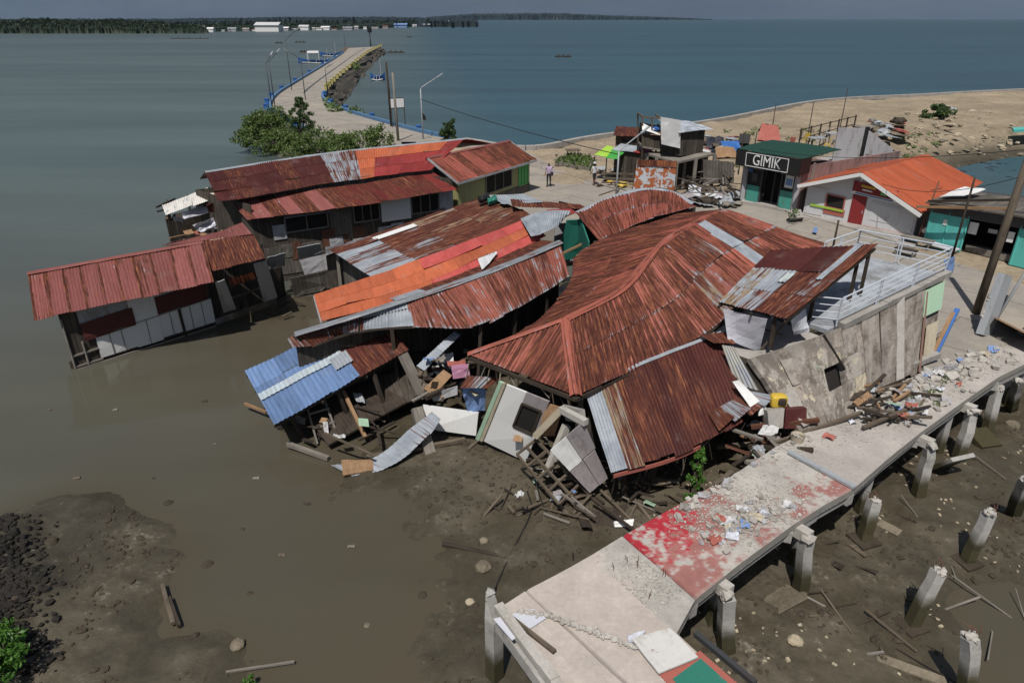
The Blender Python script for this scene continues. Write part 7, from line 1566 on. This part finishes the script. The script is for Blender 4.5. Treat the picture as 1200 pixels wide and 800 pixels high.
# ---------------------------------------------------------------- people
def person(lb, p, face, shirt, trousers, hgt=1.7, stride=.08, bag=None, hat=None, bare=0.):
    k = hgt/1.75; ca, sa = math.cos(face), math.sin(face)
    T_ = lambda x, y, z_: (x*ca-y*sa)*k, 
    def W(x, y, z_): return ((x*ca-y*sa)*k, (x*sa+y*ca)*k, z_*k)
    J = dict(pel=(0,0,.95,.13), wai=(0,0,1.08,.12), che=(0,.0,1.32,.15), nek=(0,.01,1.48,.06), hed=(0,.02,1.60,.10), top=(0,.02,1.70,.085))
    for s, q in (('l',1),('r',-1)):
        J.update({'hip'+s:(.09*q,0,.90,.10), 'kne'+s:(.10*q,stride*q*.8,.50,.07), 'ank'+s:(.10*q,stride*q-.02,.09,.048), 'toe'+s:(.11*q,stride*q+.15,.04,.04), 'sho'+s:(.19*q,0,1.42,.065), 'elb'+s:(.25*q,-.03-stride*q*.4,1.14,.048), 'wri'+s:(.26*q,.10-stride*q*.5,.90,.036), 'han'+s:(.26*q,.13-stride*q*.5,.82,.04)})
    E = [('pel','wai'),('wai','che'),('che','nek'),('nek','hed'),('hed','top')]
    for s in 'lr': E += [('pel','hip'+s),('hip'+s,'kne'+s),('kne'+s,'ank'+s),('ank'+s,'toe'+s),('che','sho'+s),('sho'+s,'elb'+s),('elb'+s,'wri'+s),('wri'+s,'han'+s)]
    nm = list(J); me = bpy.data.meshes.new('person'); me.from_pydata([W(*J[n][:3]) for n in nm], [(nm.index(a), nm.index(b)) for a, b in E], [])
    tmp = bpy.data.objects.new('person_tmp', me); COL.objects.link(tmp); sk = tmp.modifiers.new('s', 'SKIN'); tmp.modifiers.new('u', 'SUBSURF').levels = 1
    for i, n in enumerate(nm): d = me.skin_vertices[0].data[i]; d.radius = (J[n][3]*k*1.05, J[n][3]*k*.95); d.use_root = (n == 'pel')
    dg = bpy.context.evaluated_depsgraph_get(); m2 = bpy.data.meshes.new_from_object(tmp.evaluated_get(dg)); bpy.data.objects.remove(tmp)
    m2.name = 'person'; m2.materials.clear()
    for q in (shirt, trousers, 'skin', 'hair'): m2.materials.append(M[q])
    for f in m2.polygons:
        c = f.center; z_ = c.z/k; rad = abs((c.x*ca+c.y*sa))/k
        f.material_index = 3 if z_ > 1.63 or (z_ > 1.54 and (-c.x*sa+c.y*ca)/k < -.02) or z_ < .07 else 2 if z_ > 1.47 or (z_ < 1.10 and rad > .19) or z_ < bare else 0 if z_ > .96 else 1
        f.use_smooth = True
    o = bpy.data.objects.new('person', m2); COL.objects.link(o); o.location = p; WORLD[o.name] = np.array(p, float); tag(o, lb, 'person')
    if hat:
        mb = MB(); c = np.array(p)+np.array(W(0,.02,1.70)); tube(mb, [c-V(0,0,.02), c+V(0,0,.01)], [.17,.16], 12); tube(mb, [c, c+V(0,0,.10)], [.11,.08], 10); mb.build('hat', hat, o)
    if bag:
        mb = MB(); c = np.array(p)+np.array(W(-.24,.12,.98)); rounded_box(mb, c, .22,.14,.26); mb.build('bag', bag, o)
    return o
person('person in a lavender shirt and dark trousers standing on the road holding a dark bag', P(643,219,.02), math.pi-.3, 'lavender', 'navy', 1.74, .05, 'navy', None)
person('person in white shirt and dark shorts walking on the road near the garden bed', P(696,217,.02), .4, 'whitecloth', 'navy', 1.62, .14, None, 'whitecloth', .5)
# ---------------------------------------------------------------- boats
def banca(lb, c, ang, Lh, canopy=True):
    r = thing('outrigger_boat', lb, 'boat', c); d = V(math.cos(ang), math.sin(ang), 0); o = V(-d[1], d[0], 0)
    n, v = 17, []
    for i in range(n):
        s = -1+2*i/(n-1); wd = .75*(1-abs(s)**2.5)+.03; zz = .9+.9*abs(s)**2.5
        for q, z_ in ((-1,zz),(-.7,.2),(0,-.1),(.7,.2),(1,zz)): v.append(c+d*s*Lh/2+o*q*wd+V(0,0,z_))
    mb = MB(); mb.add(v, gridf(n,5)); mb.build('hull', 'blue_deep', r, smooth=True)
    mb = MB(); mb.add([c+d*s*Lh/2+o*q*(.7*(1-abs(s)**2.5))+V(0,0,.75) for s in np.linspace(-.9,.9,9) for q in (-1,1)], [(2*i,2*i+2,2*i+3,2*i+1) for i in range(8)]); mb.build('deck', 'whitegrey', r)
    for q in (-1,1): mb = MB(); tube(mb, [c+o*q*2.6+d*s*Lh*.38+V(0,0,.15+.25*abs(s)) for s in (-1,-.5,0,.5,1)], .1, 6); mb.build('outrigger', 'white', r)
    mb = MB()
    for s in (-.45,-.1,.3): tube(mb, [c-o*2.6+d*s*Lh/2+V(0,0,.2), c+V(0,0,1.0)+d*s*Lh/2, c+o*2.6+d*s*Lh/2+V(0,0,.2)], .07, 5)
    mb.build('crossbeam', 'whitegrey', r)
    if canopy:
        k = -.12*Lh; q = [c+d*(k+dx)+o*dy+V(0,0,3.0) for dx, dy in ((-1.8,-.9),(1.8,-.9),(1.8,.9),(-1.8,.9))]; mb = MB(); panel(mb, [p_+V(0,0,.0) for p_ in q], .12); panel(mb, [q[0]+V(0,0,.0), q[1]+V(0,0,.0), (q[1]+q[2])/2+V(0,0,.6), (q[0]+q[3])/2+V(0,0,.6)], .06); panel(mb, [q[3], q[2], (q[1]+q[2])/2+V(0,0,.6), (q[0]+q[3])/2+V(0,0,.6)], .06); mb.build('canopy', 'whitecloth', r)
        mb = MB(); [beam(mb, p_-V(0,0,2.2), p_, .1) for p_ in q]; mb.build('canopy_post', 'white', r)
    mb = MB(); beam(mb, c+d*Lh*.22+V(0,0,.8), c+d*Lh*.22+V(0,0,4.5), .12); mb.build('mast', 'whitegrey', r)
banca('large blue outrigger boat with a white canopy moored at the outer side of the causeway', P(374,74,ZW), .12, 13)
banca('smaller outrigger boat without canopy beyond the large blue one', P(388,66,ZW), .2, 8, False)
banca('small pale boat on the open water right of the causeway', P(443,94,ZW), .1, 3.4, False)
FL = [((357,61.5),4,'dark small raft beyond the moored boat'),((327,51),4,'dark floating fish trap far left beyond the causeway'),((222,45.5),26,'long thin fish pen line near the wooded shore'),((352,50),6,'faint fish trap beyond the moored boats'),((464,62),7,'dark raft right of the causeway tip'),((660,67),6,'dark floating raft alone on the open sea'),((480,44),4,'tiny dark raft on the sea above the lamp')]
for px, ln, lb in FL:
    c = P(*px, ZW); r = thing('raft', lb, 'raft', c); mb = MB(); beam(mb, c+V(-ln/2,0,.2), c+V(ln/2,0,.2), 1.6, .4); mb.build('float', 'wood_dark', r); mb = MB()
    for k in range(3): beam(mb, c+V(ln*(k-1)*.3,0,.3), c+V(ln*(k-1)*.3,0,.9), .4, .4)
    mb.build('post', 'wood_dark', r)
# jetty platform near causeway tip
loose('platform', 'brown timber landing platform beside the far end of the causeway', 'platform', 'wood', [P(398,61,-.6), P(414,61,-.6), P(418,57,-.6), P(404,56,-.6)], .5)
# ---------------------------------------------------------------- trees and bushes
def bush(name, lb, cat, blobs, m='leaf', size=.16, n=420, trunk=True, base=None):
    """blobs: (centre, radii); a trunk with limbs reaching into each clump"""
    base = np.asarray(base, float); r = thing(name, lb, cat, base); mb = MB()
    for c, rad in blobs:
        tube(mb, [base+V(random.uniform(-.15,.15),random.uniform(-.15,.15),-.1), base*.45+np.asarray(c)*.55-V(0,0,.2), np.asarray(c)], [.09,.06,.02], 5)
    mb.build('trunk', 'bark', r); mb = MB()
    for c, rad in blobs:
        c, rad = np.asarray(c), np.asarray(rad, float); k = max(3, int(n/42))
        for j in range(k):
            d = unit(RNG.normal(size=3)); q = c+d*rad*random.uniform(.45,1.0); leaves(mb, q, rad*random.uniform(.22,.42), 42, size)
    mb.build('crown', m, r); return r
def clump(px, py, Y, rx, rz): return (at(px, py, Y), (rx, rx, rz))
b0 = P(312,178,ZW); Yb = b0[1]
bush('mangrove_bush', 'broad round mangrove bush standing in the water left of the causeway root', 'bush', [clump(300,152,Yb,2.0,1.9), clump(318,147,Yb+1,2.2,2.0), clump(335,160,Yb,1.9,1.4), clump(290,162,Yb-.5,1.5,1.1), clump(312,168,Yb-1.5,2.0,1.2), clump(345,170,Yb-1.5,1.8,1.3), clump(322,139,Yb+1.5,1.7,1.2), clump(305,143,Yb+.5,1.6,1.2)], 'leaf', .15, 1500, base=b0)
b0 = P(372,180,-1); Yb = b0[1]
bush('bush', 'bright leafy bush between the round mangrove and the grey pole', 'bush', [clump(362,168,Yb,1.8,1.2), clump(382,165,Yb,1.8,1.2), clump(395,168,Yb-.5,1.6,1.1), clump(350,178,Yb-1,1.6,1.0)], 'leaf', .14, 1100, base=b0)
b0 = P(430,180,0); Yb = b0[1]
bush('bush', 'bushy green shrub behind the orange roof, left of the grey pole', 'bush', [clump(412,166,Yb,1.6,1.0), clump(430,162,Yb,1.5,1.1), clump(446,164,Yb,1.5,1.1), clump(400,172,Yb,1.4,.9)], 'leaf', .14, 1000, base=b0)
b0 = P(352,156,.2); Yb = b0[1]
bush('tree', 'slender young tree rising by the causeway edge above the bushes', 'tree', [clump(352,126,Yb,.9,.7), clump(346,136,Yb,.8,.7), clump(358,136,Yb,.9,.7), clump(352,147,Yb,1.2,.8), clump(350,119,Yb,.5,.4), clump(362,147,Yb,.8,.6)], 'leaf_dark', .13, 560, base=b0)
b0 = P(525,168,.0); Yb = b0[1]
bush('shrub', 'small dense upright shrub at the seawall end behind the houses', 'shrub', [clump(521,152,Yb,.75,.9), clump(530,152,Yb,.7,.9), clump(525,160,Yb,.9,.6)], 'leaf_dark', .15, 460, base=b0)
b0 = P(1097,136,.2); Yb = b0[1]
bush('shrub', 'single dark green shrub on the sandy bank by the inlet', 'shrub', [clump(1094,131,Yb,1.5,.9), clump(1102,130,Yb,1.4,.9), clump(1098,135,Yb,1.5,.7)], 'leaf_dark', .22, 420, base=b0)
b0 = P(812,585,-2.1); 
bush('sapling', 'slim green sapling growing from the mud beside the walkway rubble', 'sapling', [(b0+V(.0,.05,1.75),(.17,.17,.3)),(b0+V(.03,.05,1.35),(.22,.22,.32)),(b0+V(-.06,.0,1.0),(.22,.2,.3)),(b0+V(.05,-.05,.65),(.2,.2,.25)),(b0+V(-.2,-.25,.25),(.25,.22,.2))], 'leaf_bright', .062, 330, base=b0)
b0 = P(8,765,-1.4); 
bush('shrub', 'bright green shrub on the dark bank at the lower left picture edge', 'shrub', [(b0+V(.0,.0,.25),(.5,.5,.35)),(b0+V(-.4,.2,.3),(.5,.5,.35)),(b0+V(.2,-.3,.15),(.4,.4,.3)),(b0+V(-.2,-.5,.2),(.5,.5,.3))], 'leaf_bright', .06, 620, base=b0)
b0 = P(296,806,-2.1); 
bush('weed', 'small bright weed tuft at the bottom edge in the shallow water', 'weed', [(b0+V(0,0,.15),(.2,.2,.13)),(b0+V(.2,-.05,.12),(.18,.18,.1)),(b0+V(-.15,-.1,.1),(.18,.15,.1))], 'leaf_bright', .045, 300, base=b0)
for k, (px, py) in enumerate(((378,121),(383,128),(408,131),(357,62))):
    pass
mb = MB()
for px, py in ((379,119),(382,125),(386,129),(410,131),(412,76),(414,79)):
    leaves(mb, P(px,py,.4)+V(.8,0,0), (1.1,1.1,.7), 90, .3)
tag(mb.build('kerb_weeds', 'leaf'), 'green weeds growing along the inner kerb of the causeway', 'weeds', kind='stuff')
mb = MB()
for k in range(60):
    px, py = random.uniform(845,1100), random.uniform(150,205); q = P(px,py,.0)
    if inpoly(np.array([q[0]]), np.array([q[1]]), land)[0]: leaves(mb, q+V(0,0,.15), (.6,.6,.2), 22, .16)
for k in range(14): q = on_deck(random.gauss(11.3,.4), random.gauss(.5,.1)); leaves(mb, q+V(0,0,.05), (.16,.16,.06), 26, .05)
tag(mb.build('ground_weeds', 'leaf'), 'low weeds scattered over the sand and the far end of the walkway', 'weeds', kind='stuff')

loose('fence', 'weathered grey plank fence behind the rubbish, between stilt shack and bar', 'fence', 'planks_grey', [at(824,216,47.5), at(860,214,46.8), at(860,190,46.8), at(824,187,47.5)], .06)
if HAZE:
    hb = MB(); obox(hb, V(0, 7000, 200), (17000, 0, 0), (0, 9500, 0), (0, 0, 206)); hz_ = hb.build('haze', 'black'); hz_.data.materials.clear()
    m = bpy.data.materials.new('haze_air'); m.use_nodes = True; nt = m.node_tree; nt.nodes.remove(nt.nodes['Principled BSDF'])
    pv = nt.nodes.new('ShaderNodeVolumePrincipled'); pv.inputs['Density'].default_value = HAZE; pv.inputs['Color'].default_value = (.55, .75, 1, 1)
    L(nt, pv.outputs[0], nt.nodes['Material Output'].inputs['Volume']); hz_.data.materials.append(m); tag(hz_, kind='stuff'); hz_.visible_shadow = True

# low shed behind the stall
q0 = P(735,198,0); Yq = q0[1]+1.5
sh = thing('shed', 'low dark shed with a rust red roof left of the tarpaulin draped frame', 'shed', q0)
a, b, c, d = at(722,176,Yq), at(751,178,Yq-.5), at(751,160,Yq-.5), at(722,158,Yq)
part('wall', 'planks', sh, [V(a[0],a[1],0), V(b[0],b[1],0), c, d], .05); bkv = V(.6,2.4,0)
part('wall', 'planks', sh, [V(a[0],a[1],0), V(a[0],a[1],0)+bkv, d+bkv, d], .05); part('wall', 'planks', sh, [V(b[0],b[1],0), V(b[0],b[1],0)+bkv, c+bkv, c], .05)
roof(sh, net([d+bkv+V(-.3,0,.35), c+bkv+V(.3,0,.35)], [d+V(-.3,-.4,0), c+V(.3,-.4,0)]), lambda i, j: pick([(BROWN,.6,.2),(GALV,.45,.5),(MAROON,.5,.1)]), sw=.8)
part('opening', 'dark', sh, [at(730,178,Yq-.25)*V(1,1,0)+V(0,0,.2), at(744,179,Yq-.45)*V(1,1,0)+V(0,0,.2), at(744,166,Yq-.45), at(730,165,Yq-.25)], .03)
heap(24, (700,196,800,226), .1,.7, (.6,2.0), (.05,.12), ['wood_grey','wood_dark','wood','rusty'], 'loose board scattered before the low stall and sheet fence', 'boards before the stall')
for k, (px, py, m_, lb) in enumerate(((856,176,'blue_deep','blue tarpaulin slumped over rubbish behind the stilt shack'),(838,172,'navy','dark tarpaulin slumped over rubbish behind the stilt shack'),(850,184,'wood_tan','tan sheet thrown on the sand right of the stilt shack'),(930,178,'steel','grey sheet propped at the back of the green canopy'))):
    q = P(px,py,.3); loose('tarpaulin', lb, 'tarpaulin', m_, [q+V(-.9,-.5,.0), q+V(.9,-.6,.0), q+V(.8,.6,.7), q+V(-.8,.5,.8)], .02, jit=.1, nu=7, nv=6)
